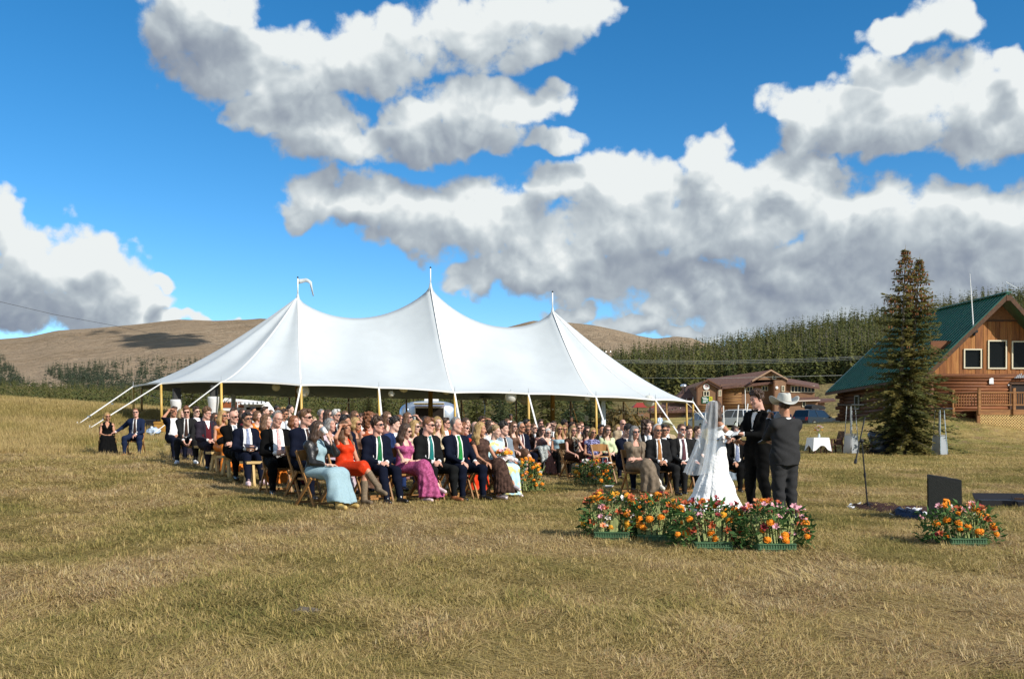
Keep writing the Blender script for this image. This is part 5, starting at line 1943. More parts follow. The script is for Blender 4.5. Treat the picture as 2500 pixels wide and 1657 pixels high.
wire('uppermost pale wire of the bundle crossing the wooded hillside', [(1475, 879, 205), (1750, 881, 192), (1960, 876, 182), (2114, 869, 172)], .035, MAT_WIRE)
wire('middle pale wire of the bundle crossing the wooded hillside', [(1475, 882, 205), (1750, 885, 190), (1960, 880, 180), (2110, 872, 170)], .03, MAT_WIRE)
wire('lowest pale wire of the bundle crossing the wooded hillside', [(1475, 886, 205), (1750, 888, 190), (1960, 884, 180), (2108, 876, 170)], .03, MAT_WIRE)
wire('single pale wire crossing just above the brown lodge roof', [(1535, 922, 170), (1760, 923, 128), (2056, 916, 120)], .028, MAT_WIRE)
wire('thin dark wire crossing the sky and the bare mountain at the left', [(-40, 727, 160), (130, 767, 170), (280, 795, 180), (420, 824, 192), (560, 846, 205)], .035, MAT_WIRE_DARK)

# ------------------------------------------------------------------ figures: smooth bodies grown from blended limbs
class SDF:
 """Blend of tapered limbs and ellipsoids; mesh() extracts one smooth closed surface."""

 def __init__(self, h):
  self.h, self.items, self.post = h, [], []

 def limb(self, a, b, r1, r2, k=.03, sc=None):
  self.items.append(('l', np.array(a, float), np.array(b, float), r1, r2, k, sc, False))
  return self

 def ball(self, c, r, k=.02, sub=False):
  r = np.array(r if np.ndim(r) else (r, r, r), float)
  self.items.append(('e', np.array(c, float), r, 0, 0, k, None, sub))
  return self

 def cut(self, fn):
  self.post.append(fn)
  return self

 def field(self):
  lo, hi = np.full(3, 1e9), np.full(3, -1e9)
  for it in self.items:
   if it[7]:
    continue
   if it[0] == 'l':
    m = max(it[3], it[4]) * (max(it[6]) if it[6] is not None else 1) + .03
    lo, hi = np.minimum(lo, np.minimum(it[1], it[2]) - m), np.maximum(hi, np.maximum(it[1], it[2]) + m)
   else:
    lo, hi = np.minimum(lo, it[1] - it[2] - .03), np.maximum(hi, it[1] + it[2] + .03)
  h = self.h
  n = np.ceil((hi - lo) / h).astype(int) + 2
  ax = [lo[i] + h * np.arange(n[i]) for i in range(3)]
  d = np.full(tuple(n), .3)
  for it in self.items:
   if it[0] == 'l':
    m = max(it[3], it[4]) * (max(it[6]) if it[6] is not None else 1) + .07
    l, u = np.minimum(it[1], it[2]) - m, np.maximum(it[1], it[2]) + m
   else:
    l, u = it[1] - it[2] - .07, it[1] + it[2] + .07
   s = [slice(max(0, int((l[i] - lo[i]) / h)), min(n[i], int((u[i] - lo[i]) / h) + 2)) for i in range(3)]
   X, Y, Z = ax[0][s[0]][:, None, None], ax[1][s[1]][None, :, None], ax[2][s[2]][None, None, :]
   k = it[5]
   if it[0] == 'l':
    a, b = it[1], it[2]
    sc = it[6] if it[6] is not None else (1, 1, 1)
    q = (b - a) / sc
    px_, py_, pz_ = (X - a[0]) / sc[0], (Y - a[1]) / sc[1], (Z - a[2]) / sc[2]
    t = np.clip((px_ * q[0] + py_ * q[1] + pz_ * q[2]) / max(1e-9, q @ q), 0, 1)
    e = np.sqrt((px_ - q[0] * t) ** 2 + (py_ - q[1] * t) ** 2 + (pz_ - q[2] * t) ** 2) - (it[3] + (it[4] - it[3]) * t)
    e = e * min(sc)
   else:
    c, r = it[1], it[2]
    e = (np.sqrt(((X - c[0]) / r[0]) ** 2 + ((Y - c[1]) / r[1]) ** 2 + ((Z - c[2]) / r[2]) ** 2) - 1) * r.min()
   D = d[s[0], s[1], s[2]]
   if it[7]:
    hh = np.clip(.5 - .5 * (D + e) / k, 0, 1)
    d[s[0], s[1], s[2]] = D + (-e - D) * hh + k * hh * (1 - hh)
   else:
    hh = np.clip(.5 + .5 * (e - D) / k, 0, 1)
    d[s[0], s[1], s[2]] = e + (D - e) * hh - k * hh * (1 - hh)
  if self.post:
   X, Y, Z = ax[0][:, None, None], ax[1][None, :, None], ax[2][None, None, :]
   for fn in self.post:
    d = fn(d, X, Y, Z)
  return d, lo

 def arrays(self):
  d, lo = self.field()
  return nets(d, lo, self.h)

_E = [(a, b) for a in range(8) for b in range(8) if a < b and bin(a ^ b).count('1') == 1]

def nets(d, lo, h):
 d = np.pad(d, 1, constant_values=.3)
 lo = lo - h
 ins = d < 0
 c = [ins[i:ins.shape[0] - 1 + i, j:ins.shape[1] - 1 + j, k:ins.shape[2] - 1 + k] for k in (0, 1) for j in (0, 1) for i in (0, 1)]
 cnt = sum(x.astype(np.int8) for x in c)
 act = (cnt > 0) & (cnt < 8)
 I = np.argwhere(act)
 if len(I) == 0:
  return np.zeros((0, 3)), np.zeros((0, 4), int)
 off = np.array([(i, j, k) for k in (0, 1) for j in (0, 1) for i in (0, 1)])
 vals = np.stack([d[I[:, 0] + o[0], I[:, 1] + o[1], I[:, 2] + o[2]] for o in off], 1)
 P, N = np.zeros((len(I), 3)), np.zeros(len(I))
 for a, b in _E:
  va, vb = vals[:, a], vals[:, b]
  m = (va < 0) != (vb < 0)
  t = np.where(m, va / np.where(m, va - vb, 1), 0)
  P += m[:, None] * (off[a] + t[:, None] * (off[b] - off[a]))
  N += m
 V = (I + P / N[:, None]) * h + lo
 idx = np.full(act.shape, -1)
 idx[tuple(I.T)] = np.arange(len(I))
 Fs = []
 for ax in range(3):
  s0 = [slice(1, -1)] * 3
  a = ins[1:-1, 1:-1, 1:-1]
  sh = [slice(1, -1)] * 3
  sh[ax] = slice(2, None)
  b = ins[tuple(sh)]
  Q = np.argwhere(a != b) + 1
  if not len(Q):
   continue
  flip = a[tuple((Q - 1).T)]
  u, v = [(1, 2), (2, 0), (0, 1)][ax]
  du, dv = np.eye(3, dtype=int)[u], np.eye(3, dtype=int)[v]
  q = np.stack([idx[tuple((Q - x).T)] for x in (du + dv, dv, du * 0, du)], 1)
  q[~flip] = q[~flip][:, ::-1]
  Fs.append(q)
 Fc = np.concatenate(Fs)
 Fc = Fc[(Fc >= 0).all(1)]
 return V, Fc

def join(parts):
 """[(V, F, material index)] -> arrays."""
 Vs, Fs, Ms, o = [], [], [], 0
 for V, Fc, m in parts:
  Vs.append(V)
  Fs.append(Fc + o)
  Ms.append(np.full(len(Fc), m))
  o += len(V)
 return np.concatenate(Vs), np.concatenate(Fs), np.concatenate(Ms)

def rotz(a):
 c, s = math.cos(a), math.sin(a)
 return np.array([[c, -s, 0], [s, c, 0], [0, 0, 1]])

def rotx(a):
 c, s = math.cos(a), math.sin(a)
 return np.array([[1, 0, 0], [0, c, -s], [0, s, c]])

def roty(a):
 c, s = math.cos(a), math.sin(a)
 return np.array([[c, 0, s], [0, 1, 0], [-s, 0, c]])

HS = .93 # head scale

def quad(V, Fc):
 V = np.array(V, float)
 Fc = [f if len(f) == 4 else (*f, f[-1]) for f in Fc]
 return V, np.array(Fc)

def ellip(c, r, nu=8, nv=6):
 b = MB().ball(c, r, nu, nv)
 return quad(b.v, b.f)

_heads = {}

def head_arrays(kind):
 """Head with features, origin between the ears, looking to -y. Slots: 0 skin, 1 lips, 2 eye white, 3 pupil or brow."""
 if kind in _heads:
  return _heads[kind]
 f = kind.startswith('f')
 s = SDF(.0085)
 w = .94 if f else 1.0
 s.ball((0, .012, .035), (.074 * w, .092, .086)).ball((0, -.034, -.028), (.059 * w, .058, .082), .03)
 s.limb((0, -.040, -.080), (0, -.066, -.104), .040 * w, .022 if f else .027, .03)
 if not f:
  s.limb((-.045, -.005, -.07), (-.02, -.055, -.10), .024, .02, .03).limb((.045, -.005, -.07), (.02, -.055, -.10), .024, .02, .03)
 if kind == 'm2':
  s.ball((0, -.03, -.06), (.07, .055, .06), .03).ball((0, -.03, -.115), (.045, .04, .035), .03)
 s.limb((-.034, -.078, .020), (.034, -.078, .020), .013, .013, .02)
 for x in (-1, 1):
  s.ball((x * .030, -.101, .004), (.017, .014, .012), .015, True)
  s.ball((x * .034, -.068, -.030), (.024, .02, .02), .02)
  s.ball((x * .075 * w, .012, -.008), (.010, .019, .030), .008)
 s.limb((0, -.088, .006), (0, -.112, -.034), .009, .0135, .012)
 s.limb((-.013, -.098, -.038), (.013, -.098, -.038), .008, .008, .008)
 s.limb((-.016, -.090, -.064), (.016, -.090, -.064), .010, .010, .01)
 s.limb((0, .022, -.05), (0, .040, -.19), .047 if f else .057, .050 if f else .062, .03)
 parts = [(*s.arrays(), 0)]
 parts.append((*ellip((0, -.099, -.0605), (.021, .0065, .0042)), 1))
 parts.append((*ellip((0, -.098, -.0690), (.019, .0070, .0050)), 1))
 for x in (-1, 1):
  parts.append((*ellip((x * .030, -.0835, .0045), (.0125, .0075, .0062)), 2))
  parts.append((*ellip((x * .030, -.0890, .0045), (.0052, .0035, .0055), 6, 5), 3))
  parts.append((*ellip((x * .031, -.0935, .0235), (.019, .0045, .0042)), 3))
 V, Fc, M = join(parts)
 _heads[kind] = (V * HS, Fc, M)
 return _heads[kind]

def hair_arrays(style):
 if style in _heads:
  return _heads[style]
 base = style.split(':')[0]
 s = SDF(.0095)
 cut = True
 rng = np.random.default_rng(abs(hash(style)) % 1000 if False else sum(map(ord, style)))
 if base in ('short', 'receding', 'crew'):
  g = .004 if base == 'crew' else .012
  s.ball((0, .016, .040), (.076 + g * .5, .095 + g * .5, .090 + g))
  if base == 'short':
   s.limb((-.03, -.07, .105), (.035, -.065, .112), .024, .022, .03)
 elif base == 'curly':
  s.ball((0, .018, .048), (.092, .108, .106))
  for i in range(26):
   a, e = rng.uniform(0, 6.28), rng.uniform(.1, 1.5)
   s.ball((.085 * math.cos(a) * math.cos(e), .015 + .098 * math.sin(a) * math.cos(e), .055 + .085 * math.sin(e)), .026, .012)
 elif base == 'bigcurl':
  s.ball((0, .02, .04), (.105, .112, .112))
  for i in range(60):
   a, z = rng.uniform(-.6, 3.74), rng.uniform(-.16, .11)
   r = .10 if z > -.02 else .115
   s.ball((r * math.cos(a), .02 + r * math.sin(a), z), .034, .015)
 else:
  L = {'long': .34, 'mid': .22, 'bob': .125, 'pony': .0, 'bun': .0}[base]
  s.ball((0, .018, .042), (.084, .102, .094))
  if L:
   n = 9
   for i in range(n):
    a = math.radians(-28 + 236 * i / (n - 1))
    x, y = .070 * math.cos(a), .022 + .072 * math.sin(a)
    l = L * (1 - .12 * abs(math.sin(3 * i)))
    flare = 1.12 + .35 * (L > .2)
    s.limb((x, y, .03), (x * flare, y * 1.1 + .01, .01 - l * .55), .030, .032, .03)
    s.limb((x * flare, y * 1.1 + .01, .01 - l * .55), (x * (flare + .1 * math.sin(5 * i)), y * .85 + .02 - (.045 if math.sin(a) < .3 and L > .2 else 0), .0 - l), .032, .014, .03)
  if base == 'pony':
   s.limb((0, .10, .04), (0, .15, -.02), .03, .035, .02).limb((0, .15, -.02), (.01, .13, -.20), .035, .012, .03)
  if base == 'bun':
   s.ball((0, .11, .0), (.045, .042, .045), .02)
 hl = [(-.13, .092), (-.085, .078), (-.055, .060), (-.030, .030), (-.008, -.018), (.012, -.022), (.03, -.05), (.06, -.085), (.10, -.095)]
 if base == 'receding':
  hl = [(-.13, .14), (-.05, .125), (-.01, .085), (.0, .02), (.012, -.02), (.03, -.05), (.06, -.085), (.10, -.095)]
 hy, hz = np.array(hl).T

 def trim(d, X, Y, Z):
  zl = np.interp(Y, hy, hz)
  e = (zl - Z) * .75
  if base in ('long', 'mid', 'bob', 'bigcurl'):
   e = np.minimum(e, (.058 + .0 * X) - np.abs(X)) # curtains beside the face stay
   e = np.minimum(e, np.maximum(-(Y - .03), e * 0 - 1) * 1.0 + 0 * X)
  d = np.maximum(d, e)
  wave = .0035 * np.sin(np.arctan2(X, Y - .02) * 34 + 9 * Z) + .003 * np.sin(55 * Z + 30 * X + 3 * np.sin(40 * Y))
  if base in ('curly', 'bigcurl'):
   wave = wave * 1.8 + .006 * np.sin(120 * X) * np.sin(115 * Y + 1) * np.sin(110 * Z)
  return d + wave
 s.cut(trim)
 V, Fc = s.arrays()
 _heads[style] = (V * HS, Fc)
 return _heads[style]

def beard_arrays(kind):
 if kind in _heads:
  return _heads[kind]
 s = SDF(.008)
 s.ball((0, -.034, -.030), (.069, .068, .092)).limb((0, -.044, -.085), (0, -.072, -.114), .050, .034, .03)
 if kind == 'beard_long':
  s.limb((0, -.06, -.11), (0, -.06, -.145), .036, .02, .03)

 def trim(d, X, Y, Z):
  top = np.where(np.abs(X) < .030, -.078, -.030 - .2 * (Y + .08))
  ring = (np.abs(X) < .028) & (Z > -.050)
  e = np.maximum((Z - (top + .028 * (np.abs(X) < .03))) * .8, 0 * X)
  mouth = .012 - np.sqrt((X * .55) ** 2 + (Z + .064) ** 2 + 0 * Y)
  d = np.maximum(np.maximum(d, np.maximum(e, (Y + .0))), mouth)
  return d + .003 * np.sin(90 * X + 30 * Z) * np.sin(80 * Z)
 s.cut(trim)
 V, Fc = s.arrays()
 _heads[kind] = (V * HS, Fc)
 return _heads[kind]

_shades = {}

def shades_mesh(kind='dark'):
 if kind in _shades:
  return _shades[kind]
 b = MB()
 rnd = kind == 'round'
 for x in (-1, 1):
  if kind == 'clear':
   n = 14
   pts = [(x * .031 + .020 * math.cos(a), -.104, .004 + .017 * math.sin(a)) for a in np.linspace(0, 2 * math.pi, n)]
   b.tube(pts, .0028, 5, cap=False)
  else:
   n = 12
   poly = []
   for i in range(n):
    a = 2 * math.pi * i / n
    ex, ez = (.026, .023) if rnd else (.028, .019)
    q = .75 if not rnd else 1
    poly.append((x * .033 + ex * math.copysign(abs(math.cos(a)) ** q, math.cos(a)), -.104 + .010 * abs(math.cos(a)) * (1 if math.cos(a) * x > 0 else 0), .003 + ez * math.copysign(abs(math.sin(a)) ** q, math.sin(a))))
   b.prism(poly, (0, 0, 0), (0, .006, 0))
  b.bar((x * .060, -.093, .012), (x * .083, .015, .010), .005, .007)
 b.bar((-.010, -.105, .012), (.010, -.105, .012), .005, .006)
 b.v = [tuple(c * HS for c in p) for p in b.v]
 me = b.mesh('sunglasses', MAT_SHADES if kind != 'clear' else MAT_SPEC)
 _shades[kind] = me
 return me

MAT_SHADES = mat('sunglass_lens', (.012, .006, .005), .12, spec=.7)
MAT_SPEC = mat('spectacle_frame', (.05, .025, .015), .35)

def hand_arrays(wrist, d, n, side, curl=.5, h=.0062, sc=1.0):
 """Hand at the wrist pointing along d, palm facing n; side +1 left, -1 right. Five fingers, thumb off the side."""
 d = np.array(d, float) / np.linalg.norm(d)
 n = np.array(n, float)
 n = n - d * (n @ d)
 n /= np.linalg.norm(n)
 u = np.cross(d, n) * side # towards the thumb
 s = SDF(h)
 W = np.array(wrist, float)
 s.limb(W - d * .03, W + d * .02, .024, .026, .02)
 for q in (-.026, -.009, .009, .026):
  s.limb(W + d * .015 + u * q * .7, W + d * .085 + u * q, .016, .0125, .015)
 for i, (q, L) in enumerate(((.029, .072), (.010, .082), (-.010, .076), (-.028, .058))):
  a = curl * (1 + .12 * i)
  k0 = W + d * .088 + u * q
  d1 = d * math.cos(a) + n * math.sin(a)
  d2 = d * math.cos(a * 2.1) + n * math.sin(a * 2.1)
  k1 = k0 + d1 * L * .52
  s.limb(k0, k1, .0098, .0088, .004)
  s.limb(k1, k1 + d2 * L * .48, .0088, .0068, .003)
 t0 = W + d * .025 + u * .026
 t1 = t0 + (d * .55 + u * .6 + n * .35) * .045
 t2 = t1 + (d * .8 + u * .05 + n * .5) * .036
 s.limb(t0, t1, .0145, .0115, .012).limb(t1, t2, .0108, .008, .003)
 V, Fc = s.arrays()
 return W + (V - W) * sc, Fc

def ik(sh, wr, l1, l2, pole):
 sh, wr, pole = map(lambda q: np.array(q, float), (sh, wr, pole))
 v = wr - sh
 L = np.linalg.norm(v)
 if L > (l1 + l2) * .995:
  wr = sh + v / L * (l1 + l2) * .995
  v = wr - sh
  L = np.linalg.norm(v)
 a = (l1 * l1 - l2 * l2 + L * L) / (2 * L)
 hgt = math.sqrt(max(0, l1 * l1 - a * a))
 dv = v / L
 p = pole - dv * (pole @ dv)
 p /= np.linalg.norm(p)
 return sh + dv * a + p * hgt, wr

def skeleton(female=False, seated=True, lean=0.0, arms='lap', legs='flat', twist=0.0, wide=1.0):
 J = {}
 f = female
 hz = .53 if seated else .94
 sw = (.140 if f else .162) * wide
 up = rotx(lean) @ np.array([0, 0, 1.0])
 up = np.array([0, -abs(math.sin(lean)) * np.sign(lean), math.cos(lean)])
 pel = np.array([0, 0, hz])
 T = .385 if f else .405
 J['pel'], J['waist'] = pel, pel + up * .20 + np.array([0, .0, 0])
 J['chest'] = pel + up * .33 + np.array([0, .005, 0])
 J['neck'] = pel + up * (T + .095) + np.array([0, .025, 0])
 J['head'] = J['neck'] + np.array([0, -.028 - .25 * math.sin(lean), .155 if not f else .150])
 ct, st_ = math.cos(twist), math.sin(twist)
 for s, S_ in ((1, 'L'), (-1, 'R')):
  J['sh' + S_] = pel + up * T + np.array([s * sw * ct, .02 + s * sw * st_, 0])
  hx = .088 * wide
  J['hip' + S_] = pel + np.array([s * hx, -.02, -.01])
  if seated:
   kx = {'flat': .13, 'wide': .19, 'close': .075}.get(legs, .11)
   J['kn' + S_] = np.array([s * kx, -.46, .50])
   J['an' + S_] = np.array([s * kx * 1.02, -.47, .085])
   J['toe' + S_] = np.array([s * (kx * 1.02 + .03), -.64, .035])
  else:
   J['kn' + S_] = np.array([s * .10, -.03, .50])
   J['an' + S_] = np.array([s * .105, .03, .085])
   J['toe' + S_] = np.array([s * .135, -.14, .035])
 if legs == 'cross' and seated: # right leg thrown over the left knee
  J['knR'], J['anR'], J['toeR'] = np.array([.03, -.47, .60]), np.array([.20, -.64, .26]), np.array([.22, -.80, .17])
  J['knL'], J['anL'], J['toeL'] = np.array([.07, -.46, .49]), np.array([.02, -.52, .085]), np.array([.03, -.69, .035])
 if legs == 'crossL' and seated:
  J['knL'], J['anL'], J['toeL'] = np.array([-.03, -.47, .60]), np.array([-.20, -.64, .26]), np.array([-.22, -.80, .17])
  J['knR'], J['anR'], J['toeR'] = np.array([-.07, -.46, .49]), np.array([-.02, -.52, .085]), np.array([-.03, -.69, .035])
 if legs == 'out' and seated:
  for s, S_ in ((1, 'L'), (-1, 'R')):
   J['an' + S_] = np.array([s * .14, -.66 + .12 * (s > 0), .085])
   J['toe' + S_] = J['an' + S_] + np.array([s * .03, -.16, -.04])
 if legs == 'stride' and not seated:
  J['knL'], J['anL'], J['toeL'] = np.array([.13, -.06, .50]), np.array([.19, -.02, .085]), np.array([.25, -.17, .035])
  J['knR'], J['anR'], J['toeR'] = np.array([-.12, -.02, .50]), np.array([-.16, .04, .085]), np.array([-.21, -.12, .035])
 hd = J['head']
 A = {'lap': ((.050, -.27, .615), (-.050, -.265, .61)), 'knees': ((.15, -.38, .60), (-.15, -.38, .60)), 'hang': ((.09, -.43, .50), (-.06, -.43, .50)),
   'side': ((.26, -.06, .86), (-.26, -.06, .86))}
 lw, rw = A['lap' if seated else 'side']
 hdL = hdR = (0, -.75, -.45)
 pnL, pnR = (-.7, .2, -.6), (.7, .2, -.6)
 curlL = curlR = .45
 poleL, poleR = (.6, .5, -.4), (-.6, .5, -.4)
 if arms in A:
  lw, rw = A[arms]
 if arms == 'lap':
  hdL, hdR = (-.8, -.6, -.1), (.8, -.6, -.1)
  pnL, pnR = (0, .3, -1), (0, .3, -1)
 if arms in ('knees',):
  pnL = pnR = (0, 0, -1)
  hdL = hdR = (0, -1, -.25)
 if arms == 'hang':
  hdL, hdR = (-.3, -.3, -.9), (.3, -.3, -.9)
  pnL, pnR = (-.8, .3, 0), (.8, .3, 0)
 if arms == 'side':
  hdL = hdR = (0, -.15, -1)
  pnL, pnR = (-1, .0, 0), (1, 0, 0)
  poleL, poleR = (.3, .9, 0), (-.3, .9, 0)
 if arms == 'shadeR' or arms == 'shadeL':
  s = -1 if arms == 'shadeR' else 1
  w = (hd[0] + s * .135, hd[1] - .125, hd[2] + .045)
  if s < 0:
   rw, hdR, pnR, curlR, poleR = w, (.95, -.22, .12), (0, -.3, -1), .15, (-.7, -.5, -.5)
   lw, hdL, pnL = A['lap'][0], (-.8, -.6, -.1), (0, .3, -1)
  else:
   lw, hdL, pnL, curlL, poleL = w, (-.95, -.22, .12), (0, -.3, -1), .15, (.7, -.5, -.5)
   rw, hdR, pnR = A['lap'][1], (.8, -.6, -.1), (0, .3, -1)
 if arms == 'sip': # left hand lifts a cup to the mouth, right forearm on the lap
  lw, hdL, pnL, curlL, poleL = (hd[0] + .05, hd[1] - .19, hd[2] - .15), (-.25, .35, .9), (-.7, .5, .2), .8, (.5, -.3, -.9)
  rw, hdR, pnR = (-.03, -.33, .63), (.7, -.7, 0), (0, 0, -1)
 if arms == 'outR':
  rw, hdR, pnR = (-.52, -.05, .66), (-.9, -.2, -.3), (0, 0, -1)
  lw, hdL, pnL = (.08, -.36, .60), (-.6, -.6, -.5), (0, 0, -1)
 if arms == 'hold': # both hands round something in front of the belly
  lw, rw = (.075, -.30, .66), (-.075, -.30, .655)
  hdL, hdR = (-.55, -.75, .2), (.55, -.75, .2)
  pnL, pnR = (-.7, .5, 0), (.7, .5, 0)
  curlL = curlR = .75
 if arms == 'onelap': # right hand on the thigh, left loosely in the lap
  lw, rw = (.16, -.30, .60), (-.12, -.36, .60)
  hdL, hdR, pnL, pnR = (-.1, -1, -.3), (.15, -1, -.35), (0, 0, -1), (0, 0, -1)
 if arms == 'crossed':
  lw, rw = (-.10, -.24, .68), (.10, -.25, .655)
  hdL, hdR, pnL, pnR = (-1, -.1, 0), (1, -.1, 0), (0, .7, -.5), (0, .7, -.5)
 if arms == 'reach': # standing, both forearms held out in front
  lw, rw = (.10, -.42, 1.06), (-.10, -.44, 1.05)
  hdL = hdR = (0, -1, -.05)
  pnL, pnR = (-.8, 0, -.5), (.8, 0, -.5)
  poleL, poleR = (.35, .6, -.8), (-.35, .6, -.8)
 if arms == 'reachhold':
  lw, rw = (.02, -.36, 1.10), (-.10, -.42, 1.03)
  hdL, hdR = (-.35, -.9, .1), (.1, -1, 0)
  pnL, pnR = (-.2, .2, 1), (.3, 0, -.9)
  poleL, poleR = (.5, .6, -.6), (-.5, .6, -.6)
  curlL = .7
 if arms == 'mic': # left hand up to the chin, right hand carries a book
  lw, rw = (.10, -.24, 1.42), (-.10, -.36, 1.08)
  hdL, pnL, curlL, poleL = (-.3, -.1, .9), (-.8, .3, 0), 1.0, (.22, .15, -1)
  hdR, pnR, curlR, poleR = (.4, -.9, .1), (.1, .1, 1), .6, (-.6, .5, -.6)
 l1, l2 = (.275, .245) if f else (.295, .265)
 J['elL'], J['wrL'] = ik(J['shL'], lw, l1, l2, poleL)
 J['elR'], J['wrR'] = ik(J['shR'], rw, l1, l2, poleR)
 J['hand'] = {'L': (hdL, pnL, curlL), 'R': (hdR, pnR, curlR)}
 return J

def torso_prims(s, J, f, g=0.0, wide=1.0, belly=0.0):
 a = 1.0 * wide
 if f:
  s.limb(J['pel'] + (0, 0, .0), J['waist'], .125 + g, .098 + g, .04, (1.22 * a, .92, 1))
  s.limb(J['waist'], J['chest'] + (0, 0, .0), .098 + g, .110 + g, .05, (1.16 * a, .86, 1))
  for x in (-1, 1):
   s.ball(J['chest'] + np.array([x * .062, -.080, -.02]), (.056 + g, .050 + g, .058 + g), .04)
 else:
  s.limb(J['pel'], J['waist'], .128 + g, .122 + g, .05, (1.22 * a, .93, 1))
  s.limb(J['waist'], J['chest'] + (0, 0, .0), .122 + g, .132 + g, .06, (1.20 * a, .86, 1))
  if belly:
   s.ball(J['waist'] + np.array([0, -.05 - belly * .5, -.02]), (.13 + g, .08 + belly + g, .13 + g), .06)
 n = J['neck']
 for S_ in 'LR':
  s.limb(n + (0, .005, -.055), J['sh' + S_], (.052 if f else .060) + g, (.050 if f else .064) + g, .05)

def arm_prims(s, J, f, g=0.0, end=1.0, which='LR', r=1.0):
 for S_ in which:
  sh, el, wr = J['sh' + S_], J['el' + S_], J['wr' + S_]
  k = (.80 if f else 1.0) * r
  s.limb(sh, el, .056 * k + g, .043 * k + g, .035)
  s.limb(el, el + (wr - el) * end, .043 * k + g, (.043 + (.028 - .043) * end) * k + g, .03)

def leg_prims(s, J, f, g=0.0, end=1.0, r=1.0):
 for S_ in 'LR':
  hp, kn, an = J['hip' + S_], J['kn' + S_], J['an' + S_]
  k = .95 * r
  s.limb(hp, kn, .090 * k + g, .060 * k + g, .05)
  s.limb(kn, kn + (an - kn) * .35, .058 * k + g, .056 * k + g, .03)
  s.limb(kn + (an - kn) * .35, kn + (an - kn) * end, .056 * k + g, (.056 - .022 * end) * k + g, .03)

def foot_prims(s, J, g=0.0, ankle=True):
 for S_ in 'LR':
  an, toe = J['an' + S_], J['toe' + S_]
  d = toe - an
  heel = an - d * .18 + np.array([0, 0, -.045])
  if ankle:
   s.limb(an + (0, 0, .02), an + (0, 0, -.03), .038 + g, .036 + g, .02)
  s.limb(heel, toe, .034 + g, .027 + g, .03)

def body_mesh(J, f, hk, yaw, pitch, mats, h=.019, roll=0.0, hand_h=.0062, hands='LR'):
 s = SDF(h)
 torso_prims(s, J, f, -.012)
 arm_prims(s, J, f, -.004)
 leg_prims(s, J, f, -.004)
 foot_prims(s, J, -.004)
 s.limb(J['neck'] + (0, 0, -.06), J['head'] + np.array([0, .03, -.06]), .052 if f else .06, .045 if f else .054, .03)
 parts = [(*s.arrays(), 0)]
 V, Fc, M = head_arrays(hk)
 R = rotz(yaw) @ rotx(pitch) @ roty(roll)
 parts.append((V @ R.T + J['head'], Fc, 0))
 bigM = [np.zeros(len(parts[0][1]), int), M]
 for S_ in hands:
  d, n, c = J['hand'][S_]
  hv, hf = hand_arrays(J['wr' + S_], d, n, 1 if S_ == 'L' else -1, c, hand_h, .93 if f else 1.0)
  parts.append((hv, hf, 0))
  bigM.append(np.zeros(len(hf), int))
 V, Fc, _ = join(parts)
 return mesh_np('body', V, Fc, mats, np.concatenate(bigM), True), R

def wedge(J, top, bot, ztop, zbot):
 """Cutter for an open jacket front or a neckline: half width from bot (low) to top (high)."""
 y0 = J['chest'][1]

 def fn(d, X, Y, Z):
  t = np.clip((Z - zbot) / max(1e-6, ztop - zbot), 0, 1.35)
  w = bot + (top - bot) * t
  e = np.maximum(np.abs(X) - w, Y - (y0 - .015))
  e = np.maximum(e, zbot - Z)
  return np.maximum(d, -e * .9)
 return fn

def folds(amp, fx=26, fz=18):
 return lambda d, X, Y, Z: d + amp * np.sin(fx * X + 5 * np.sin(9 * Z)) * np.sin(fz * Z + 4 * np.sin(11 * Y)) + amp * .6 * np.sin(31 * Y + 17 * Z)

def front_y(d, lo, h, x, z):
 """First surface hit looking along +y at (x, z) in a sampled field."""
 i, k = int(round((x - lo[0]) / h)), int(round((z - lo[2]) / h))
 if not (0 <= i < d.shape[0] and 0 <= k < d.shape[2]):
  return None
 col = d[i, :, k]
 j = np.argmax(col < 0)
 if not (col < 0).any():
  return None
 j0 = max(1, j)
 a, b = col[j0 - 1], col[j0]
 return lo[1] + h * (j0 - 1 + (a / (a - b) if a != b else 0))

# fabrics and complexions
def fabric(name, c, var=.12, rough=.85, scale=40, col2=None, sheen=.06, bump=.15, lo=.35, hi=.65):
 return mat(name, c, rough, var=var, col2=col2, scale=scale, bump=bump, bscale=120, spec=.06, sheen=0, lo=lo, hi=hi)

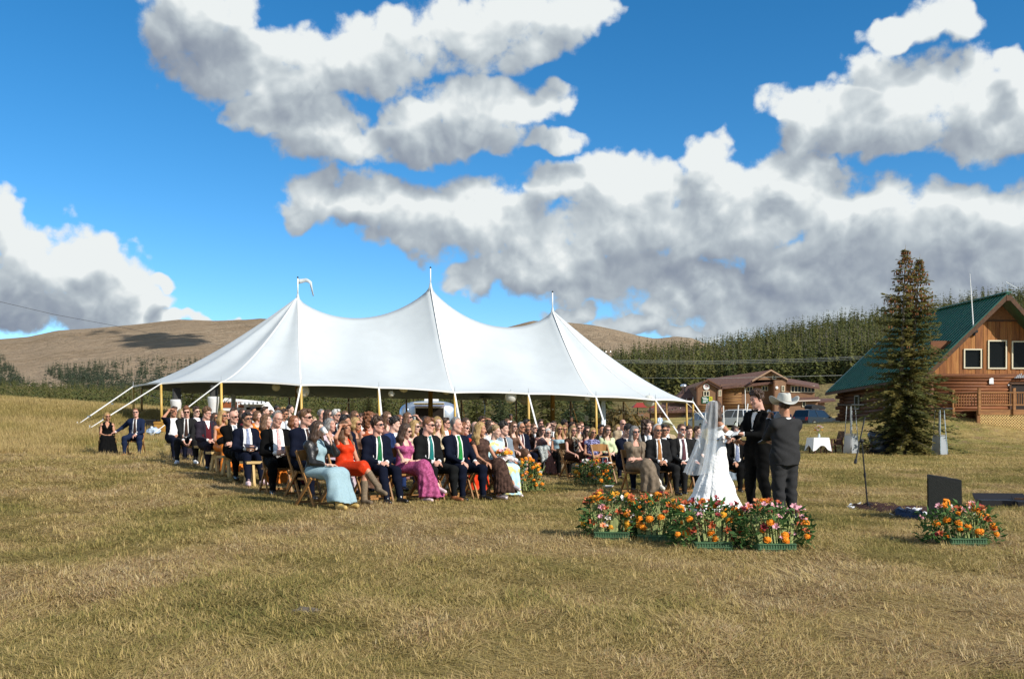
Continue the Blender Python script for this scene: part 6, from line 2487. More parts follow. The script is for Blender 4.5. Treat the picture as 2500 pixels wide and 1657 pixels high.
FAB = {
 'black': fabric('black_suiting', (.0045, .0045, .0045)), 'charcoal': fabric('charcoal_suiting', (.0165, .0165, .0165)), 'grey': fabric('grey_suiting', (.032, .032, .033)),
 'navy': fabric('navy_suiting', (.006, .008, .018)), 'blue': fabric('blue_suiting', (.012, .020, .048)), 'royal': fabric('bright_blue_suiting', (.018, .034, .10)), 'plum': fabric('plum_grey_suiting', (.026, .021, .030)),
 'darkgrey': fabric('dark_grey_suiting', (.010, .0105, .0105)), 'tan': fabric('tan_suiting', (.40, .31, .20)), 'white': fabric('white_shirting', (.80, .79, .77), .03), 'paleblue': fabric('pale_blue_dress', (.285, .405, .445), .10),
 'red': fabric('orange_red_satin', (.62, .045, .012), .2, .38, sheen=.1), 'pink': fabric('rose_pink_velvet', (.42, .10, .22), col2=(.24, .045, .11), scale=28, sheen=.5), 'brown': fabric('dark_brown_pleats', (.085, .048, .036), col2=(.035, .02, .016), scale=22),
 'floral': fabric('pale_blue_floral', (.42, .62, .68), col2=(.62, .58, .22), scale=7, lo=.5, hi=.58), 'orange': fabric('orange_satin', (.72, .21, .03), .2, .4), 'brownsatin': fabric('brown_satin', (.13, .07, .045), .4, .35, 12), 'blacklace': fabric('black_brown_lace', (.025, .014, .012), col2=(.10, .05, .035), scale=60),
 'sequin': fabric('rose_sequins', (.30, .16, .13), col2=(.12, .05, .05), scale=70), 'darkbrown': fabric('chocolate_jersey', (.045, .022, .014)), 'purplefloral': fabric('violet_floral', (.30, .30, .50), col2=(.03, .025, .07), scale=30, lo=.46, hi=.54), 'mint': fabric('pale_green_cotton', (.55, .62, .38), .15), 'taupe': fabric('taupe_crepe', (.20, .155, .11), .35, scale=14),
 'cream': fabric('cream_floral', (.62, .55, .38), col2=(.28, .20, .12), scale=34), 'rust': fabric('rust_knit', (.35, .09, .035)), 'lilac': fabric('lilac_cardigan', (.42, .28, .34), col2=(.55, .5, .5), scale=25), 'greyblue': fabric('grey_blue_cloth', (.20, .24, .28)), 'green': fabric('dark_green_cloth', (.02, .06, .035)), 'maroon': fabric('maroon_knit', (.10, .015, .02)), 'teal': fabric('teal_satin', (.015, .17, .16), .3, .35, 20), 'emerald': fabric('emerald_satin', (.018, .16, .06), .3, .35, 20), 'kelly': fabric('bright_green_satin', (.02, .24, .05), .3, .4, 20),
 'paisley': fabric('blue_patterned_silk', (.13, .17, .30), col2=(.30, .33, .42), scale=55), 'pinktie': fabric('pink_patterned_silk', (.62, .28, .26), col2=(.72, .5, .48), scale=45), 'gold': fabric('bronze_patterned_silk', (.42, .20, .07), col2=(.25, .10, .03), scale=45), 'burgundy': fabric('burgundy_silk', (.11, .045, .055), .2, .5), 'browntie': fabric('brown_silk', (.05, .028, .022), .2, .5), 'greytie': fabric('grey_silk', (.30, .33, .37), .2, .5),
 'leather': mat('black_leather', (.012, .011, .010), .38, bump=.3, bscale=40, spec=.5), 'fur': fabric('grey_fur', (.52, .55, .52), col2=(.26, .28, .27), scale=24, bump=.8), 'blackfur': fabric('black_fur', (.008, .008, .008), bump=1.0), 'suede': fabric('taupe_suede', (.20, .15, .10), .3), 'yellowleather': mat('yellow_ochre_leather', (.52, .36, .12), .5, var=.2), 'whiteleather': mat('cream_leather', (.72, .66, .55), .45, var=.1), 'blackshoe': mat('black_shoe', (.012, .011, .010), .3, spec=.5), 'brownshoe': mat('tan_shoe', (.24, .085, .03), .4, spec=.4), 'sneaker': mat('white_sneaker', (.75, .75, .76), .6, col2=(.05, .05, .05), scale=16, lo=.62, hi=.66), 'pinkshoe': mat('pale_pink_shoe', (.62, .45, .46), .5), 'silvershoe': mat('silver_sandal', (.6, .5, .5), .3, metal=.4), 'plaid': fabric('blue_white_plaid', (.25, .40, .62), col2=(.75, .78, .8), scale=16, lo=.48, hi=.52),
}

def skinmat(name, c):
 m = bpy.data.materials.new(name)
 m.use_nodes = True
 t = NT(m.node_tree)
 b = t.n['Principled BSDF']
 v = t.new('ShaderNodeTexCoord').outputs['Object']
 f = t.noise(v, 9, 3, .6)
 t.put(b.inputs['Base Color'], t.mix(t.smooth(f, .35, .7), c, (c[0] * .95, c[1] * .82, c[2] * .78)))
 b.inputs['Roughness'].default_value = .55
 b.inputs['Specular IOR Level'].default_value = .35
 b.inputs['Subsurface Weight'].default_value = .08
 b.inputs['Subsurface Radius'].default_value = (.012, .005, .003)
 return m

SKIN = {'fair': skinmat('fair_skin', (.60, .385, .295)), 'rosy': skinmat('rosy_skin', (.57, .325, .245)), 'tan': skinmat('tanned_skin', (.44, .225, .135)), 'olive': skinmat('olive_skin', (.38, .21, .13)), 'brown': skinmat('brown_skin', (.16, .075, .04))}
LIPS = mat('lips', (.42, .12, .10), .5)
EYEW = mat('eye_white', (.55, .50, .46), .3)
DARKEYE = mat('brow_and_iris', (.035, .02, .012), .6)
HAIRC = {k: mat(k + '_hair', c, .55, col2=c2, scale=30, stretch=(1, 1, .15), bump=.5, bscale=60, spec=.4) for k, c, c2 in (
 ('black', (.010, .008, .007), (.02, .014, .011)), ('darkbrown', (.030, .016, .009), (.06, .03, .015)), ('brown', (.075, .036, .016), (.13, .065, .028)), ('auburn', (.12, .04, .014), (.20, .075, .025)), ('redbrown', (.13, .05, .022), (.20, .085, .035)),
 ('blond', (.38, .25, .095), (.24, .14, .05)), ('ash', (.27, .19, .09), (.17, .105, .045)), ('grey', (.24, .23, .215), (.13, .12, .11)), ('white', (.60, .58, .54), (.42, .40, .37)))}

def smesh(nm, s, m, post=None):
 V, Fc = s.arrays()
 return mesh_np(nm, V, Fc, (m,), None, True)

def suit_parts(J, spec, h):
 """Jacket, shirt, tie, trousers, shoes as meshes."""
 out = []
 f, wide, belly = spec.get('f', False), spec.get('wide', 1.0), spec.get('belly', 0.0)
 hk = spec.get('h2', h)
 zt, zb = J['neck'][2] + .01, J['pel'][2] + .05
 seated = spec.get('seated', True)
 top = FAB[spec['jacket']]
 s = SDF(hk)
 torso_prims(s, J, f, .014, wide, belly)
 arm_prims(s, J, f, .010, .90)
 if seated:
  s.limb(J['pel'] + (-.07, 0, .02), J['pel'] + (-.11, -.14, .045), .12, .07, .05).limb(J['pel'] + (.07, 0, .02), J['pel'] + (.11, -.14, .045), .12, .07, .05)
 else:
  s.limb(J['pel'] + (0, .0, .05), J['pel'] + (0, .01, -.30), .140, .152, .05, (1.20 * wide, .90, 1))
  s.cut(lambda d, X, Y, Z: np.maximum(d, J['pel'][2] - .16 - Z))
 tw, bw = spec.get('vee', (.044, .056))
 s.cut(wedge(J, tw + .034, bw + .020, zt, zb if bw > 0 else J['waist'][2] + .02))
 lap = SDF(hk)
 s.cut(folds(.0055, 22, 21))
 nz = J['neck'][2]
 s.cut(lambda d, X, Y, Z: np.maximum(d, (Z - (nz + .012)) + .35 * np.abs(X) * 0))
 out.append(('jacket', smesh('jacket', s, top)))
 # lapels: a slightly proud front edge band either side of the opening
 torso_prims(lap, J, f, .021, wide, belly)
 zlow = J['waist'][2] - (.06 if bw > 0 else -.02)
 outer, inner = wedge(J, tw + .075, bw + .055, zt, zlow), wedge(J, tw, bw, zt, zb if bw > 0 else J['waist'][2] + .02)

 def band(d, X, Y, Z):
  t = np.clip((Z - zlow) / (zt - zlow), 0, 1.2)
  wo = (bw + .022) + (tw + .072 - bw - .022) * np.sqrt(t)
  e = np.maximum(np.abs(X) - wo, Y - (J['chest'][1] - .02))
  e = np.maximum(np.maximum(e, zlow - Z), Z - (nz - .005))
  return np.maximum(d, e)
 lap.cut(band).cut(inner)
 out.append(('lapels', smesh('lapels', lap, top)))
 s = SDF(hk)
 torso_prims(s, J, f, .004, wide, belly)
 n = J['neck']
 s.cut(lambda d, X, Y, Z: np.maximum(d, Z - (nz - .0)))
 for k in range(10): # collar
  a0, a1 = math.radians(-60 + 300 * k / 10), math.radians(-60 + 300 * (k + 1) / 10)
  a0, a1 = a0 - math.pi / 6 , a1 - math.pi / 6
 s.limb(n + (0, .004, -.03), n + (0, .0, .030), .073, .070, .01)
 for S_ in 'LR': # cuffs
  el, wr = J['el' + S_], J['wr' + S_]
  s.limb(el + (wr - el) * .80, el + (wr - el) * .965, .034, .036, .005)
 d, lo = s.field()
 V, Fc = nets(d, lo, s.h)
 out.append(('shirt', mesh_np('shirt', V, Fc, (FAB[spec.get('shirt', 'white')],), None, True)))
 if spec.get('tie'):
  V, Fc = [], []
  z1, z0 = nz - .012, J['pel'][2] + (.085 if seated else .10)
  m = 16
  for i in range(m + 1):
   t = i / m
   z = z1 + (z0 - z1) * t
   y = front_y(d, lo, s.h, 0.0, z)
   y = (y if y is not None else J['chest'][1] - .12) - .013
   w = .024 if i == 0 else .019 if i == 1 else .017 + (.043 - .017) * t
   if i == m:
    w = .004
   for x in (-w, 0, w):
    V.append((x, y + abs(x) * .18 - (.004 if x == 0 else 0) - (.008 if i <= 1 else 0), z))
   if i:
    o = len(V) - 6
    Fc += [(o, o + 1, o + 4, o + 3), (o + 1, o + 2, o + 5, o + 4)]
  # smooth the hang
  V = np.array(V)
  ys = V[:, 1].reshape(-1, 3)
  for _ in range(3):
   ys[1:-1] = np.minimum(ys[1:-1], (ys[:-2] + ys[2:]) / 2)
  V[:, 1] = ys.ravel()
  n0 = len(V)
  V = np.concatenate([V, V + (0, .008, 0)])
  Fc = [tuple(q) for q in Fc] + [tuple(n0 + i for i in q[::-1]) for q in Fc]
  out.append(('tie', mesh_np('tie', V, Fc, (FAB[spec['tie']],), None, True)))
 if spec.get('bow'):
  y = front_y(d, lo, s.h, 0, nz - .005)
  y = (y if y is not None else n[1] - .07) - .012
  b = MB()
  for x in (-1, 1):
   b.raw([(0, y, nz - .008), (x * .055, y + .006, nz + .022), (x * .058, y + .006, nz - .034), (0, y, nz - .014), (0, y - .014, nz - .004), (x * .05, y - .012, nz + .012), (x * .05, y - .012, nz - .026)], [(0, 1, 5, 4), (4, 5, 6), (3, 4, 6, 2), (1, 2, 6, 5)])
  b.ball((0, y - .012, nz - .008), (.012, .012, .014), 8, 6)
  out.append(('bow_tie', b.mesh('bow_tie', FAB['black'])))
 s = SDF(hk)
 s.limb(J['pel'] + (0, 0, .06), J['pel'] + (0, -.01, -.02), .125, .128, .04, (1.2 * wide, .93, 1))
 leg_prims(s, J, f, .012, .96, 1.06 * spec.get('leg', 1.0))
 s.cut(folds(.006, 16, 24))
 out.append(('trousers', smesh('trousers', s, FAB[spec.get('trousers', spec['jacket'])])))
 s = SDF(min(hk, .015))
 foot_prims(s, J, .007)
 out.append(('shoes', smesh('shoes', s, FAB[spec.get('shoes', 'blackshoe')])))
 if spec.get('vest'):
  s = SDF(hk)
  torso_prims(s, J, f, .011, wide, belly)
  s.cut(wedge(J, .052, .0, zt, J['chest'][2] - .02))
  s.cut(lambda d, X, Y, Z: np.maximum(d, Z - (nz - .02)))
  out.append(('waistcoat', smesh('waistcoat', s, FAB[spec['vest']])))
 return out

def dress_parts(J, spec, h):
 out = []
 f, wide = True, spec.get('wide', 1.0)
 hk = spec.get('h2', h)
 m = FAB[spec['dress']]
 s = SDF(hk)
 torso_prims(s, J, f, .010, wide)
 if spec.get('sleeves'):
  arm_prims(s, J, f, .010, spec['sleeves'])
 length = spec.get('skirt', 1.0)
 seated = spec.get('seated', True)
 if spec.get('trousers'):
  t = SDF(hk)
  t.limb(J['pel'] + (0, 0, .06), J['pel'] + (0, -.01, -.02), .122, .126, .04, (1.2, .93, 1))
  leg_prims(t, J, f, .012, .96, 1.03)
  out.append(('trousers', smesh('trousers', t, FAB[spec['trousers']])))
 elif seated:
  kl, kr, al, ar = J['knL'], J['knR'], J['anL'], J['anR']
  km = (kl + kr) / 2
  s.limb(J['pel'] + (0, -.02, 0), km + (0, .0, -.0), .118, .082, .05, (1.38, 1, 1))
  for a, b in ((J['hipL'], kl), (J['hipR'], kr)):
   s.limb(a, b, .098, .072, .05)
  if length > .5:
   e = min(1.0, (length - .5) * 2)
   fl = spec.get('flare', 1.0)
   for kn, an in ((kl, al), (kr, ar)):
    tgt = an + np.array([0, -.03, .015])
    tgt[2] = -.06 if tgt[2] < .2 else .06
    s.limb(kn, kn + (tgt - kn) * e, .074, .105 * fl, .08)
   am = (al + ar) / 2
   am[2] = -.06
   s.limb(km, km + (am - km) * e, .085, .125 * fl, .10, (1.25, 1, 1))
 else:
  s.limb(J['pel'], J['pel'] + (0, .02, -.40), .125, .20, .06, (1.15, 1, 1))
  s.limb(J['pel'] + (0, .02, -.40), (0, .05, .10), .20, .34, .08)
 nz, cz = J['neck'][2], J['chest'][2]
 neck = spec.get('neck', 'scoop')
 if neck == 'strapless':
  s.cut(lambda d, X, Y, Z: np.maximum(d, Z - (cz + .045)))
 elif neck == 'one':
  s.cut(lambda d, X, Y, Z: np.maximum(d, (Z - (cz + .045) + .45 * (X + .02)) * .9))
 elif neck == 'vee':
  s.cut(wedge(J, .085, .0, nz, cz - .06))
  s.cut(lambda d, X, Y, Z: np.maximum(d, np.maximum(np.abs(X) - .120, Z - (nz + .03)) - 1.0 * (Z < cz + .04)))
 elif neck == 'high':
  s.cut(lambda d, X, Y, Z: np.maximum(d, Z - (nz + .02)))
 else:
  s.cut(wedge(J, .075, .05, nz, cz + .045))
  if not spec.get('sleeves'):
   s.cut(lambda d, X, Y, Z: np.maximum(d, np.maximum(np.abs(X) - .112, Z - nz) - 1.0 * (Z < cz + .05)))
 fa = spec.get('fold', .012)
 if seated and length > .7:
  cx_, cy_ = float((J['anL'] + J['anR'])[0] / 2), float((J['anL'] + J['anR'])[1] / 2) + .12
  npl = spec.get('pleats', 13)
  s.cut(lambda d, X, Y, Z: d + fa * np.sin(npl * np.arctan2(X - cx_, Y - cy_) + 2.2 * np.sin(5 * Z + 2 * X)) * np.clip((.56 - Z) * 2.6, 0, 1))
 s.cut(lambda d, X, Y, Z: d + .0045 * np.sin(58 * X + 20 * Y + 3 * np.sin(8 * Z)) * np.clip((J['pel'][2] + .02 - Z) * 6, .15, 1) + .003 * np.sin(40 * Z + 22 * X + 2 * np.sin(20 * X)))
 hem = spec.get('hem', .02)
 s.cut(lambda d, X, Y, Z: np.maximum(d, hem + .02 * np.sin(9 * X + 4) + .012 * np.sin(17 * Y) - Z))
 out.append(('dress', smesh('dress', s, m)))
 if spec.get('jacket'):
  t = SDF(hk)
  torso_prims(t, J, f, .024, wide)
  arm_prims(t, J, f, .016, spec.get('jsleeve', .92))
  t.cut(wedge(J, .085, .075, nz, J['pel'][2] + .02)).cut(folds(.004))
  pz = J['pel'][2]
  t.cut(lambda d, X, Y, Z: np.maximum(np.maximum(d, Z - (nz + .015)), pz + .01 - Z))
  out.append(('jacket', smesh('jacket', t, FAB[spec['jacket']])))
 t = SDF(min(hk, .014))
 if spec.get('boots'):
  for S_ in 'LR':
   kn, an = J['kn' + S_], J['an' + S_]
   t.limb(an, an + (kn - an) * spec['boots'], .044, .058, .03)
  foot_prims(t, J, .008)
 else:
  foot_prims(t, J, .005, False)
 out.append(('boots' if spec.get('boots') else 'shoes', smesh('shoes', t, FAB[spec.get('shoes', 'blackshoe')])))
 return out

PEOPLE_GROUP = 'seated wedding guests'
_arche = {}

def person(label, loc, yaw, scale=1.0, spec=None, group=PEOPLE_GROUP, share=None):
 """spec: f, skin, hair, hairc, arms, legs, lean, head yaw/pitch, shades, beard, outfit keys. share: key of an archetype whose meshes are reused."""
 sp = dict(spec)
 f = sp.get('f', False)
 h = sp.get('h', .0165)
 root = thing('person', label, 'person', loc, yaw, group)
 root.scale = (scale, scale, scale)
 hy, hp, hr = sp.get('hy', 0.0), sp.get('hp', 0.0), sp.get('hr', 0.0)
 import zlib
 q_ = zlib.crc32(label.encode())
 if sp.get('seated', True):
  hr += (q_ % 13) - 6
  hp += (q_ // 13 % 9) - 4
  sp.setdefault('lean', .02 + .09 * ((q_ // 117) % 5 - 1.5) / 3)
 hy = math.radians(hy)
 hp, hr = math.radians(hp), math.radians(hr)
 sk = SKIN[sp.get('skin', 'fair')]
 cache = _arche.get(share) if share else None
 if cache is None:
  J = skeleton(f, sp.get('seated', True), sp.get('lean', .04), sp.get('arms', 'lap'), sp.get('legs', 'flat'), sp.get('twist', 0), sp.get('wide', 1.0))
  bm, R = body_mesh(J, f, sp.get('hk', 'f1' if f else 'm1'), hy, hp, (sk, LIPS, EYEW, DARKEYE), sp.get('hb', .021), hr, sp.get('hh', .0068))
  parts = (dress_parts if 'dress' in sp else suit_parts)(J, sp, h)
  cache = (J, bm, R, parts)
  if share:
   _arche[share] = cache
  fresh = True
 else:
  fresh = False
 J, bm, R, parts = cache
 b = obj('body', bm, root)
 if not fresh:
  b.material_slots[0].link = 'OBJECT'
  b.material_slots[0].material = sk
 for nm, me in parts:
  o = obj(nm, me, root)
  key = {'dress': sp.get('dress'), 'jacket': sp.get('jacket'), 'lapels': sp.get('jacket'), 'trousers': sp.get('trousers', sp.get('jacket')), 'tie': sp.get('tie'), 'shirt': sp.get('shirt', 'white')}.get(nm)
  if not fresh and key:
   o.material_slots[0].link = 'OBJECT'
   o.material_slots[0].material = FAB[key]
 M = Matrix(R.tolist()).to_4x4()
 M.translation = Vector(J['head'])
 st = sp.get('hair', 'short')
 if st != 'bald':
  ck = ('hairmesh', st)
  if ck not in _arche:
   _arche[ck] = mesh_np('hair', *hair_arrays(st), (HAIRC['brown'],), None, True)
  o = obj('hair', _arche[ck], root)
  o.matrix_local = M
  o.material_slots[0].link = 'OBJECT'
  o.material_slots[0].material = HAIRC[sp.get('hairc', 'brown')]
 if sp.get('beard'):
  ck = ('beardmesh', sp['beard'])
  if ck not in _arche:
   _arche[ck] = mesh_np('beard', *beard_arrays(sp['beard']), (HAIRC['brown'],), None, True)
  o = obj('beard', _arche[ck], root)
  o.matrix_local = M
  o.material_slots[0].link = 'OBJECT'
  o.material_slots[0].material = HAIRC[sp.get('beardc', sp.get('hairc', 'brown'))]
 if sp.get('shades'):
  o = obj('spectacles' if sp['shades'] == 'clear' else 'sunglasses', shades_mesh(sp['shades']), root)
  o.matrix_local = M
 return root, J, M

# ------------------------------------------------------------------ seats
MAT_CHAIR = mat('varnished_chair_wood', (.34, .165, .05), .5, var=.3, scale=6, stretch=(1, 1, .3), spec=.35)
MAT_BENCH = mat('pale_bench_pine', (.58, .40, .17), .7, var=.22, scale=5, stretch=(.3, 1, 1))

def folding_chair():
 t = thing('folding_chair', 'wooden folding chair', 'chair', (0, 0, 0), 0, 'wooden folding chairs at the ceremony')
 s = MB()
 s.box((0, 0, .435), (.40, .38, .03))
 s.build('seat', MAT_CHAIR, t)
 for x in (-1, 1):
  MB().bar((x * .20, -.20, 0), (x * .20, .22, .84), .025, .04).build('back_leg', MAT_CHAIR, t)
  MB().bar((x * .225, .24, 0), (x * .225, -.14, .45), .025, .04).build('front_leg', MAT_CHAIR, t)
 V, Fc = [], []
 for i in range(9):
  x = -.20 + .40 * i / 8
  y = .20 + .02 * math.cos(i / 8 * math.pi * 2)
  V += [(x, y, .70), (x, y - .02, .70), (x, y, .84 + .02 * math.sin(math.pi * i / 8)), (x, y - .02, .84 + .02 * math.sin(math.pi * i / 8))]
  if i:
   o = 4 * (i - 1)
   Fc += [(o, o + 4, o + 6, o + 2), (o + 1, o + 3, o + 7, o + 5), (o + 2, o + 6, o + 7, o + 3), (o, o + 1, o + 5, o + 4)]
 obj('backrest', mesh_np('backrest', V, Fc, (MAT_CHAIR,)), t)
 MB().bar((-.20, .1, .58), (.20, .1, .58), .018, .03).build('back_bar', MAT_CHAIR, t)
 MB().bar((-.20, -.16, .08), (.20, -.16, .08), .02, .035).build('stretcher', MAT_CHAIR, t)
 MB().bar((-.22, .2, .09), (.22, .2, .09), .02, .035).build('stretcher', MAT_CHAIR, t)
 return t

_chair0 = folding_chair()
_chairs = []

def chair(p, yaw, label):
 p = Vector((p[0], p[1], p[2] if len(p) > 2 else GZ(p[0], p[1])))
 if not _chairs:
  c = _chair0
  c.location, c.rotation_euler = p, (0, 0, yaw)
  c['label'] = label
 else:
  c = dup(_chair0, p, yaw, label)
 _chairs.append(c)
 return c

def bench_make():
 t = thing('bench', 'pine bench', 'bench', (0, 0, 0), 0, 'pine benches at the ceremony')
 MB().box((0, 0, .425), (2.3, .27, .045)).build('seat', MAT_BENCH, t)
 for x in (-1.0, 1.0):
  for y in (-1, 1):
   MB().bar((x + .03 * (1 if x > 0 else -1), y * .16, -.02), (x, y * .055, .40), .09, .045, up=(1, 0, 0)).build('leg', MAT_BENCH, t)
  MB().box((x, 0, .345), (.045, .20, .11)).build('cross_piece', MAT_BENCH, t)
 MB().box((0, 0, .36), (1.94, .035, .07)).build('rail', MAT_BENCH, t)
 return t

_bench0 = bench_make()
BENCH = [ # end nearest the left (column, distance), direction along the row, label
 (412, 23.9, 42, 'bench under the man shading his eyes at the left edge of the seating'), (482, 22.2, 42, 'bench beside the man with white sneakers, its end in the sun'), (511, 20.6, 42, 'bench whose end shows left of the orange dress'), (539, 19.6, 43, 'low bench end between the orange dress and the bald man'), (596, 17.9, 43, 'bench end with splayed legs right of the navy suit with patterned tie'),
 (1296, 24.4, -8, 'bench under the woman with the grey fur shawl'), (1480, 24.6, -10, 'bench behind the empty folding chair'), (900, 24, 40, 'bench hidden in the middle of the left seating block'), (780, 26, 42, 'bench hidden far back in the left seating block'), (1585, 21.5, -14, 'bench behind the man with the bronze tie')]
for i, (px, Y, a, lab) in enumerate(BENCH):
 a = math.radians(a)
 e = on(px, Y)
 c = e + Vector((math.cos(a), math.sin(a), 0)) * 1.13
 c.z = GZ(c.x, c.y)
 b_ = _bench0 if i == 0 else dup(_bench0)
 b_.location, b_.rotation_euler = c, (0, 0, a)
 b_['label'] = 'pine ' + lab

def place(px, py, Y, spec, feet=True, scale=None):
 """Root position and scale so that the top of the head shows at (px, py)."""
 f = spec.get('f', False)
 seated = spec.get('seated', True)
 H = ((.53 + .385 + .095 + .150) if f else (.53 + .405 + .095 + .155)) if seated else ((.94 + .385 + .095 + .150) if f else (.94 + .405 + .095 + .155))
 H += .113 + (.010 if spec.get('hair', 'short') not in ('bald', 'crew') else .0) + (.018 if spec.get('hair') in ('curly', 'bigcurl') else 0) - .06 * abs(spec.get('lean', .04))
 x = XA(px, Y)
 zt = PX(px, py, Y).z
 g = GZ(x, Y)
 if feet and scale is None:
  s = min(1.14, max(.88, (zt - g) / H))
  return Vector((x, Y, zt - H * s)), s
 s = scale or 1.0
 return Vector((x, Y, zt - H * s)), s

M = lambda **k: dict(k)
W = lambda **k: dict(f=True, **k)
HELD = {}
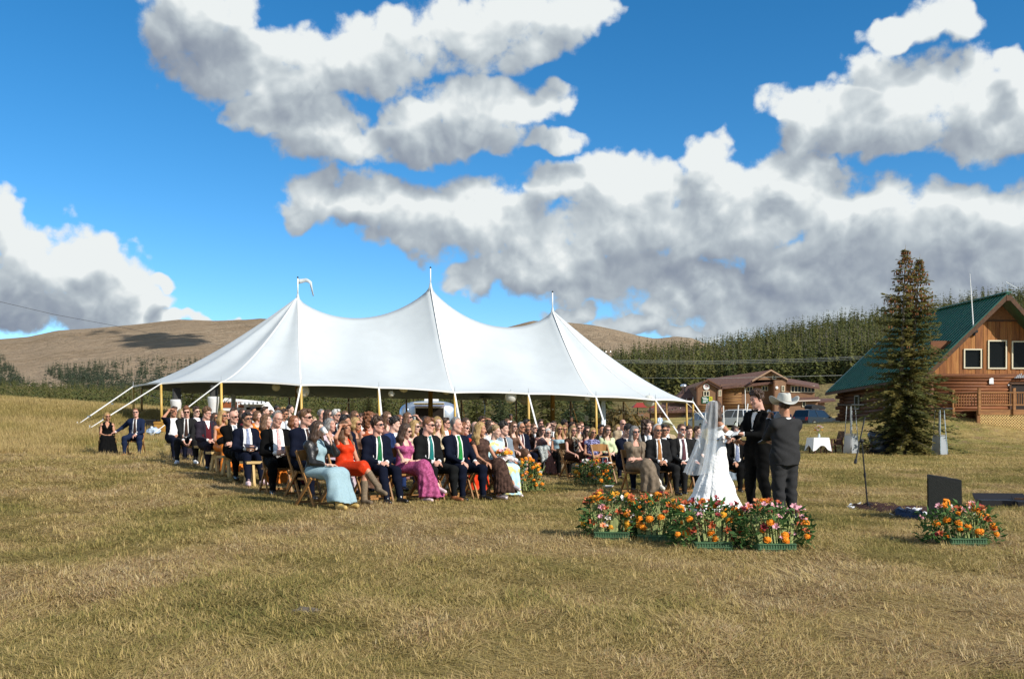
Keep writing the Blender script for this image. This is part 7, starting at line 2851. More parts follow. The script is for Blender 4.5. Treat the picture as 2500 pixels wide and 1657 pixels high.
# the people in the front rows, each built on their own: column and row of the head top, distance, yaw
FRONT = [
 (771, 1026, 14.6, 52, W(dress='paleblue', jacket='leather', hair='long', hairc='darkbrown', arms='sip', flare=1.4, shoes='yellowleather', boots=.5, legs='out', hy=14, fold=.010, pleats=9, hem=.10, neck='high'), 'woman in pale blue dress and black fringed leather jacket sipping from a white cup', 'chair'),
 (841, 1026, 15.2, 42, W(dress='red', hair='long', hairc='brown', arms='shadeR', legs='cross', skirt=.45, boots=.62, shoes='suede', skin='tan', hy=12, hp=-6), 'woman in orange-red satin dress and suede boots shading her eyes with one hand', 'chair'),
 (917, 1015, 15.7, 34, M(jacket='navy', tie='emerald', hair='curly', hairc='darkbrown', shades='dark', arms='lap', legs='out', hy=28, skin='rosy'), 'young man with tousled dark hair, sunglasses, navy suit and green tie in front row', 'chair'),
 (986, 1033, 16.0, 44, W(dress='pink', hair='long', hairc='darkbrown', arms='crossed', legs='cross', hy=28, hp=10, neck='scoop', shades='dark', shoes='pinkshoe', flare=.95, hem=.09), 'woman in rose pink velvet dress with long wavy brown hair looking down', 'chair'),
 (1042, 1019, 16.3, 38, M(jacket='darkgrey', tie='teal', hair='short', hairc='redbrown', shades='dark', arms='lap', legs='wide', hy=30, hp=3, skin='rosy', shoes='brownshoe'), 'man with reddish brown hair, sunglasses, charcoal suit and teal tie in front row', 'chair'),
 (1114, 1019, 16.7, 36, M(jacket='navy', tie='kelly', hair='receding', hairc='grey', arms='onelap', legs='wide', hy=32, skin='rosy', wide=1.05), 'grey haired man in dark suit with bright green tie in front row', 'chair'),
 (1174, 1030, 17.1, 36, W(dress='brown', hair='long', hairc='blond', arms='onelap', legs='cross', hy=34, skin='tan', neck='high', shoes='silvershoe', pleats=24, fold=.010, flare=.9, hem=.12), 'blond woman in dark brown pleated dress and silver sandals in front row', 'chair'),
 (1206, 1036, 17.5, 34, W(dress='floral', hair='bun', hairc='ash', arms='hold', sleeves=.9, neck='high', hy=32, hp=4, shoes='silvershoe', flare=1.05, hem=.06), 'woman in pale blue floral dress holding a bouquet at the end of front row', 'chair'),
 (741, 998, 15.8, 46, M(jacket='navy', tie='browntie', hair='short', hairc='brown', shades='dark', arms='lap', legs='wide', hy=26, skin='rosy', vee=(.04, .02)), 'man with short brown hair and sunglasses in a dark suit behind the leather jacket', 'chair'),
 (674, 1003, 16.5, 30, M(jacket='black', tie='pinktie', hair='receding', hairc='grey', shades='clear', arms='hold', legs='wide', hy=18, hp=14, belly=.03, wide=1.06, skin='rosy', vee=(.075, .10)), 'older man with glasses, black suit and pink tie looking down at a can', 'chair'),
 (601, 1007, 18.4, 30, M(jacket='navy', tie='paisley', hair='short', hairc='black', shades='dark', arms='hold', legs='out', hy=22, skin='olive', shoes='pinkshoe', vee=(.065, .09)), 'young man in navy suit with blue patterned tie and pale shoes holding a dark booklet', None),
 (570, 1003, 19.2, 36, M(jacket='black', tie='greytie', hair='bald', shades='dark', arms='crossed', hy=26, skin='rosy', wide=1.08, belly=.02), 'bald man in black suit and sunglasses beside the orange dress', None),
 (543, 1001, 20.8, 38, W(dress='orange', hair='mid', hairc='blond', arms='lap', neck='strapless', shades='dark', hy=22, skin='tan', shoes='blackshoe'), 'blond woman in strapless orange satin dress with black fur muff and sunglasses', None),
 (505, 993, 21.6, 34, M(jacket='plum', vest='maroon', hair='curly', hairc='brown', shades='clear', arms='lap', hy=30, hp=10, skin='rosy', wide=1.06), 'man with glasses in plum grey suit and maroon waistcoat looking down', None),
 (455, 991, 22.8, 18, M(jacket='charcoal', tie='browntie', hair='short', hairc='redbrown', arms='hang', legs='wide', hy=4, hp=16, lean=.12, shades='dark', shoes='sneaker', skin='rosy'), 'man in grey suit and white sneakers leaning forward with his head down', None),
 (423, 992, 24.2, 36, M(jacket='navy', hair='short', hairc='darkbrown', arms='shadeR', hy=10, legs='flat', vee=(.08, .13), skin='tan'), 'man in open dark jacket shading his eyes at the left edge of the rows', None),
 (479, 992, 25.2, 34, M(jacket='navy', hair='short', hairc='darkbrown', shades='dark', arms='lap', hy=18, skin='fair', vee=(.08, .1)), 'dark haired man in sunglasses and open collar behind the man with bowed head', None),
 (332, 997, 28.0, 8, M(jacket='blue', tie='browntie', hair='crew', hairc='redbrown', shades='dark', arms='outR', legs='wide', hy=8, shoes='brownshoe', skin='rosy'), 'man in blue suit and brown tie on a chair apart, arm stretched to the woman', 'chair'),
 (262, 1006, 28.0, 24, W(dress='black', hair='bob', hairc='blond', arms='lap', neck='vee', shades='dark', legs='out', flare=1.5, hy=18, skin='tan', wide=1.06), 'blond woman in long black dress seated at the far left edge', 'chair'),
 (1551, 1039, 18.2, 14, W(dress='taupe', jacket='taupe', hair='long', hairc='grey', arms='crossed', shades='dark', legs='cross', hy=6, shoes='whiteleather', boots=.4, flare=1.1, skin='rosy', fold=.018, pleats=10, hem=.10), 'woman with long grey hair and sunglasses in a taupe dress with cream boots', 'chair'),
 (1606, 1035, 18.6, 10, M(jacket='charcoal', tie='gold', hair='receding', hairc='white', shades='dark', arms='lap', legs='wide', hy=8, skin='tan'), 'white haired man in dark grey suit with bronze tie and sunglasses', 'chair'),
 (1664, 1035, 18.9, 12, M(jacket='charcoal', tie='burgundy', hair='crew', hairc='brown', beard='beard', beardc='white', shades='dark', arms='onelap', legs='flat', hy=10, skin='rosy', wide=1.07, vee=(.06, .085)), 'man with grey goatee and sunglasses in dark suit with burgundy tie beside the veil', 'chair'),
 (1795, 1041, 19.6, 8, M(jacket='black', tie='paisley', hair='curly', hairc='darkbrown', arms='knees', legs='close', hy=-4, skin='tan', wide=.9), 'dark haired youth in black suit seated between bride and groom', 'chair'),
 (1526, 1035, 19.6, 28, M(jacket='navy', tie='greytie', hair='short', hairc='black', shades='clear', arms='hang', hy=22, hp=26, lean=.14), 'black haired man with glasses in navy suit looking down behind the empty chair', None),
 (1579, 1023, 20.6, 10, M(jacket='charcoal', tie='greytie', hair='bigcurl', hairc='darkbrown', beard='beard', arms='lap', hy=6, vee=(.07, .07)), 'man with big dark curly hair and beard behind the grey haired woman', None),
 (1621, 1036, 20.9, 14, M(jacket='black', tie='greytie', hair='short', hairc='black', shades='dark', arms='lap', hy=14, skin='tan'), 'dark haired man in sunglasses right behind the white haired man', None),
 (1682, 1039, 21.0, 16, M(jacket='charcoal', hair='short', hairc='darkbrown', arms='lap', hy=-12, hp=8), 'dark haired man peering out behind the man with the goatee', None),
 (1395, 1038, 22.8, 30, W(dress='darkbrown', hair='mid', hairc='ash', arms='onelap', shades='dark', legs='cross', hy=-4, neck='high', skin='rosy', flare=1.1, wide=1.05, fold=.014, pleats=16, hem=.08), 'woman in dark brown dress with long bead necklaces, legs crossed beside the aisle flowers', 'chair'),
 (1445, 1043, 22.4, 14, W(dress='purplefloral', hair='bob', hairc='blond', arms='lap', shades='dark', hy=4, neck='high', skin='tan', trousers='navy', wide=1.05), 'blond woman in violet floral halter top behind the empty chair', None),
 (1364, 1035, 24.2, 14, W(dress='paleblue', hair='long', hairc='blond', arms='lap', shades='dark', neck='strapless', hy=4, skin='tan', wide=1.08, trousers='black'), 'blond woman in pale strapless top and big sunglasses beside the necklaces', None),
 (1322, 1038, 24.6, 16, W(dress='sequin', hair='mid', hairc='darkbrown', arms='lap', shades='round', neck='one', hy=12, skin='fair', legs='cross'), 'woman in rose sequin top with grey fur shawl over her knees', None),
 (1289, 1038, 24.8, 20, W(dress='blacklace', hair='mid', hairc='brown', arms='lap', shades='round', sleeves=.9, hy=2, hp=-6, skin='tan'), 'woman in dark lace long sleeved dress left of the grey fur shawl', None),
 (1251, 1028, 22.6, 34, W(dress='brownsatin', hair='mid', hairc='brown', arms='onelap', shades='dark', hy=0, skirt=.5, legs='cross', skin='fair'), 'woman in sleeveless brown satin dress behind the bouquet', None),
 (1482, 1037, 23.6, 16, W(dress='mint', hair='long', hairc='brown', arms='lap', shades='dark', sleeves=.4, hy=6, skin='fair', trousers='navy'), 'woman with very long brown hair in pale green top', None),
 (802, 1020, 17.2, 44, W(dress='lilac', hair='bob', hairc='grey', arms='lap', sleeves=.9, hy=22, hp=-4, skin='rosy', wide=1.08), 'old woman with short grey hair in lilac cardigan in the second row', None),
 (837, 1012, 17.6, 44, M(jacket='navy', hair='short', hairc='black', arms='lap', hy=30, skin='tan', vee=(.05, .03)), 'man with dark greying hair mostly hidden behind the orange-red dress', None),
 (863, 1018, 18.0, 40, W(dress='brownsatin', hair='bob', hairc='blond', arms='lap', shades='dark', hy=30, skin='tan', neck='scoop'), 'blond woman in sunglasses right behind the raised arm', None),
 (964, 1016, 18.2, 40, M(jacket='royal', hair='curly', hairc='black', arms='lap', hy=42, hp=6, skin='fair', vee=(.05, .03)), 'black haired man in bright blue suit behind the green tie', None),
 (1014, 1025, 18.6, 40, W(dress='cream', hair='mid', hairc='blond', arms='lap', shades='dark', hy=26, skin='fair', neck='strapless'), 'blond woman with bare shoulders between the rose dress and the teal tie', None),
 (1068, 1016, 18.8, 26, W(dress='cream', hair='long', hairc='blond', arms='lap', hy=-4, hp=-8, skin='fair', wide=1.0), 'woman with long blond waves in cream floral dress behind the two suits', None),
 (945, 1004, 20.6, 38, W(dress='sequin', hair='long', hairc='brown', arms='lap', shades='dark', hy=22, skin='fair'), 'woman with long brown hair and big sunglasses behind the blue suit', None),
 (899, 1004, 19.4, 42, W(dress='rust', hair='bigcurl', hairc='auburn', arms='lap', hy=30, skin='rosy'), 'woman with wild auburn curls behind the tousled young man', None),
]
for px, py, Y, yaw, sp, lab, seat in FRONT:
 loc, s = place(px, py, Y, sp)
 root, J, MH = person(lab, loc, math.radians(yaw), s, sp)
 HELD[px] = (root, J, s)
 if seat:
  d = Vector((math.sin(math.radians(yaw)), -math.cos(math.radians(yaw)), 0))
  chair((loc.x + d.x * .02, loc.y + d.y * .02, loc.z - .012), math.radians(yaw), 'wooden folding chair under the ' + ' '.join(lab.split()[:7]))

# the rows behind: heads and shoulders in the crowd
mA = M(hy=20, arms='lap')
BACK = [
 (523, 1007, 23.5, 'fA', dict(dress='black', hair='mid', hairc='darkbrown', shades='dark', skin='tan'), 'dark haired woman in sunglasses between the maroon waistcoat and the orange dress'),
 (569, 995, 24.5, 'mB', dict(jacket='black', hair='short', hairc='darkbrown', skin='fair'), 'man whose dark hair shows right above the bald head'),
 (589, 997, 27.0, 'fA', dict(dress='rust', hair='mid', hairc='darkbrown', shades='dark', skin='rosy'), 'dark haired woman in sunglasses right of the bald man, far back'),
 (607, 1000, 23.0, 'fB', dict(dress='maroon', hair='long', hairc='darkbrown', shades='dark', skin='rosy'), 'dark haired woman right above the young man with patterned tie'),
 (616, 993, 29.5, 'mA', dict(jacket='charcoal', hair='short', hairc='black', skin='tan'), 'black haired man before the opening of the white camper van'),
 (625, 1002, 22.0, 'fA', dict(dress='orange', hair='bob', hairc='brown', skin='fair'), 'brown haired woman in bright orange sleeve behind the patterned tie'),
 (645, 992, 25.0, 'mB', dict(jacket='greyblue', hair='short', hairc='darkbrown', skin='fair'), 'man in grey blue shirt left of the old man with glasses'),
 (650, 1010, 19.0, 'fB', dict(dress='orange', hair='long', hairc='brown', skin='fair'), 'woman with brown hair turned away beside the old man with the pink tie'),
 (673, 990, 28.0, 'mA', dict(jacket='green', hair='crew', hairc='black', shades='dark', skin='brown'), 'person with black cap-like hair above the old man with the pink tie'),
 (688, 993, 30.0, 'mA', dict(jacket='tan', hair='short', hairc='blond', skin='fair'), 'fair haired man behind the bearded man in sunglasses'),
 (691, 998, 24.0, 'mA', dict(jacket='white', hair='short', hairc='darkbrown', shades='dark', beard='beard', skin='tan'), 'bearded man in sunglasses and light shirt right of the old man'),
 (709, 988, 28.5, 'fB', dict(dress='green', hair='pony', hairc='black', skin='fair'), 'woman with black tied hair left of the tent pole'),
 (714, 1013, 18.0, 'fA', dict(dress='maroon', hair='bob', hairc='auburn', skin='rosy'), 'auburn haired woman peeping out left of the dark suit'),
 (782, 999, 22.0, 'mB', dict(jacket='greyblue', hair='receding', hairc='grey', skin='rosy'), 'balding grey haired man behind the leather jacket'),
 (765, 1016, 24.0, 'fB', dict(dress='cream', hair='pony', hairc='ash', skin='fair'), 'woman mostly hidden behind the man with sunglasses at the second row'),
 (798, 999, 20.4, 'fA', dict(dress='black', hair='long', hairc='darkbrown', shades='dark', skin='fair'), 'woman with long dark hair above the old woman in lilac'),
 (821, 999, 20.0, 'mA', dict(jacket='black', hair='short', hairc='white', shades='dark', skin='rosy', bow=True), 'white haired man in big sunglasses behind the old woman in lilac'),
 (839, 1002, 24.5, 'fA', dict(dress='cream', hair='bob', hairc='brown', skin='fair'), 'woman right of the white haired man with sunglasses'),
 (862, 1002, 21.5, 'fA', dict(dress='rust', hair='mid', hairc='brown', shades='round', skin='tan'), 'brown haired woman in sunglasses above the raised arm'),
 (997, 1006, 22.0, 'fC', dict(dress='sequin', hair='mid', hairc='brown', shades='round', skin='rosy'), 'woman in sunglasses raising her hand left of the trailer hatch'),
 (1036, 1016, 23.0, 'mA', dict(jacket='black', hair='short', hairc='darkbrown', shades='dark', skin='tan'), 'dark haired man right behind the reddish brown hair'),
 (1084, 1019, 22.5, 'mB', dict(jacket='rust', hair='short', hairc='darkbrown', shades='dark', skin='rosy'), 'man in sunglasses and rust jacket right of the blond waves'),
 (1134, 1019, 21.5, 'fA', dict(dress='blacklace', hair='mid', hairc='darkbrown', skin='fair'), 'dark haired woman right above the bright green tie man'),
 (1131, 1030, 19.0, 'fB', dict(dress='red', hair='mid', hairc='auburn', shades='round', skin='rosy'), 'woman with red tinted glasses beside the grey haired man in front'),
 (1156, 1029, 20.5, 'mA', dict(jacket='blue', hair='bald', skin='fair'), 'bald man behind the blond woman of the front row'),
 (1176, 1016, 24.0, 'mC', dict(jacket='charcoal', hair='short', hairc='darkbrown', skin='tan'), 'dark haired man shading his eyes below the patio heater'),
 (1192, 1025, 22.5, 'fA', dict(dress='white', hair='mid', hairc='darkbrown', shades='dark', skin='fair'), 'pale woman in sunglasses just right of the blond front row woman'),
 (1224, 1028, 19.6, 'mA', dict(jacket='greyblue', hair='curly', hairc='black', skin='fair', tie='browntie'), 'black haired man in grey blue suit behind the floral dress'),
 (1235, 1022, 25.0, 'mA', dict(jacket='navy', hair='crew', hairc='brown', shades='dark', skin='rosy'), 'man in dark glasses above the brown satin dress'),
 (1269, 1030, 24.0, 'mA', dict(jacket='navy', hair='receding', hairc='grey', shades='dark', skin='tan'), 'grey haired man in sunglasses between brown satin and dark lace dresses'),
 (1283, 1023, 27.0, 'mB', dict(jacket='charcoal', hair='short', hairc='black', skin='tan'), 'black haired man above the dark lace dress'),
 (1301, 1034, 27.5, 'mA', dict(jacket='black', hair='crew', hairc='brown', shades='dark', skin='fair'), 'pale man in sunglasses left of the grey fur shawl woman'),
 (1317, 1023, 28.0, 'mD', dict(jacket='darkgrey', hair='short', hairc='darkbrown', shades='dark', skin='rosy'), 'man in sunglasses right above the woman with grey shawl'),
 (1337, 1045, 27.0, 'fD', dict(dress='white', hair='bob', hairc='white', shades='dark', skin='fair'), 'white haired woman in sunglasses left of the strapless blond'),
 (1352, 1028, 27.5, 'mE', dict(jacket='black', hair='short', hairc='darkbrown', shades='dark', skin='fair'), 'man shading his sunglasses with a raised hand behind the strapless blond'),
 (1377, 1024, 30.0, 'mB', dict(jacket='black', hair='curly', hairc='black', skin='brown'), 'black curly head far back right of the tent centre pole'),
 (1376, 1037, 27.0, 'fD', dict(dress='tan', hair='long', hairc='blond', shades='dark', skin='tan'), 'blond woman in sunglasses between the strapless blond and the necklaces'),
 (1411, 1033, 25.5, 'fD', dict(dress='tan', hair='pony', hairc='brown', shades='round', skin='fair'), 'woman in tan dress right behind the bead necklaces'),
 (1417, 1030, 29.0, 'mD', dict(jacket='tan', hair='crew', hairc='redbrown', shades='dark', skin='rosy'), 'red haired man far back above the bead necklaces'),
 (1432, 1040, 25.0, 'fD', dict(dress='maroon', hair='mid', hairc='darkbrown', shades='round', skin='fair'), 'dark haired woman in round glasses left of the violet floral top'),
 (1465, 1036, 26.0, 'mA', dict(jacket='charcoal', hair='short', hairc='black', skin='tan'), 'black haired man between violet floral top and pale green top'),
 (1518, 1024, 25.0, 'mD', dict(jacket='tan', hair='bald', shades='dark', skin='rosy'), 'bald man in sunglasses and tan jacket left of the big curls'),
 (1506, 1036, 27.5, 'fD', dict(dress='tan', hair='long', hairc='blond', skin='fair'), 'woman with pale hair right of the pale green top'),
 (1595, 1046, 25.0, 'fD', dict(dress='rust', hair='bob', hairc='brown', skin='rosy'), 'woman half hidden left of the white haired man with bronze tie'),
 (1628, 1033, 24.0, 'mF', dict(jacket='tan', hair='crew', hairc='brown', skin='rosy'), 'guest under a wide pale cowboy hat behind the dark haired man'),
 (1700, 1040, 24.0, 'mB', dict(jacket='charcoal', hair='short', hairc='darkbrown', skin='fair'), 'man hidden behind the veil right of the goatee'),
 (1760, 1040, 24.0, 'fB', dict(dress='greyblue', hair='mid', hairc='brown', skin='fair'), 'woman hidden behind the bride at the row behind'),
 (660, 1000, 31.0, 'fA', dict(dress='black', hair='mid', hairc='brown', shades='dark', skin='fair'), 'brown haired woman in the last row right of the camper van'),
 (730, 1003, 30.0, 'mB', dict(jacket='navy', hair='short', hairc='brown', skin='fair'), 'man of the last row left of the tent pole'),
 (878, 1008, 27.0, 'mB', dict(jacket='charcoal', hair='short', hairc='darkbrown', skin='rosy'), 'man far back left of the auburn curls'),
 (915, 1008, 27.0, 'fA', dict(dress='cream', hair='long', hairc='brown', skin='fair'), 'woman far back right of the auburn curls'),
 (975, 1012, 26.5, 'fB', dict(dress='green', hair='mid', hairc='auburn', shades='dark', skin='rosy'), 'auburn haired woman left of the trailer before its end'),
 (1110, 1024, 26.0, 'mB', dict(jacket='black', hair='short', hairc='black', shades='dark', skin='tan'), 'man in the last row right of the trailer'),
 (1205, 1030, 26.5, 'fA', dict(dress='sequin', hair='long', hairc='darkbrown', skin='tan'), 'woman of the last row above the floral dress'),
 (1396, 1030, 31.0, 'mB', dict(jacket='navy', hair='short', hairc='darkbrown', skin='tan'), 'man of the last row above the bead necklace woman'),
 (1340, 1032, 30.5, 'mB', dict(jacket='blue', hair='short', hairc='brown', shades='dark', skin='fair'), 'man of the last row left of the tent centre pole'),
 (552, 1003, 26.5, 'mB', dict(jacket='navy', hair='short', hairc='brown', skin='rosy'), 'man behind the blond woman in orange'),
 (440, 998, 27.0, 'fA', dict(dress='plum', hair='mid', hairc='ash', skin='fair'), 'woman hidden behind the man shading his eyes'),
]
ARCH = {'mA': M(hy=24, arms='lap', hk='m1'), 'mB': M(hy=38, arms='lap', hk='m1', vee=(.05, .03)), 'mC': M(hy=16, arms='shadeL'), 'mD': M(hy=4, arms='lap', hk='m2'), 'mE': M(hy=8, arms='shadeR'), 'mF': M(hy=20, arms='lap'), 'fA': W(hy=24, arms='lap'), 'fB': W(hy=40, arms='lap', sleeves=.9), 'fC': W(hy=20, arms='shadeL'), 'fD': W(hy=4, arms='lap', neck='scoop')}
for i, (px, py, Y, key, ov, lab) in enumerate(BACK):
 sp = dict(ARCH[key], **ov)
 sp.update(h=.021, hb=.026, hh=.0085)
 if 'jacket' in sp and not sp.get('tie') and key in ('mA', 'mD'):
  sp['tie'] = ('browntie', 'greytie', 'burgundy')[i % 3]
 yaw = np.interp(px, [420, 900, 1250, 1350, 1700], [36, 42, 34, 14, 12]) + ((i * 37) % 11 - 5)
 loc, s = place(px, py, Y, sp, feet=False, scale=.97 + .02 * ((i * 13) % 4))
 r, J, MH = person(lab, loc, math.radians(float(yaw)), s, sp, share=key + ('_tie' if sp.get('tie') else '') + ('_bow' if sp.get('bow') else ''))
 HELD[px] = (r, J, s)

# standing figures far behind
for px, py, Y, yaw, sp, lab in [
 (1611, 1012, 88, 200, M(seated=False, jacket='plaid', trousers='tan', hair='short', hairc='brown', arms='side', vee=(.02, .0), shirt='plaid'), 'man in blue plaid shirt standing far behind the right rows'),
 (1926, 1003, 86, 150, M(seated=False, jacket='blue', hair='short', hairc='brown', arms='side'), 'person in dark blue jacket walking past the parked dark cars'),
 (1247, 1011, 42, 10, M(seated=False, jacket='black', hair='curly', hairc='black', skin='brown', arms='side'), 'server in black standing under the tent left of its centre'),
 (1396, 1016, 44, -20, M(seated=False, jacket='black', hair='short', hairc='black', skin='brown', arms='side'), 'server in black standing under the tent right of its centre pole'),
]:
 sp.update(h=.024, hb=.03, hh=.011)
 x = XA(px, Y)
 zt = PX(px, py, Y).z
 g = min(GZ(x, Y), zt - 1.6)
 sc_ = min(1.1, (zt - g) / 1.725)
 person(lab, (x, Y, zt - 1.725 * sc_), math.radians(yaw), sc_, sp, group='people standing far behind')

# ------------------------------------------------------------------ hats, drinks and things held
def cowboy_hat(label, loc, yaw, sc, m, tilt=0.0):
 t = thing('cowboy_hat', label, 'hat', loc, yaw)
 t.rotation_euler = (tilt, 0, yaw)
 t.scale = (sc,) * 3
 V, Fc = [], []
 n = 36
 prof = [(.100, .0), (.102, .03), (.098, .07), (.092, .105), (.080, .125), (.045, .128), (.0, .112)]
 for r, z in prof:
  for k in range(n):
   a = 2 * math.pi * k / n
   x, y = r * .86 * math.cos(a), r * 1.12 * math.sin(a)
   zz = z
   if z > .09: # pinched crease along the crown, dimples at the front
    zz -= .030 * math.exp(-(x / .022) ** 2) * (1 if y < .06 else .5)
    x *= 1 - .22 * (y < 0) * min(1, -y / .08)
   V.append((x, y, zz))
 for i in range(len(prof) - 1):
  for k in range(n):
   Fc.append((i * n + k, i * n + (k + 1) % n, (i + 1) * n + (k + 1) % n, (i + 1) * n + k))
 obj('crown', mesh_np('crown', V, Fc, (m,), smooth=True), t)
 V, Fc = [], []
 R = 7
 for i in range(R):
  u = i / (R - 1)
  for k in range(n):
   a = 2 * math.pi * k / n
   x, y = (.086 + .105 * u) * math.cos(a), (.112 + .085 * u) * math.sin(a)
   z = .085 * (abs(math.cos(a)) ** 2.2) * u ** 1.8 - .032 * (abs(math.sin(a)) ** 2) * u ** 1.4
   V.append((x, y, z))
 for i in range(R - 1):
  for k in range(n):
   Fc.append((i * n + k, i * n + (k + 1) % n, (i + 1) * n + (k + 1) % n, (i + 1) * n + k))
 o = obj('brim', mesh_np('brim', V, Fc, (m,), smooth=True), t)
 o.modifiers.new('felt', 'SOLIDIFY').thickness = .005
 b = MB()
 b.tube([(.0885 * math.cos(a), .1155 * math.sin(a), .012) for a in np.linspace(0, 2 * math.pi, 37)], .007, 6, cap=False)
 b.build('hat_band', mat('hat_band', tuple(c * .8 for c in (.55, .52, .45)), .6), t)
 return t

MAT_FELT = mat('silverbelly_felt', (.47, .47, .43), .85, var=.06, scale=6)
r, J, s = HELD[1628]
hp_ = Matrix.LocRotScale(r.location, r.rotation_euler, r.scale) @ Vector(J['head'])
cowboy_hat('pale cowboy hat worn by a guest behind the white haired man', hp_ + Vector((.0, 0, .055)), r.rotation_euler[2] + math.radians(70), 1.0, mat('straw_felt', (.50, .50, .38), .85))

def wpos(key, local):
 r, J, s = HELD[key]
 return Matrix.LocRotScale(r.location, r.rotation_euler, r.scale) @ Vector(local)

def hand_pt(key, S_, along=.08, up=.0):
 r, J, s = HELD[key]
 d, n, c = J['hand'][S_]
 d = np.array(d, float) / np.linalg.norm(d)
 n = np.array(n, float) / np.linalg.norm(n)
 return wpos(key, J['wr' + S_] + d * along + n * .03 + np.array([0, 0, up]))

p = hand_pt(771, 'L', .10, .02)
t = thing('paper_cup', 'white paper cup held to the mouth by the woman in the leather jacket', 'cup', p, 0)
t.rotation_euler = (math.radians(-50), 0, math.radians(52))
MB().lathe([(.030, -.05), (.042, .06), (.038, .055)], n=14).build('cup', MAT_WHITE, t, smooth=True)
p = hand_pt(674, 'L', .08, .02)
t = thing('drink_can', 'dark drink can held by the old man with the pink tie', 'can', p, 0)
MB().lathe([(.026, -.06), (.032, -.052), (.032, .052), (.027, .062)], n=14).build('can', mat('can_print', (.06, .07, .16), .3, col2=(.5, .5, .55), scale=30), t, smooth=True)
p = hand_pt(601, 'R', .06, .04)
t = thing('booklet', 'dark wedding booklet held by the young man with the patterned tie', 'booklet', p, math.radians(30))
MB().box((0, 0, 0), (.21, .15, .012), Euler((.35, .1, 0)).to_matrix()).build('cover', mat('dark_cover', (.02, .02, .04), .5), t)
p = wpos(543, (-.02, -.26, .63))
t = thing('fur_muff', 'black fur muff in the lap of the woman in orange', 'muff', p, .6)
rg = np.random.default_rng(8)
fv, ff = quad(*(lambda b: (b.v, b.f))(MB().ball((0, 0, 0), (.19, .11, .11), 22, 14)))
fv = fv * (1 + .10 * rg.random(len(fv))[:, None])
obj('fur', mesh_np('fur', fv, [tuple(q) if q[2] != q[3] else tuple(q[:3]) for q in ff.tolist()], (FAB['blackfur'],), smooth=True), t)

def drape(label, name, key, m, z0, w, dpt, drop, cat):
 """A soft cloth laid over the knees, falling in front."""
 V, Fc = [], []
 n, k = 18, 16
 rgd = np.random.default_rng(int(w * 1000))
 for i in range(n + 1):
  u = i / n
  for j in range(k + 1):
   v = j / k * 2 - 1
   run = u * (dpt + drop)
   y = -.12 - min(run, dpt) - .035 * math.sin(min(1, max(0, run - dpt) * 5))
   z = z0 - max(0, run - dpt) + .015 * math.sin(7 * v + 2 * u) - .05 * v * v
   x = v * w * (1 - .25 * max(0, u - .5)) + .02 * math.sin(9 * u)
   a = .018 * math.sin(11 * v + 1.5) * (u > .4)
   V.append((x + rgd.normal() * .006, y + a + rgd.normal() * .006, z + rgd.normal() * .008))
 for i in range(n):
  for j in range(k):
   o = i * (k + 1) + j
   Fc.append((o, o + 1, o + k + 2, o + k + 1))
 r, J, s = HELD[key]
 t = thing(name, label, cat, r.location, r.rotation_euler[2])
 o = obj('cloth', mesh_np('cloth', V, np.array(Fc), (m,), smooth=True), t)
 o.modifiers.new('pile', 'SOLIDIFY').thickness = .03
 return t

drape('pale grey fur shawl over the knees of the woman in rose sequins', 'fur_shawl', 1322, FAB['fur'], .665, .20, .36, .34, 'shawl')
drape('white fluffy wrap over the lap of the woman with the bouquet', 'white_wrap', 1206, mat('white_fluff', (.72, .68, .66), .95, col2=(.62, .50, .48), scale=8, bump=.8, bscale=50), .68, .17, .34, .03, 'wrap')
drape('brown fur bag resting beside the knees of the strapless blond', 'fur_bag', 1364, fabric('brown_fur', (.20, .13, .07), col2=(.08, .05, .03), scale=20, bump=.9), .64, .12, .36, .30, 'bag')
# bead necklaces
r, J, s = HELD[1395]
for k, (w, d) in enumerate(((.07, .34), (.045, .22))):
 pts = []
 for a in np.linspace(0, 2 * math.pi, 28):
  u = (1 - math.cos(a)) / 2
  x = w * math.sin(a) * (1 - .25 * u)
  z = J['neck'][2] + .01 - d * u
  y = J['neck'][1] - .02 - .125 * min(1, u * 3.2) - .03 * math.sin(u * 3.1)
  pts.append((x, y - .012, z))
 t = thing('bead_necklace', ('long' if k == 0 else 'short') + 'er pale bead necklace on the woman in dark brown', 'necklace', r.location, r.rotation_euler[2])
 t.scale = r.scale
 b = MB()
 for q in pts:
  b.ball(q, .011, 6, 4)
 b.build('beads', mat('pearl_bead', (.62, .56, .42), .3), t, kind='stuff')

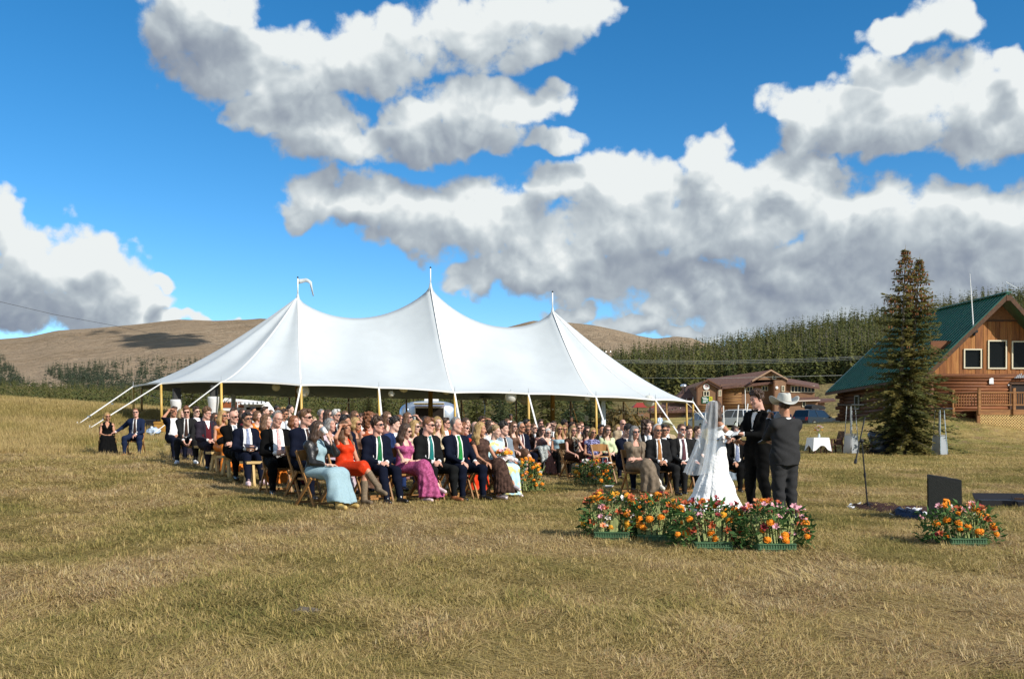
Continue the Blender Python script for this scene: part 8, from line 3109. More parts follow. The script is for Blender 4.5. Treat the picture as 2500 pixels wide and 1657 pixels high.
# ------------------------------------------------------------------ the couple and the celebrant
def bride():
 Y = 15.0
 x = XA(1749, Y)
 g = GZ(x, Y)
 sp = dict(f=True, seated=False, arms='reach', dress='white', hair='long', hairc='darkbrown', skin='tan', lean=.0, hp=4)
 loc, s = place(1743, 982, Y, sp)
 loc = Vector((x, Y, g))
 s = .985
 yaw = math.radians(112)
 root = thing('person', 'bride in white strapless lace gown and long veil, seen from behind', 'person', loc, yaw, 'wedding couple and celebrant')
 root.scale = (s,) * 3
 J = skeleton(True, False, .0, 'reach', 'flat')
 bm, R = body_mesh(J, True, 'f1', math.radians(6), math.radians(4), (SKIN['tan'], LIPS, EYEW, DARKEYE), .017, 0, .006)
 obj('body', bm, root)
 m = lace_mat()
 d = SDF(.0135)
 torso_prims(d, J, True, .010)
 d.limb(J['pel'], J['pel'] + (0, .01, -.22), .132, .165, .06, (1.15, 1, 1))
 d.limb(J['pel'] + (0, .01, -.22), (0, .05, .30), .165, .30, .08)
 d.limb((0, .03, .30), (0, .04, .06), .30, .44, .06, (1.0, 1.0, 1.0))
 d.limb((0, .16, .12), (0, .32, .03), .25, .22, .1, (1.2, 1, .5))
 cz = J['chest'][2]
 d.cut(lambda D_, X, Y_, Z: np.maximum(D_, Z - (cz + .045 - .10 * np.clip(Y_ * 6, 0, 1) + .02 * np.abs(X) * 4)))
 d.cut(lambda D_, X, Y_, Z: np.maximum(D_, .008 - Z))
 d.cut(lambda D_, X, Y_, Z: D_ + .009 * np.sin(13 * np.arctan2(X, Y_ - .05)) * np.clip((.80 - Z) * 2.2, 0, 1) + .004 * np.sin(31 * np.arctan2(X, Y_ - .05) + 6 * Z) * np.clip((.8 - Z) * 2, 0, 1) + .0018 * np.sin(90 * X) * np.sin(85 * Z + 30 * Y_))
 obj('gown', smesh('gown', d, m), root)
 wz = J['waist'][2] - .035
 b = MB()
 for q in range(24):
  a0, a1 = 2 * math.pi * q / 24, 2 * math.pi * (q + 1) / 24
  b.bar((.142 * math.cos(a0), .118 * math.sin(a0) - .01, wz), (.142 * math.cos(a1), .118 * math.sin(a1) - .01, wz), .012, .032)
 bl = b.build('belt', mat('satin_belt', (.66, .64, .62), .35), root)
 for a in np.linspace(0, 6.28, 22):
  MB().ball((.149 * math.cos(a), .125 * math.sin(a) - .01, wz), .010, 6, 4).build('rhinestone', MAT_CHROME, bl)
 MB().ball((-.13, .07, wz), (.026, .026, .022), 8, 6).build('brooch', MAT_CHROME, bl)
 M_ = Matrix(R.tolist()).to_4x4()
 M_.translation = Vector(J['head'])
 h = obj('hair', mesh_np('hair', *hair_arrays('long'), (HAIRC['darkbrown'],), None, True), root)
 h.matrix_local = M_
 # veil: gathered at the crown, falling down the back and spreading
 V, Fc = [], []
 n, k = 40, 44
 hx = J['head']
 for i in range(n + 1):
  u = i / n
  for j in range(k + 1):
   v = j / k * 2 - 1
   ang = v * 1.5 # around the back of the head, towards either side
   rad = .112 + .10 * min(1, u * 1.1) + .08 * u * u
   f_ = .020 * math.sin(15 * v + 2.5 * u) * min(1, u * 3) + .008 * math.sin(33 * v + 5 * u) * min(1, u * 2)
   zz = hx[2] + .118 - .06 * u - 1.10 * max(0, u - .05) ** 1.02
   if u < .10:
    rr = .115 * math.sqrt(u / .10)
    zz = hx[2] + .122 - .03 * (u / .10) ** 2
   else:
    rr = rad
   x_ = (rr + f_) * math.sin(ang) * .95
   y_ = hx[1] + .035 + (rr + f_) * math.cos(ang) * (1.0) + .20 * u * u
   V.append((x_, y_, zz + .02 * u * math.sin(5 * v)))
 for i in range(n):
  for j in range(k):
   o = i * (k + 1) + j
   Fc.append((o, o + 1, o + k + 2, o + k + 1))
 obj('veil', mesh_np('veil', V, np.array(Fc), (veil_mat(),), smooth=True), root)
 MB().ball((hx[0], hx[1] + .06, hx[2] + .112), (.045, .02, .014), 8, 6).build('hair_comb', MAT_WHITE, root)
 return root, J

def lace_mat():
 m = mat('white_lace', (.86, .86, .85), .8, bump=.0, spec=.15)
 t = NT(m.node_tree)
 v = t.new('ShaderNodeTexCoord').outputs['Object']
 vo = t.new('ShaderNodeTexVoronoi')
 vo.inputs['Scale'].default_value = 26
 t.l.new(v, vo.inputs['Vector'])
 bp = t.new('ShaderNodeBump')
 bp.inputs['Strength'].default_value = .55
 bp.inputs['Distance'].default_value = .012
 t.l.new(vo.outputs['Distance'], bp.inputs['Height'])
 t.l.new(bp.outputs[0], t.n['Principled BSDF'].inputs['Normal'])
 return m

def veil_mat():
 m = bpy.data.materials.new('tulle')
 m.use_nodes = True
 t = NT(m.node_tree)
 out = t.n['Material Output']
 df, tl, tp = t.new('ShaderNodeBsdfDiffuse'), t.new('ShaderNodeBsdfTranslucent'), t.new('ShaderNodeBsdfTransparent')
 df.inputs[0].default_value = (.82, .86, .88, 1)
 tl.inputs[0].default_value = (.80, .84, .88, 1)
 a, b = t.new('ShaderNodeMixShader'), t.new('ShaderNodeMixShader')
 a.inputs[0].default_value = .4
 t.l.new(df.outputs[0], a.inputs[1])
 t.l.new(tl.outputs[0], a.inputs[2])
 v = t.new('ShaderNodeTexCoord').outputs['Object']
 f = t.noise(t.vec('MULTIPLY', v, (1, 1, .10)), 34, 3, .6)
 t.l.new(t.math('MULTIPLY_ADD', f, .55, .10), b.inputs[0])
 t.l.new(tp.outputs[0], b.inputs[1])
 t.l.new(a.outputs[0], b.inputs[2])
 t.l.new(b.outputs[0], out.inputs['Surface'])
 return m

bride_o, bride_J = bride()
sp = M(seated=False, jacket='black', bow=True, hair='curly', hairc='darkbrown', arms='reachhold', hy=-16, hp=10, skin='rosy', legs='stride', vee=(.055, .0), h=.0145, hb=.018, hh=.0058, leg=1.16)
loc, s = place(1851, 951, 15.0, sp)
groom_o, gJ, _ = person('groom in black tuxedo with bow tie facing the bride', loc, math.radians(-52), s, sp, 'wedding couple and celebrant')
HELD['groom'] = (groom_o, gJ, s)
sp = M(seated=False, jacket='grey', hair='short', hairc='darkbrown', arms='mic', hy=-14, skin='tan', vee=(.05, .0), h=.0145, hb=.018, hh=.0058, wide=1.16, leg=1.26)
loc, s = place(1918, 970, 13.5, sp)
off_o, oJ, _ = person('celebrant in dark grey suit and pale cowboy hat seen from behind', loc, math.radians(-156), s, sp, 'wedding couple and celebrant')
HELD['off'] = (off_o, oJ, s)
# vent at the back of the jacket
hp_ = wpos('off', oJ['head'])
cowboy_hat('pale cowboy hat worn by the celebrant in dark grey', hp_ + Vector((0, 0, .052)), math.radians(-156 - 14), 1.04, MAT_FELT, 0)
p = wpos('groom', (gJ['wrL'] + gJ['wrR']) / 2 + np.array([0, -.12, .03]))
t = thing('vow_book', 'small open vow book in the hands of the groom', 'booklet', p, math.radians(-40))
for sx in (-1, 1):
 MB().box((sx * .052, 0, .012), (.10, .15, .008), Euler((.5, sx * -.25, 0)).to_matrix()).build('cover', mat('vow_cover', (.03, .03, .035), .6), t)
 MB().box((sx * .051, -.004, .019), (.092, .14, .006), Euler((.5, sx * -.25, 0)).to_matrix()).build('page', MAT_WHITE, t)
p = wpos('off', oJ['wrR'] + np.array([.02, -.10, .04]))
t = thing('ceremony_book', 'open ceremony book held low by the celebrant', 'booklet', p, math.radians(-150))
MB().box((0, 0, .01), (.20, .26, .012), Euler((.45, 0, 0)).to_matrix()).build('cover', mat('ceremony_cover', (.02, .02, .022), .5), t)
MB().box((0, -.004, .02), (.18, .24, .008), Euler((.45, 0, 0)).to_matrix()).build('page', MAT_WHITE, t)
p = wpos('off', oJ['wrL'] + np.array([-.02, -.05, .06]))
t = thing('microphone', 'black microphone held up to the mouth by the celebrant', 'microphone', p, math.radians(-150))
MB().tube([(0, 0, -.13), (0, .02, .02)], [.013, .018], 10).build('handle', MAT_BLACK, t)
MB().ball((0, .025, .045), .026, 10, 8).build('grille', MAT_STEEL, t)
# the empty folding chair and what lies on it
e = on(1474, 21.4)
chair((e.x, e.y), math.radians(24), 'empty wooden folding chair with white papers on its seat, beside the aisle flowers')
t = thing('paper_bag', 'small white paper carrier on the seat of the empty folding chair', 'paper', (e.x + .02, e.y - .05, GZ(e.x, e.y) + .45), .4)
MB().box((0, 0, .01), (.26, .16, .02)).build('paper', MAT_WHITE, t)
MB().tube([(-.05, 0, .02), (-.05, 0, .12), (.06, 0, .12), (.06, 0, .02)], .008, 5).build('handle', MAT_WHITE, t)

# ------------------------------------------------------------------ flower arrangements in green trays
MAT_TRAY = mat('green_tray_plastic', (.075, .155, .075), .7, var=.25, scale=5)
MAT_LEAF = leafmat('bouquet_leaf', (.045, .105, .028), (.075, .15, .04), 9, trans=.25, rnd=.2)
MAT_STEM = mat('pale_stem', (.32, .36, .13), .7, var=.3, scale=8)
PETAL = {k: mat(k + '_petal', c, .6, col2=c2, scale=40) for k, c, c2 in (('marigold', (.82, .29, .012), (.70, .20, .008)), ('amber', (.80, .42, .03), (.72, .30, .015)), ('crimson', (.26, .025, .03), (.16, .012, .02)), ('rust', (.45, .10, .025), (.30, .05, .02)), ('pink', (.70, .38, .42), (.62, .25, .30)), ('white', (.78, .74, .68), (.70, .60, .55)), ('coral', (.72, .22, .12), (.6, .3, .1)))}

def pom(seed):
 """Marigold: rings of ruffled petals."""
 rg = np.random.default_rng(seed)
 V, Fc = [], []
 for ring, (r, z, n) in enumerate(((.044, .0, 12), (.037, .014, 11), (.028, .024, 9), (.016, .031, 6))):
  for k in range(n):
   a = 2 * math.pi * (k + .5 * (ring % 2)) / n + rg.normal() * .08
   c, s = math.cos(a), math.sin(a)
   w = r * .34
   rr = r * rg.uniform(.88, 1.12)
   o = len(V)
   V += [(c * rr * .25, s * rr * .25, z), (c * rr * .8 - s * w, s * rr * .8 + c * w, z + .004), (c * rr, s * rr, z - .004 + rg.normal() * .003), (c * rr * .8 + s * w, s * rr * .8 - c * w, z + .004)]
   Fc.append((o, o + 1, o + 2, o + 3))
 b = MB()
 b.raw(V, Fc)
 b.ball((0, 0, .012), (.030, .030, .022), 8, 5)
 return b

def lily(seed):
 """Small open trumpet of six petals."""
 rg = np.random.default_rng(seed)
 b = MB()
 for k in range(6):
  a = 2 * math.pi * k / 6 + rg.normal() * .1
  c, s = math.cos(a), math.sin(a)
  V = []
  for r, z, w in ((.004, 0, .004), (.022, .028, .013), (.040, .038 + rg.normal() * .004, .012), (.052, .032, .001)):
   V += [(c * r - s * w, s * r + c * w, z), (c * r + s * w, s * r - c * w, z)]
  b.raw(V, [(0, 1, 3, 2), (2, 3, 5, 4), (4, 5, 7, 6)])
 return b

BLOOM = {}
for k, m in PETAL.items():
 for v in range(2):
  BLOOM[(k, v)] = (pom(v) if k in ('marigold', 'amber') else lily(v + 3)).mesh('blossom', m)

def arrangement(label, loc, rz, W_, H_, D_, mix, n, seed, tray=True, show=1.0):
 rg = np.random.default_rng(seed)
 t = thing('flower_arrangement', label, 'flower arrangement', loc, rz, 'autumn flower arrangements set on the grass')
 if tray:
  tr = MB()
  L, w, h = .38, .17, .105
  tr.box((0, -D_ * .55, .012), (L, w, .02))
  for sx in (-1, 1):
   tr.box((sx * L / 2, -D_ * .55, h / 2), (.012, w, h))
  for sy in (-1, 1):
   tr.box((0, -D_ * .55 + sy * w / 2, h / 2), (L, .010, h))
  for k in range(14):
   tr.box((-L / 2 + .014 + k * (L - .028) / 13, -D_ * .55 - w / 2 - .008, h / 2), (.007, .008, h * .9))
  for z in (.008, h * .5, h - .004):
   tr.box((0, -D_ * .55 - w / 2 - .009, z), (L + .01, .014, .010))
  tr.build('tray', MAT_TRAY, t)
  MB().box((0, -D_ * .55, .06), (L - .03, w - .03, .09)).build('foam', mat('floral_foam', (.03, .09, .03), .95), t)
 # stems
 st = MB()
 heads = []
 for i in range(n):
  u = rg.uniform(-1, 1)
  v = rg.uniform(-1, 1)
  top = (i < n * .62)
  zz = H_ * (rg.uniform(.78, 1.04) if top else rg.uniform(.22, .75)) * (1 - .22 * u * u)
  p = np.array([u * W_ / 2, v * D_ / 2 if top else -D_ * rg.uniform(.4, .75), zz])
  b0 = np.array([u * W_ * .28, -D_ * .3 + v * .06, .06])
  mid_ = (p + b0) / 2 + np.array([u * .05, -.02, .02])
  st.tube([b0, mid_, p], [.006, .005, .0035], 5, cap=False)
  heads.append(p)
 for i in range(int(26 * show)):
  x = rg.uniform(-.19, .19)
  st.tube([(x, -D_ * .55 - .04, .08), (x * 1.15 + rg.normal() * .02, -D_ * .5, .30), (x * 1.3 + rg.normal() * .04, -D_ * .35, H_ * .8)], [.0075, .0065, .005], 5, cap=False)
 st.build('stems', MAT_STEM, t, kind='stuff')
 # leaves
 V, Fc = [], []
 nl = int(450 * W_ * H_ / .25)
 for i in range(nl):
  u = rg.uniform(-1, 1)
  zz = rg.random() ** .9
  x = u * W_ * .52 * (1.0 if zz < .85 else .9)
  y = rg.uniform(-.75, .55) * D_
  z = .02 + zz * H_ * .93 * (1 - .2 * u * u)
  if abs(x) < .17 and z < H_ * .55 and y < -D_ * .3 and rg.random() < .72 * show:
   continue
  d = np.array([rg.normal() + u * .8, rg.normal() * .8 - .3, rg.normal() * .6 + .35])
  d /= np.linalg.norm(d)
  s = np.cross(d, rg.normal(size=3))
  s /= np.linalg.norm(s)
  L, w = rg.uniform(.05, .12), rg.uniform(.009, .02)
  p = np.array([x, y, z])
  o = len(V)
  nn = np.cross(d, s)
  V += [p, p + d * L * .5 + s * w + nn * .006, p + d * L - nn * .012, p + d * L * .5 - s * w + nn * .006]
  Fc += [(o, o + 1, o + 2, o + 3)]
 obj('leaves', mesh_np('leaves', V, np.array(Fc), (MAT_LEAF,)), t, kind='stuff')
 ks = list(mix)
 w = np.array([mix[k] for k in ks], float)
 for i, p in enumerate(heads):
  k = ks[rg.choice(len(ks), p=w / w.sum())]
  s = rg.uniform(.65, 1.05) * (1.1 if k in ('marigold', 'amber') else 1.0)
  o = obj('blossom', BLOOM[(k, i % 2)], t, loc=p, rot=Euler((rg.uniform(.2, 1.1), rg.uniform(-.5, .5), rg.uniform(-.6, .6))))
  o.scale = (s, s, s)
 return t

def gpos(px, py, dz=0.0):
 """The ground point seen at this pixel."""
 Y = 12.0
 for _ in range(30):
  g = GZ(XA(px, Y), Y)
  Y = .5 * Y + .5 * max(4.0, (CAM_H - g) * F_PX / max(4, (py - HY)))
 return Vector((XA(px, Y), Y, GZ(XA(px, Y), Y) + dz))

WARM_ = dict(marigold=4, amber=2, crimson=2, rust=2, pink=2, white=1.5, coral=1.5)
RED = dict(marigold=6, crimson=4, rust=4, pink=1.2, white=.8, amber=1)
ROSY = dict(marigold=5, pink=3, white=1, coral=1, crimson=2, rust=2)
arrangement('flower arrangement with white lilies and marigolds, leftmost of the four before the bride', gpos(1497, 1317) + Vector((0, .16, -.01)), -.10, .62, .52, .32, dict(marigold=5, white=2, pink=1, coral=1.5, rust=3, amber=3), 50, 1)
arrangement('flower arrangement in a tilted green tray, second from left before the bride', gpos(1612, 1325) + Vector((0, .15, -.01)), -.28, .68, .52, .34, dict(crimson=2, rust=4, marigold=5, coral=1, amber=2, white=.5), 50, 2)
arrangement('flower arrangement with dark red blooms right below the bride gown', gpos(1735, 1342) + Vector((0, .15, -.01)), .03, .74, .52, .34, RED, 54, 3)
arrangement('flower arrangement with pink lilies, rightmost of the four, before the groom', gpos(1888, 1346) + Vector((0, .15, -.01)), .03, .74, .49, .34, ROSY, 46, 4)
arrangement('flower arrangement standing alone before the black stage speaker at the right', gpos(2352, 1332) + Vector((0, .15, -.01)), -.0, .70, .46, .36, dict(marigold=6, coral=2, pink=1.5, crimson=2, rust=2, white=.8), 46, 5, show=.5)
arrangement('flower arrangement on the left side of the aisle beside the floral dress', gpos(1289, 1204) + Vector((0, .1, -.01)), .3, .42, .66, .36, dict(marigold=6, amber=3, white=1, coral=1), 40, 6, False, .3)
arrangement('flower arrangement on the right side of the aisle before the empty chair', gpos(1450, 1188) + Vector((0, .1, -.01)), -.2, .72, .56, .40, dict(marigold=5, amber=3, white=2, rust=2, crimson=2), 52, 7, False, .3)

# the bouquet in the lap of the last woman of the front row
p = wpos(1206, (.0, -.30, .70))
t = thing('bouquet', 'bouquet of orange, yellow and pink flowers held by the woman in the floral dress', 'bouquet', p, .5)
rg = np.random.default_rng(9)
for i in range(16):
 a, r = rg.uniform(0, 6.28), .12 * math.sqrt(rg.random())
 o = obj('blossom', BLOOM[(('coral', 'amber', 'pink', 'marigold', 'white')[i % 5], i % 2)], t, loc=(r * math.cos(a), r * math.sin(a) - .03, .08 + .06 * (1 - r / .12)), rot=Euler((rg.uniform(.2, 1.0), rg.uniform(-.5, .5), 0)))
 o.scale = (1.1,) * 3
MB().tube([(0, 0, -.16), (0, 0, .02), (0, 0, .09)], [.02, .03, .07], 8).build('stems', MAT_STEM, t)

# ------------------------------------------------------------------ sound gear, rug and cases on the lawn
p = gpos(2300, 1268)
p = Vector((XA(2303, 13.7), 13.7, GZ(XA(2303, 13.7), 13.7)))
t = thing('stage_speaker', 'black wedge shaped speaker cabinet standing on the lawn at the right', 'loudspeaker', p, math.radians(-16))
prof = [(-.22, -.14, 0), (.22, -.14, 0), (.20, .20, 0), (-.16, .20, 0)]
V = []
for z, k in ((0.0, 0), (.62, 1)):
 for x, y, _ in prof:
  V.append((x, y + .05 * k, z - (.07 * (x + .22) / .44 if k else 0)))
MB().raw(V, [(0, 3, 2, 1), (4, 5, 6, 7), (0, 1, 5, 4), (1, 2, 6, 5), (2, 3, 7, 6), (3, 0, 4, 7)]).build('cabinet', mat('textured_cabinet', (.007, .008, .007), .6, bump=.4, bscale=160), t)
MB().raw([(-.205, -.146, .03), (.205, -.146, .03), (.205, -.100, .52), (-.205, -.100, .58), (-.205, -.158, .03), (.205, -.158, .03), (.205, -.112, .52), (-.205, -.112, .58)], [(4, 5, 6, 7), (0, 4, 7, 3), (1, 2, 6, 5), (3, 7, 6, 2), (0, 1, 5, 4)]).build('grille', mat('speaker_mesh', (.010, .012, .010), .7, bump=.6, bscale=220), t)
for x in (-.19, .19):
 MB().box((x, .02, .002), (.05, .2, .03)).build('foot', MAT_BLACK, t)
MB().tube([(-.08, .10, .57), (-.08, .10, .592), (.06, .10, .575), (.06, .10, .54)], .010, 6).build('handle', MAT_BLACK, t)

p = gpos(2119, 1243)
t = thing('microphone_stand', 'slim black microphone stand with an angled boom on the lawn', 'microphone stand', p, 0)
s_ = p.y / F_PX
tx, tz = (2104 - 2119) * s_, (1243 - 1076) * s_
MB().tube([(0, 0, 0), (tx * .5, 0, tz * .5), (tx, 0, tz)], [.013, .013, .010], 8).build('pole', MAT_BLACK, t)
MB().tube([(tx * .48, 0, tz * .47), (tx * .54, 0, tz * .53)], .02, 8).build('clutch', MAT_BLACK, t)
q0 = Vector(((2083 - 2119) * s_, -.1, (1243 - 1128) * s_))
q1 = Vector(((2118 - 2119) * s_, .12, (1243 - 1018) * s_))
bm_ = MB().tube([q0, q1], .011, 8).build('boom', MAT_BLACK, t)
MB().tube([q0 - (q1 - q0) * .02, q0 + (q1 - q0) * .07], .024, 8).build('counterweight', MAT_BLACK, bm_)
MB().ball((tx, 0, tz), (.036, .03, .036), 10, 8).build('joint', MAT_BLACK, t)
for a in (0.4, 2.5, 4.6):
 MB().tube([(0, 0, .10), (.24 * math.cos(a), .24 * math.sin(a), .012)], .009, 6).build('leg', MAT_BLACK, t)

def floor_cloth(name, label, pts, m, cat, seed, h=.035):
 """Crumpled cloth on the grass with this outline (photo pixels on the ground)."""
 P = [gpos(*q) for q in pts]
 c = sum(P, Vector()) / len(P)
 rg = np.random.default_rng(seed)
 V, Fc = [tuple((c - c) + Vector((0, 0, h + .02)))], []
 n = len(P) * 4
 R = 6
 for r in range(1, R + 1):
  for k in range(n):
   i, f = divmod(k, 4)
   q = P[i].lerp(P[(i + 1) % len(P)], f / 4) - c
   w = r / R
   z = (h + rg.normal() * h * .45) if r < R else .004
   V.append((q.x * w + rg.normal() * .008, q.y * w + rg.normal() * .012, q.z * w + max(.004, z)))
 for k in range(n):
  Fc.append((0, 1 + k, 1 + (k + 1) % n))
 for r in range(R - 1):
  for k in range(n):
   a, b = 1 + r * n + k, 1 + r * n + (k + 1) % n
   Fc.append((a, a + n, b + n, b))
 o = obj(name, mesh_np(name, V, Fc, (m,), smooth=True), loc=c)
 tag(o, label, cat)
 o.modifiers.new('thickness', 'SOLIDIFY').thickness = .012
 return o

floor_cloth('rug', 'dark brown patterned rug spread on the lawn by the microphone stand', [(2072, 1236), (2110, 1229), (2165, 1231), (2200, 1239), (2272, 1240), (2268, 1268), (2200, 1262), (2150, 1254), (2098, 1249)], fabric('rug_wool', (.055, .028, .024), .3, scale=8), 'rug', 1, .03)
floor_cloth('paper_sheet', 'white crumpled sheet on the left corner of the dark rug', [(2066, 1237), (2104, 1229), (2097, 1236), (2086, 1239), (2098, 1247), (2076, 1243)], mat('crumpled_sheet', (.70, .72, .76), .8), 'sheet', 2, .018)
floor_cloth('towel', 'white towel lying on the rug left of the black speaker', [(2206, 1245), (2250, 1245), (2252, 1253), (2268, 1256), (2264, 1266), (2236, 1260), (2214, 1252)], mat('white_towel', (.74, .74, .76), .9, bump=.5), 'towel', 3, .03)
floor_cloth('jacket', 'dark blue jacket dropped on the rug edge left of the black speaker', [(2180, 1250), (2206, 1252), (2240, 1261), (2262, 1268), (2222, 1270), (2186, 1261)], fabric('denim_blue', (.035, .055, .10), .4, scale=10), 'jacket', 4, .06)
# open instrument cases at the right edge
p = gpos(2462, 1243)
for i, (dx, dy, w, lab) in enumerate(((.22, .55, .8, 'open black instrument case at the right edge, the left one, lying flat'), (.72, .15, .95, 'open black instrument case at the right edge with an orange guitar inside'))):
 q = p + Vector((dx, dy, 0))
 q.z = GZ(q.x, q.y)
 t = thing('instrument_case', lab, 'instrument case', q, math.radians(-10 - 6 * i), 'instrument cases on the lawn')
 MB().prism([(-w / 2, -.16, 0), (-w * .1, -.13, 0), (w * .2, -.21, 0), (w / 2, -.17, 0), (w / 2, .17, 0), (w * .2, .21, 0), (-w * .1, .13, 0), (-w / 2, .16, 0)], (0, 0, 0), (0, 0, .11)).build('shell', mat('case_shell', (.014, .013, .014), .5), t)
 MB().prism([(-w / 2, .20, .06), (w / 2, .22, .06), (w / 2, .40, .16), (-w / 2, .38, .16)], (0, 0, 0), (0, .02, .035)).build('lid', mat('case_lid', (.016, .015, .017), .5), t)
 if i:
  g_ = thing('guitar', 'orange varnished guitar lying in the open black case at the right edge', 'guitar', q + Vector((0, 0, .112)), math.radians(-16))
  pts = []
  for a in np.linspace(0, 2 * math.pi, 28, endpoint=False):
   r = .155 + .03 * math.cos(2 * a)
   pts.append((.26 + r * 1.25 * math.cos(a), r * .92 * math.sin(a), 0))
  MB().prism(pts, (0, 0, 0), (0, 0, .05)).build('soundboard', mat('guitar_top', (.55, .14, .025), .25, spec=.6), g_)
  MB().bar((.10, 0, .04), (-.50, 0, .04), .05, .03).build('neck', mat('guitar_neck', (.06, .03, .015), .4), g_)
  MB().tube([(.24, 0, .05), (.24, 0, .054)], .05, 16).build('soundhole', MAT_BLACK, g_)

def cable(label, pts, r, m):
 P = [gpos(*q) + Vector((0, 0, .012 + (q[2] if len(q) > 2 else 0))) for q in [(a[0], a[1]) for a in pts]]
 A = P[0].copy()
 o = MB().tube([q - A for q in P], r, 6).build('cable', m, smooth=True)
 o.location = A
 tag(o, label, 'cable', 'cables lying on the grass')

cable('black cable curling on the grass right of the celebrant legs', [(1966, 1252), (1980, 1258), (1993, 1268), (2004, 1276), (2012, 1281), (2026, 1281)], .012, MAT_CABLE)
cable('short black cable loop in the grass between celebrant and microphone stand', [(2018, 1229), (2026, 1233), (2036, 1237), (2048, 1237)], .012, MAT_CABLE)
cable('pale cable along the rug from the microphone stand', [(2119, 1245), (2135, 1249), (2158, 1249), (2172, 1255), (2186, 1261)], .010, MAT_WEB)
p = gpos(1485, 1192)
t = thing('paper_bowl', 'small white bowl on the grass before the right front row', 'bowl', p)
MB().lathe([(.05, 0), (.11, .06), (.105, .058), (.045, .012)], n=16).build('bowl', MAT_WHITE, t, smooth=True)
p = gpos(742, 1492, -.022)
t = thing('stone', 'flat grey stone half sunk in the foreground grass', 'stone', p)
b = MB().ball((0, 0, .0), (.14, .09, .05), 12, 8)
rg = np.random.default_rng(2)
b.v = [(x * (1 + .1 * rg.normal()), y * (1 + .1 * rg.normal()), z * (1 + .15 * rg.normal())) for x, y, z in b.v]
b.build('rock', mat('grey_stone', (.14, .115, .085), .9, var=.3, scale=9, bump=.4), t, smooth=True)

# ------------------------------------------------------------------ lawn furniture by the spruce
p = on(1997, 46)
t = thing('small_table', 'small table under a white cloth on the lawn left of the glass heater', 'table', p, .15)
MB().box((0, 0, .72), (.70, .70, .03)).build('tabletop', MAT_CHAIR, t)
for sx in (-.28, .28):
 for sy in (-.28, .28):
  MB().bar((sx, sy, 0), (sx, sy, .71), .05).build('leg', MAT_FASCIA, t)
V, Fc = [], []
n, k = 32, 7
for i in range(k + 1):
 u = i / k
 for j in range(n):
  a = 2 * math.pi * j / n
  ca, sa = math.cos(a), math.sin(a)
  q = max(abs(ca), abs(sa))
  r = .37 / q
  flare = 1 + .22 * u + .05 * u * math.sin(8 * a)
  drop = .36 + .26 * (abs(ca * sa) * 2) ** 3
  V.append((r * ca * flare, r * sa * flare, .745 - u * drop))
for i in range(k):
 for j in range(n):
  Fc.append((i * n + j, i * n + (j + 1) % n, (i + 1) * n + (j + 1) % n, (i + 1) * n + j))
Fc.append(tuple(range(n)))
o = obj('tablecloth', mesh_np('tablecloth', V, Fc, (mat('white_linen', (.80, .80, .80), .85, bump=.2),)), loc=p, rot=.15)
tag(o, 'white cloth with hanging corners over the small lawn table', 'tablecloth')
t = thing('flower_vase', 'vase of white flowers on the small lawn table', 'vase', p + Vector((.05, 0, .748)))
MB().lathe([(.05, 0), (.06, .08), (.035, .15), (.05, .18)], n=12).build('vase', mat('pale_glass', (.5, .55, .55), .15, spec=.6), t, smooth=True)
rg = np.random.default_rng(12)
b = MB()
for i in range(16):
 a, e = rg.uniform(0, 6.28), rg.uniform(.2, 1.4)
 q = Vector((.22 * math.cos(a) * math.cos(e), .16 * math.sin(a) * math.cos(e), .20 + .30 * math.sin(e)))
 b.tube([(0, 0, .15), q], .006, 4, cap=False)
 o = obj('blossom', BLOOM[(('white', 'white', 'amber', 'pink')[i % 4], i % 2)], t, loc=q)
 o.scale = (1.5,) * 3
b.build('stems', MAT_STEM, t, kind='stuff')
p = on(2034, 46.6)
t = thing('lawn_chair', 'dark wooden armchair beside the small white lawn table', 'chair', p, math.radians(-75))
dk = wood('dark_chair_wood', (.10, .04, .02), (.06, .025, .014))
MB().box((0, 0, .40), (.56, .60, .06)).build('seat', dk, t)
for k in range(5):
 MB().bar((-.22 + .11 * k, .28, .42), (-.24 + .12 * k, .48, 1.02), .08, .02, up=(0, 1, 0)).build('back_slat', dk, t)
for sx in (-1, 1):
 MB().box((sx * .32, -.02, .64), (.10, .68, .03)).build('armrest', dk, t)
 MB().bar((sx * .30, -.28, 0), (sx * .30, -.26, .63), .06).build('leg', dk, t)
 MB().bar((sx * .30, .34, 0), (sx * .30, .26, .63), .06).build('leg', dk, t)

def pyramid_heater(px, Y, H, label):
 p = on(px, Y)
 t = thing('glass_heater', label, 'patio heater', p, math.radians(28), 'pyramid patio heaters on the lawn')
 for sx in (-1, 1):
  for sy in (-1, 1):
   MB().bar((sx * .24, sy * .24, 0), (sx * .13, sy * .13, H - .1), .028, .028).build('frame_post', MAT_CHROME, t)
 MB().prism([(-.40, -.40, H - .06), (.40, -.40, H - .06), (.40, .40, H - .06), (-.40, .40, H - .06)], (0, 0, 0), (0, 0, .05)).build('hood', mat('heater_hood', (.03, .035, .04), .4), t)
 for k in range(4):
  a = k * math.pi / 2
  c, s = math.cos(a), math.sin(a)
  V = [(-.235, -.235, .03), (.235, -.235, .03), (.195, -.195, .86), (-.195, -.195, .86)]
  MB().raw([(x * c - y * s, x * s + y * c, z) for x, y, z in V], [(0, 1, 2, 3)]).build('base_panel', mat('brushed_panel', (.42, .44, .45), .4, metal=.6), t)
 MB().tube([(0, 0, .86), (0, 0, H - .15)], .05, 12).build('glass_tube', mat('heater_glass', (.35, .38, .40), .05, spec=.8), t)
 MB().box((0, 0, .9), (.34, .34, .05)).build('burner_plate', MAT_STEEL, t)

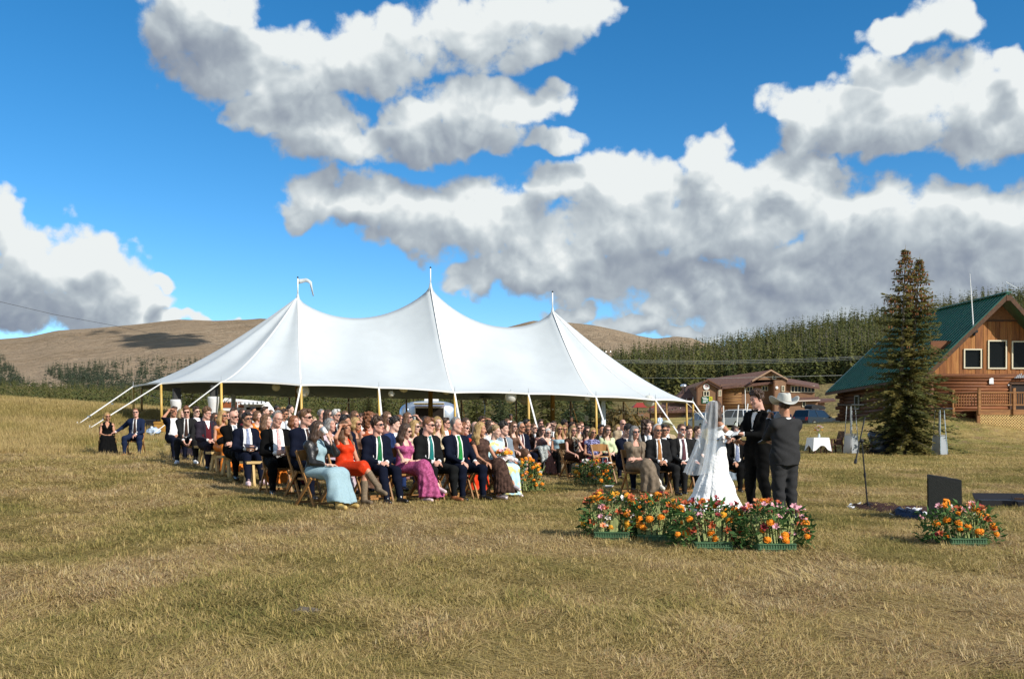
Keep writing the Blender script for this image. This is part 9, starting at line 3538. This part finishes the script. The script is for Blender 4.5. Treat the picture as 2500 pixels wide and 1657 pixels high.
pyramid_heater(2078, 46.2, 2.30, 'tall glass pyramid heater on the lawn left of the spruce')
pyramid_heater(2294, 45.2, 2.15, 'pyramid heater half hidden behind the right branches of the spruce')
p = on(2150, 46.8)
t = thing('covered_grill', 'barrel grill wrapped in a shiny dark cover left of the spruce', 'grill', p, .1)
cov = mat('shiny_cover', (.028, .032, .042), .22, spec=.7, bump=.8, bscale=9)
b = MB()
rg = np.random.default_rng(6)
b.tube([(-.55, 0, .78), (-.5, 0, .80), (.5, 0, .80), (.55, 0, .78)], [.18, .24, .24, .18], 14)
b.build('drum_cover', cov, t, smooth=True)
b = MB()
b.tube([(0, 0, .0), (0, 0, .25), (0, 0, .5), (0, 0, .78)], [.42, .38, .36, .40], 18)
b.v = [(x * 1.35 + rg.normal() * .03, y * .7 + rg.normal() * .03, z) for x, y, z in b.v]
b.build('skirt_cover', cov, t, smooth=True)
for sx in (-.4, .4):
 MB().bar((sx, 0, 0), (sx, 0, .3), .05).build('leg', MAT_BLACK, t)
MB().box((.62, 0, .72), (.22, .35, .04)).build('side_shelf', MAT_STEEL, t)
p = on(2118, 46.4)
t = thing('folding_stand', 'low dark folding stand with crossed legs left of the covered grill', 'stand', p)
MB().box((0, 0, .42), (.34, .3, .03)).build('top', MAT_FASCIA, t)
for sy in (-.12, .12):
 MB().bar((-.15, sy, 0), (.15, sy, .40), .025).build('leg', MAT_FASCIA, t)
 MB().bar((.15, sy, 0), (-.15, sy, .40), .025).build('leg', MAT_FASCIA, t)
# stakes and the cloth covered table behind the couple
for i, (px, py0, px1, py1, lab) in enumerate(((1766, 990, 1768, 1040, 'thin white stake left of three before the white off-roader'), (1803, 988, 1797, 1040, 'thin white stake in the middle before the white off-roader'), (1826, 985, 1815, 1060, 'long thin white stake beside the groom shoulder'))):
 Y = 60
 a, c = PX(px, py0, Y), PX(px1, py1, Y)
 c.z = min(c.z, GZ(c.x, Y) + .0)
 o = MB().tube([Vector((0, 0, 0)), a - c], .035, 6).build('stake', MAT_WHITE)
 o.location = c
 tag(o, lab, 'stake', 'white stakes on the lawn')
p = on(1782, 50)
t = thing('side_table', 'table with white cloth on the lawn seen between bride and groom', 'table', p, .1)
zt = PX(1782, 1056, 50).z - p.z
MB().box((0, 0, zt - .02), (.9, .6, .04)).build('tabletop', MAT_WHITE, t)
MB().box((0, 0, zt - .25), (.92, .62, .44), taper=(.97, .97)).build('cloth_skirt', MAT_WHITE, t)
for sx in (-.4, .4):
 MB().bar((sx, 0, 0), (sx, 0, zt - .4), .05).build('leg', MAT_STEEL, t)

# ------------------------------------------------------------------ unseen cloud, added above the view and shaped to cast the mountain's shadow patch
def shadow_cloud():
 tt = np.linspace(.15, .985, 240)
 H = 1500.0

 def over(px, py):
  """The point at cloud height whose shadow falls where the mountain shows (px, py)."""
  q = MOUNTAIN.pt(np.full(240, float(px)), tt)
  row = HY - (q[:, 2] - CAM_H) / q[:, 1] * F_PX
  T = Vector(q[int(np.argmin(np.abs(row - py)))])
  return T + SUN_DIR * ((H - T.z) / SUN_DIR.z), T.y
 rg = np.random.default_rng(15)
 b = MB()
 c, _ = over(400, 832)
 for i in range(150):
  a, r = rg.uniform(0, 6.28), math.sqrt(rg.random())
  px, py = 402 + 96 * r * math.cos(a), 834 + 15 * r * math.sin(a) - 6 * (rg.random() < .2)
  p, y = over(px, py)
  k = y / F_PX
  b.ball(p - c + Vector((0, 0, rg.normal() * 8)), (k * rg.uniform(9, 20), k * rg.uniform(22, 60), k * 8), 10, 6)
 for i in range(46):
  px = rg.uniform(170, 330)
  p, y = over(px, 818 + 8 * math.sin(px / 23.0) + rg.normal() * 3 - .03 * (px - 170))
  k = y / F_PX
  b.ball(p - c, (k * rg.uniform(4, 11), k * rg.uniform(8, 22), k * 4), 8, 5)
 o = b.build('cloud', mat('cloud_white', (.85, .86, .88), 1.0, spec=0), smooth=True, kind='stuff')  # out of view, added only for its shadow
 o.location = c

shadow_cloud()
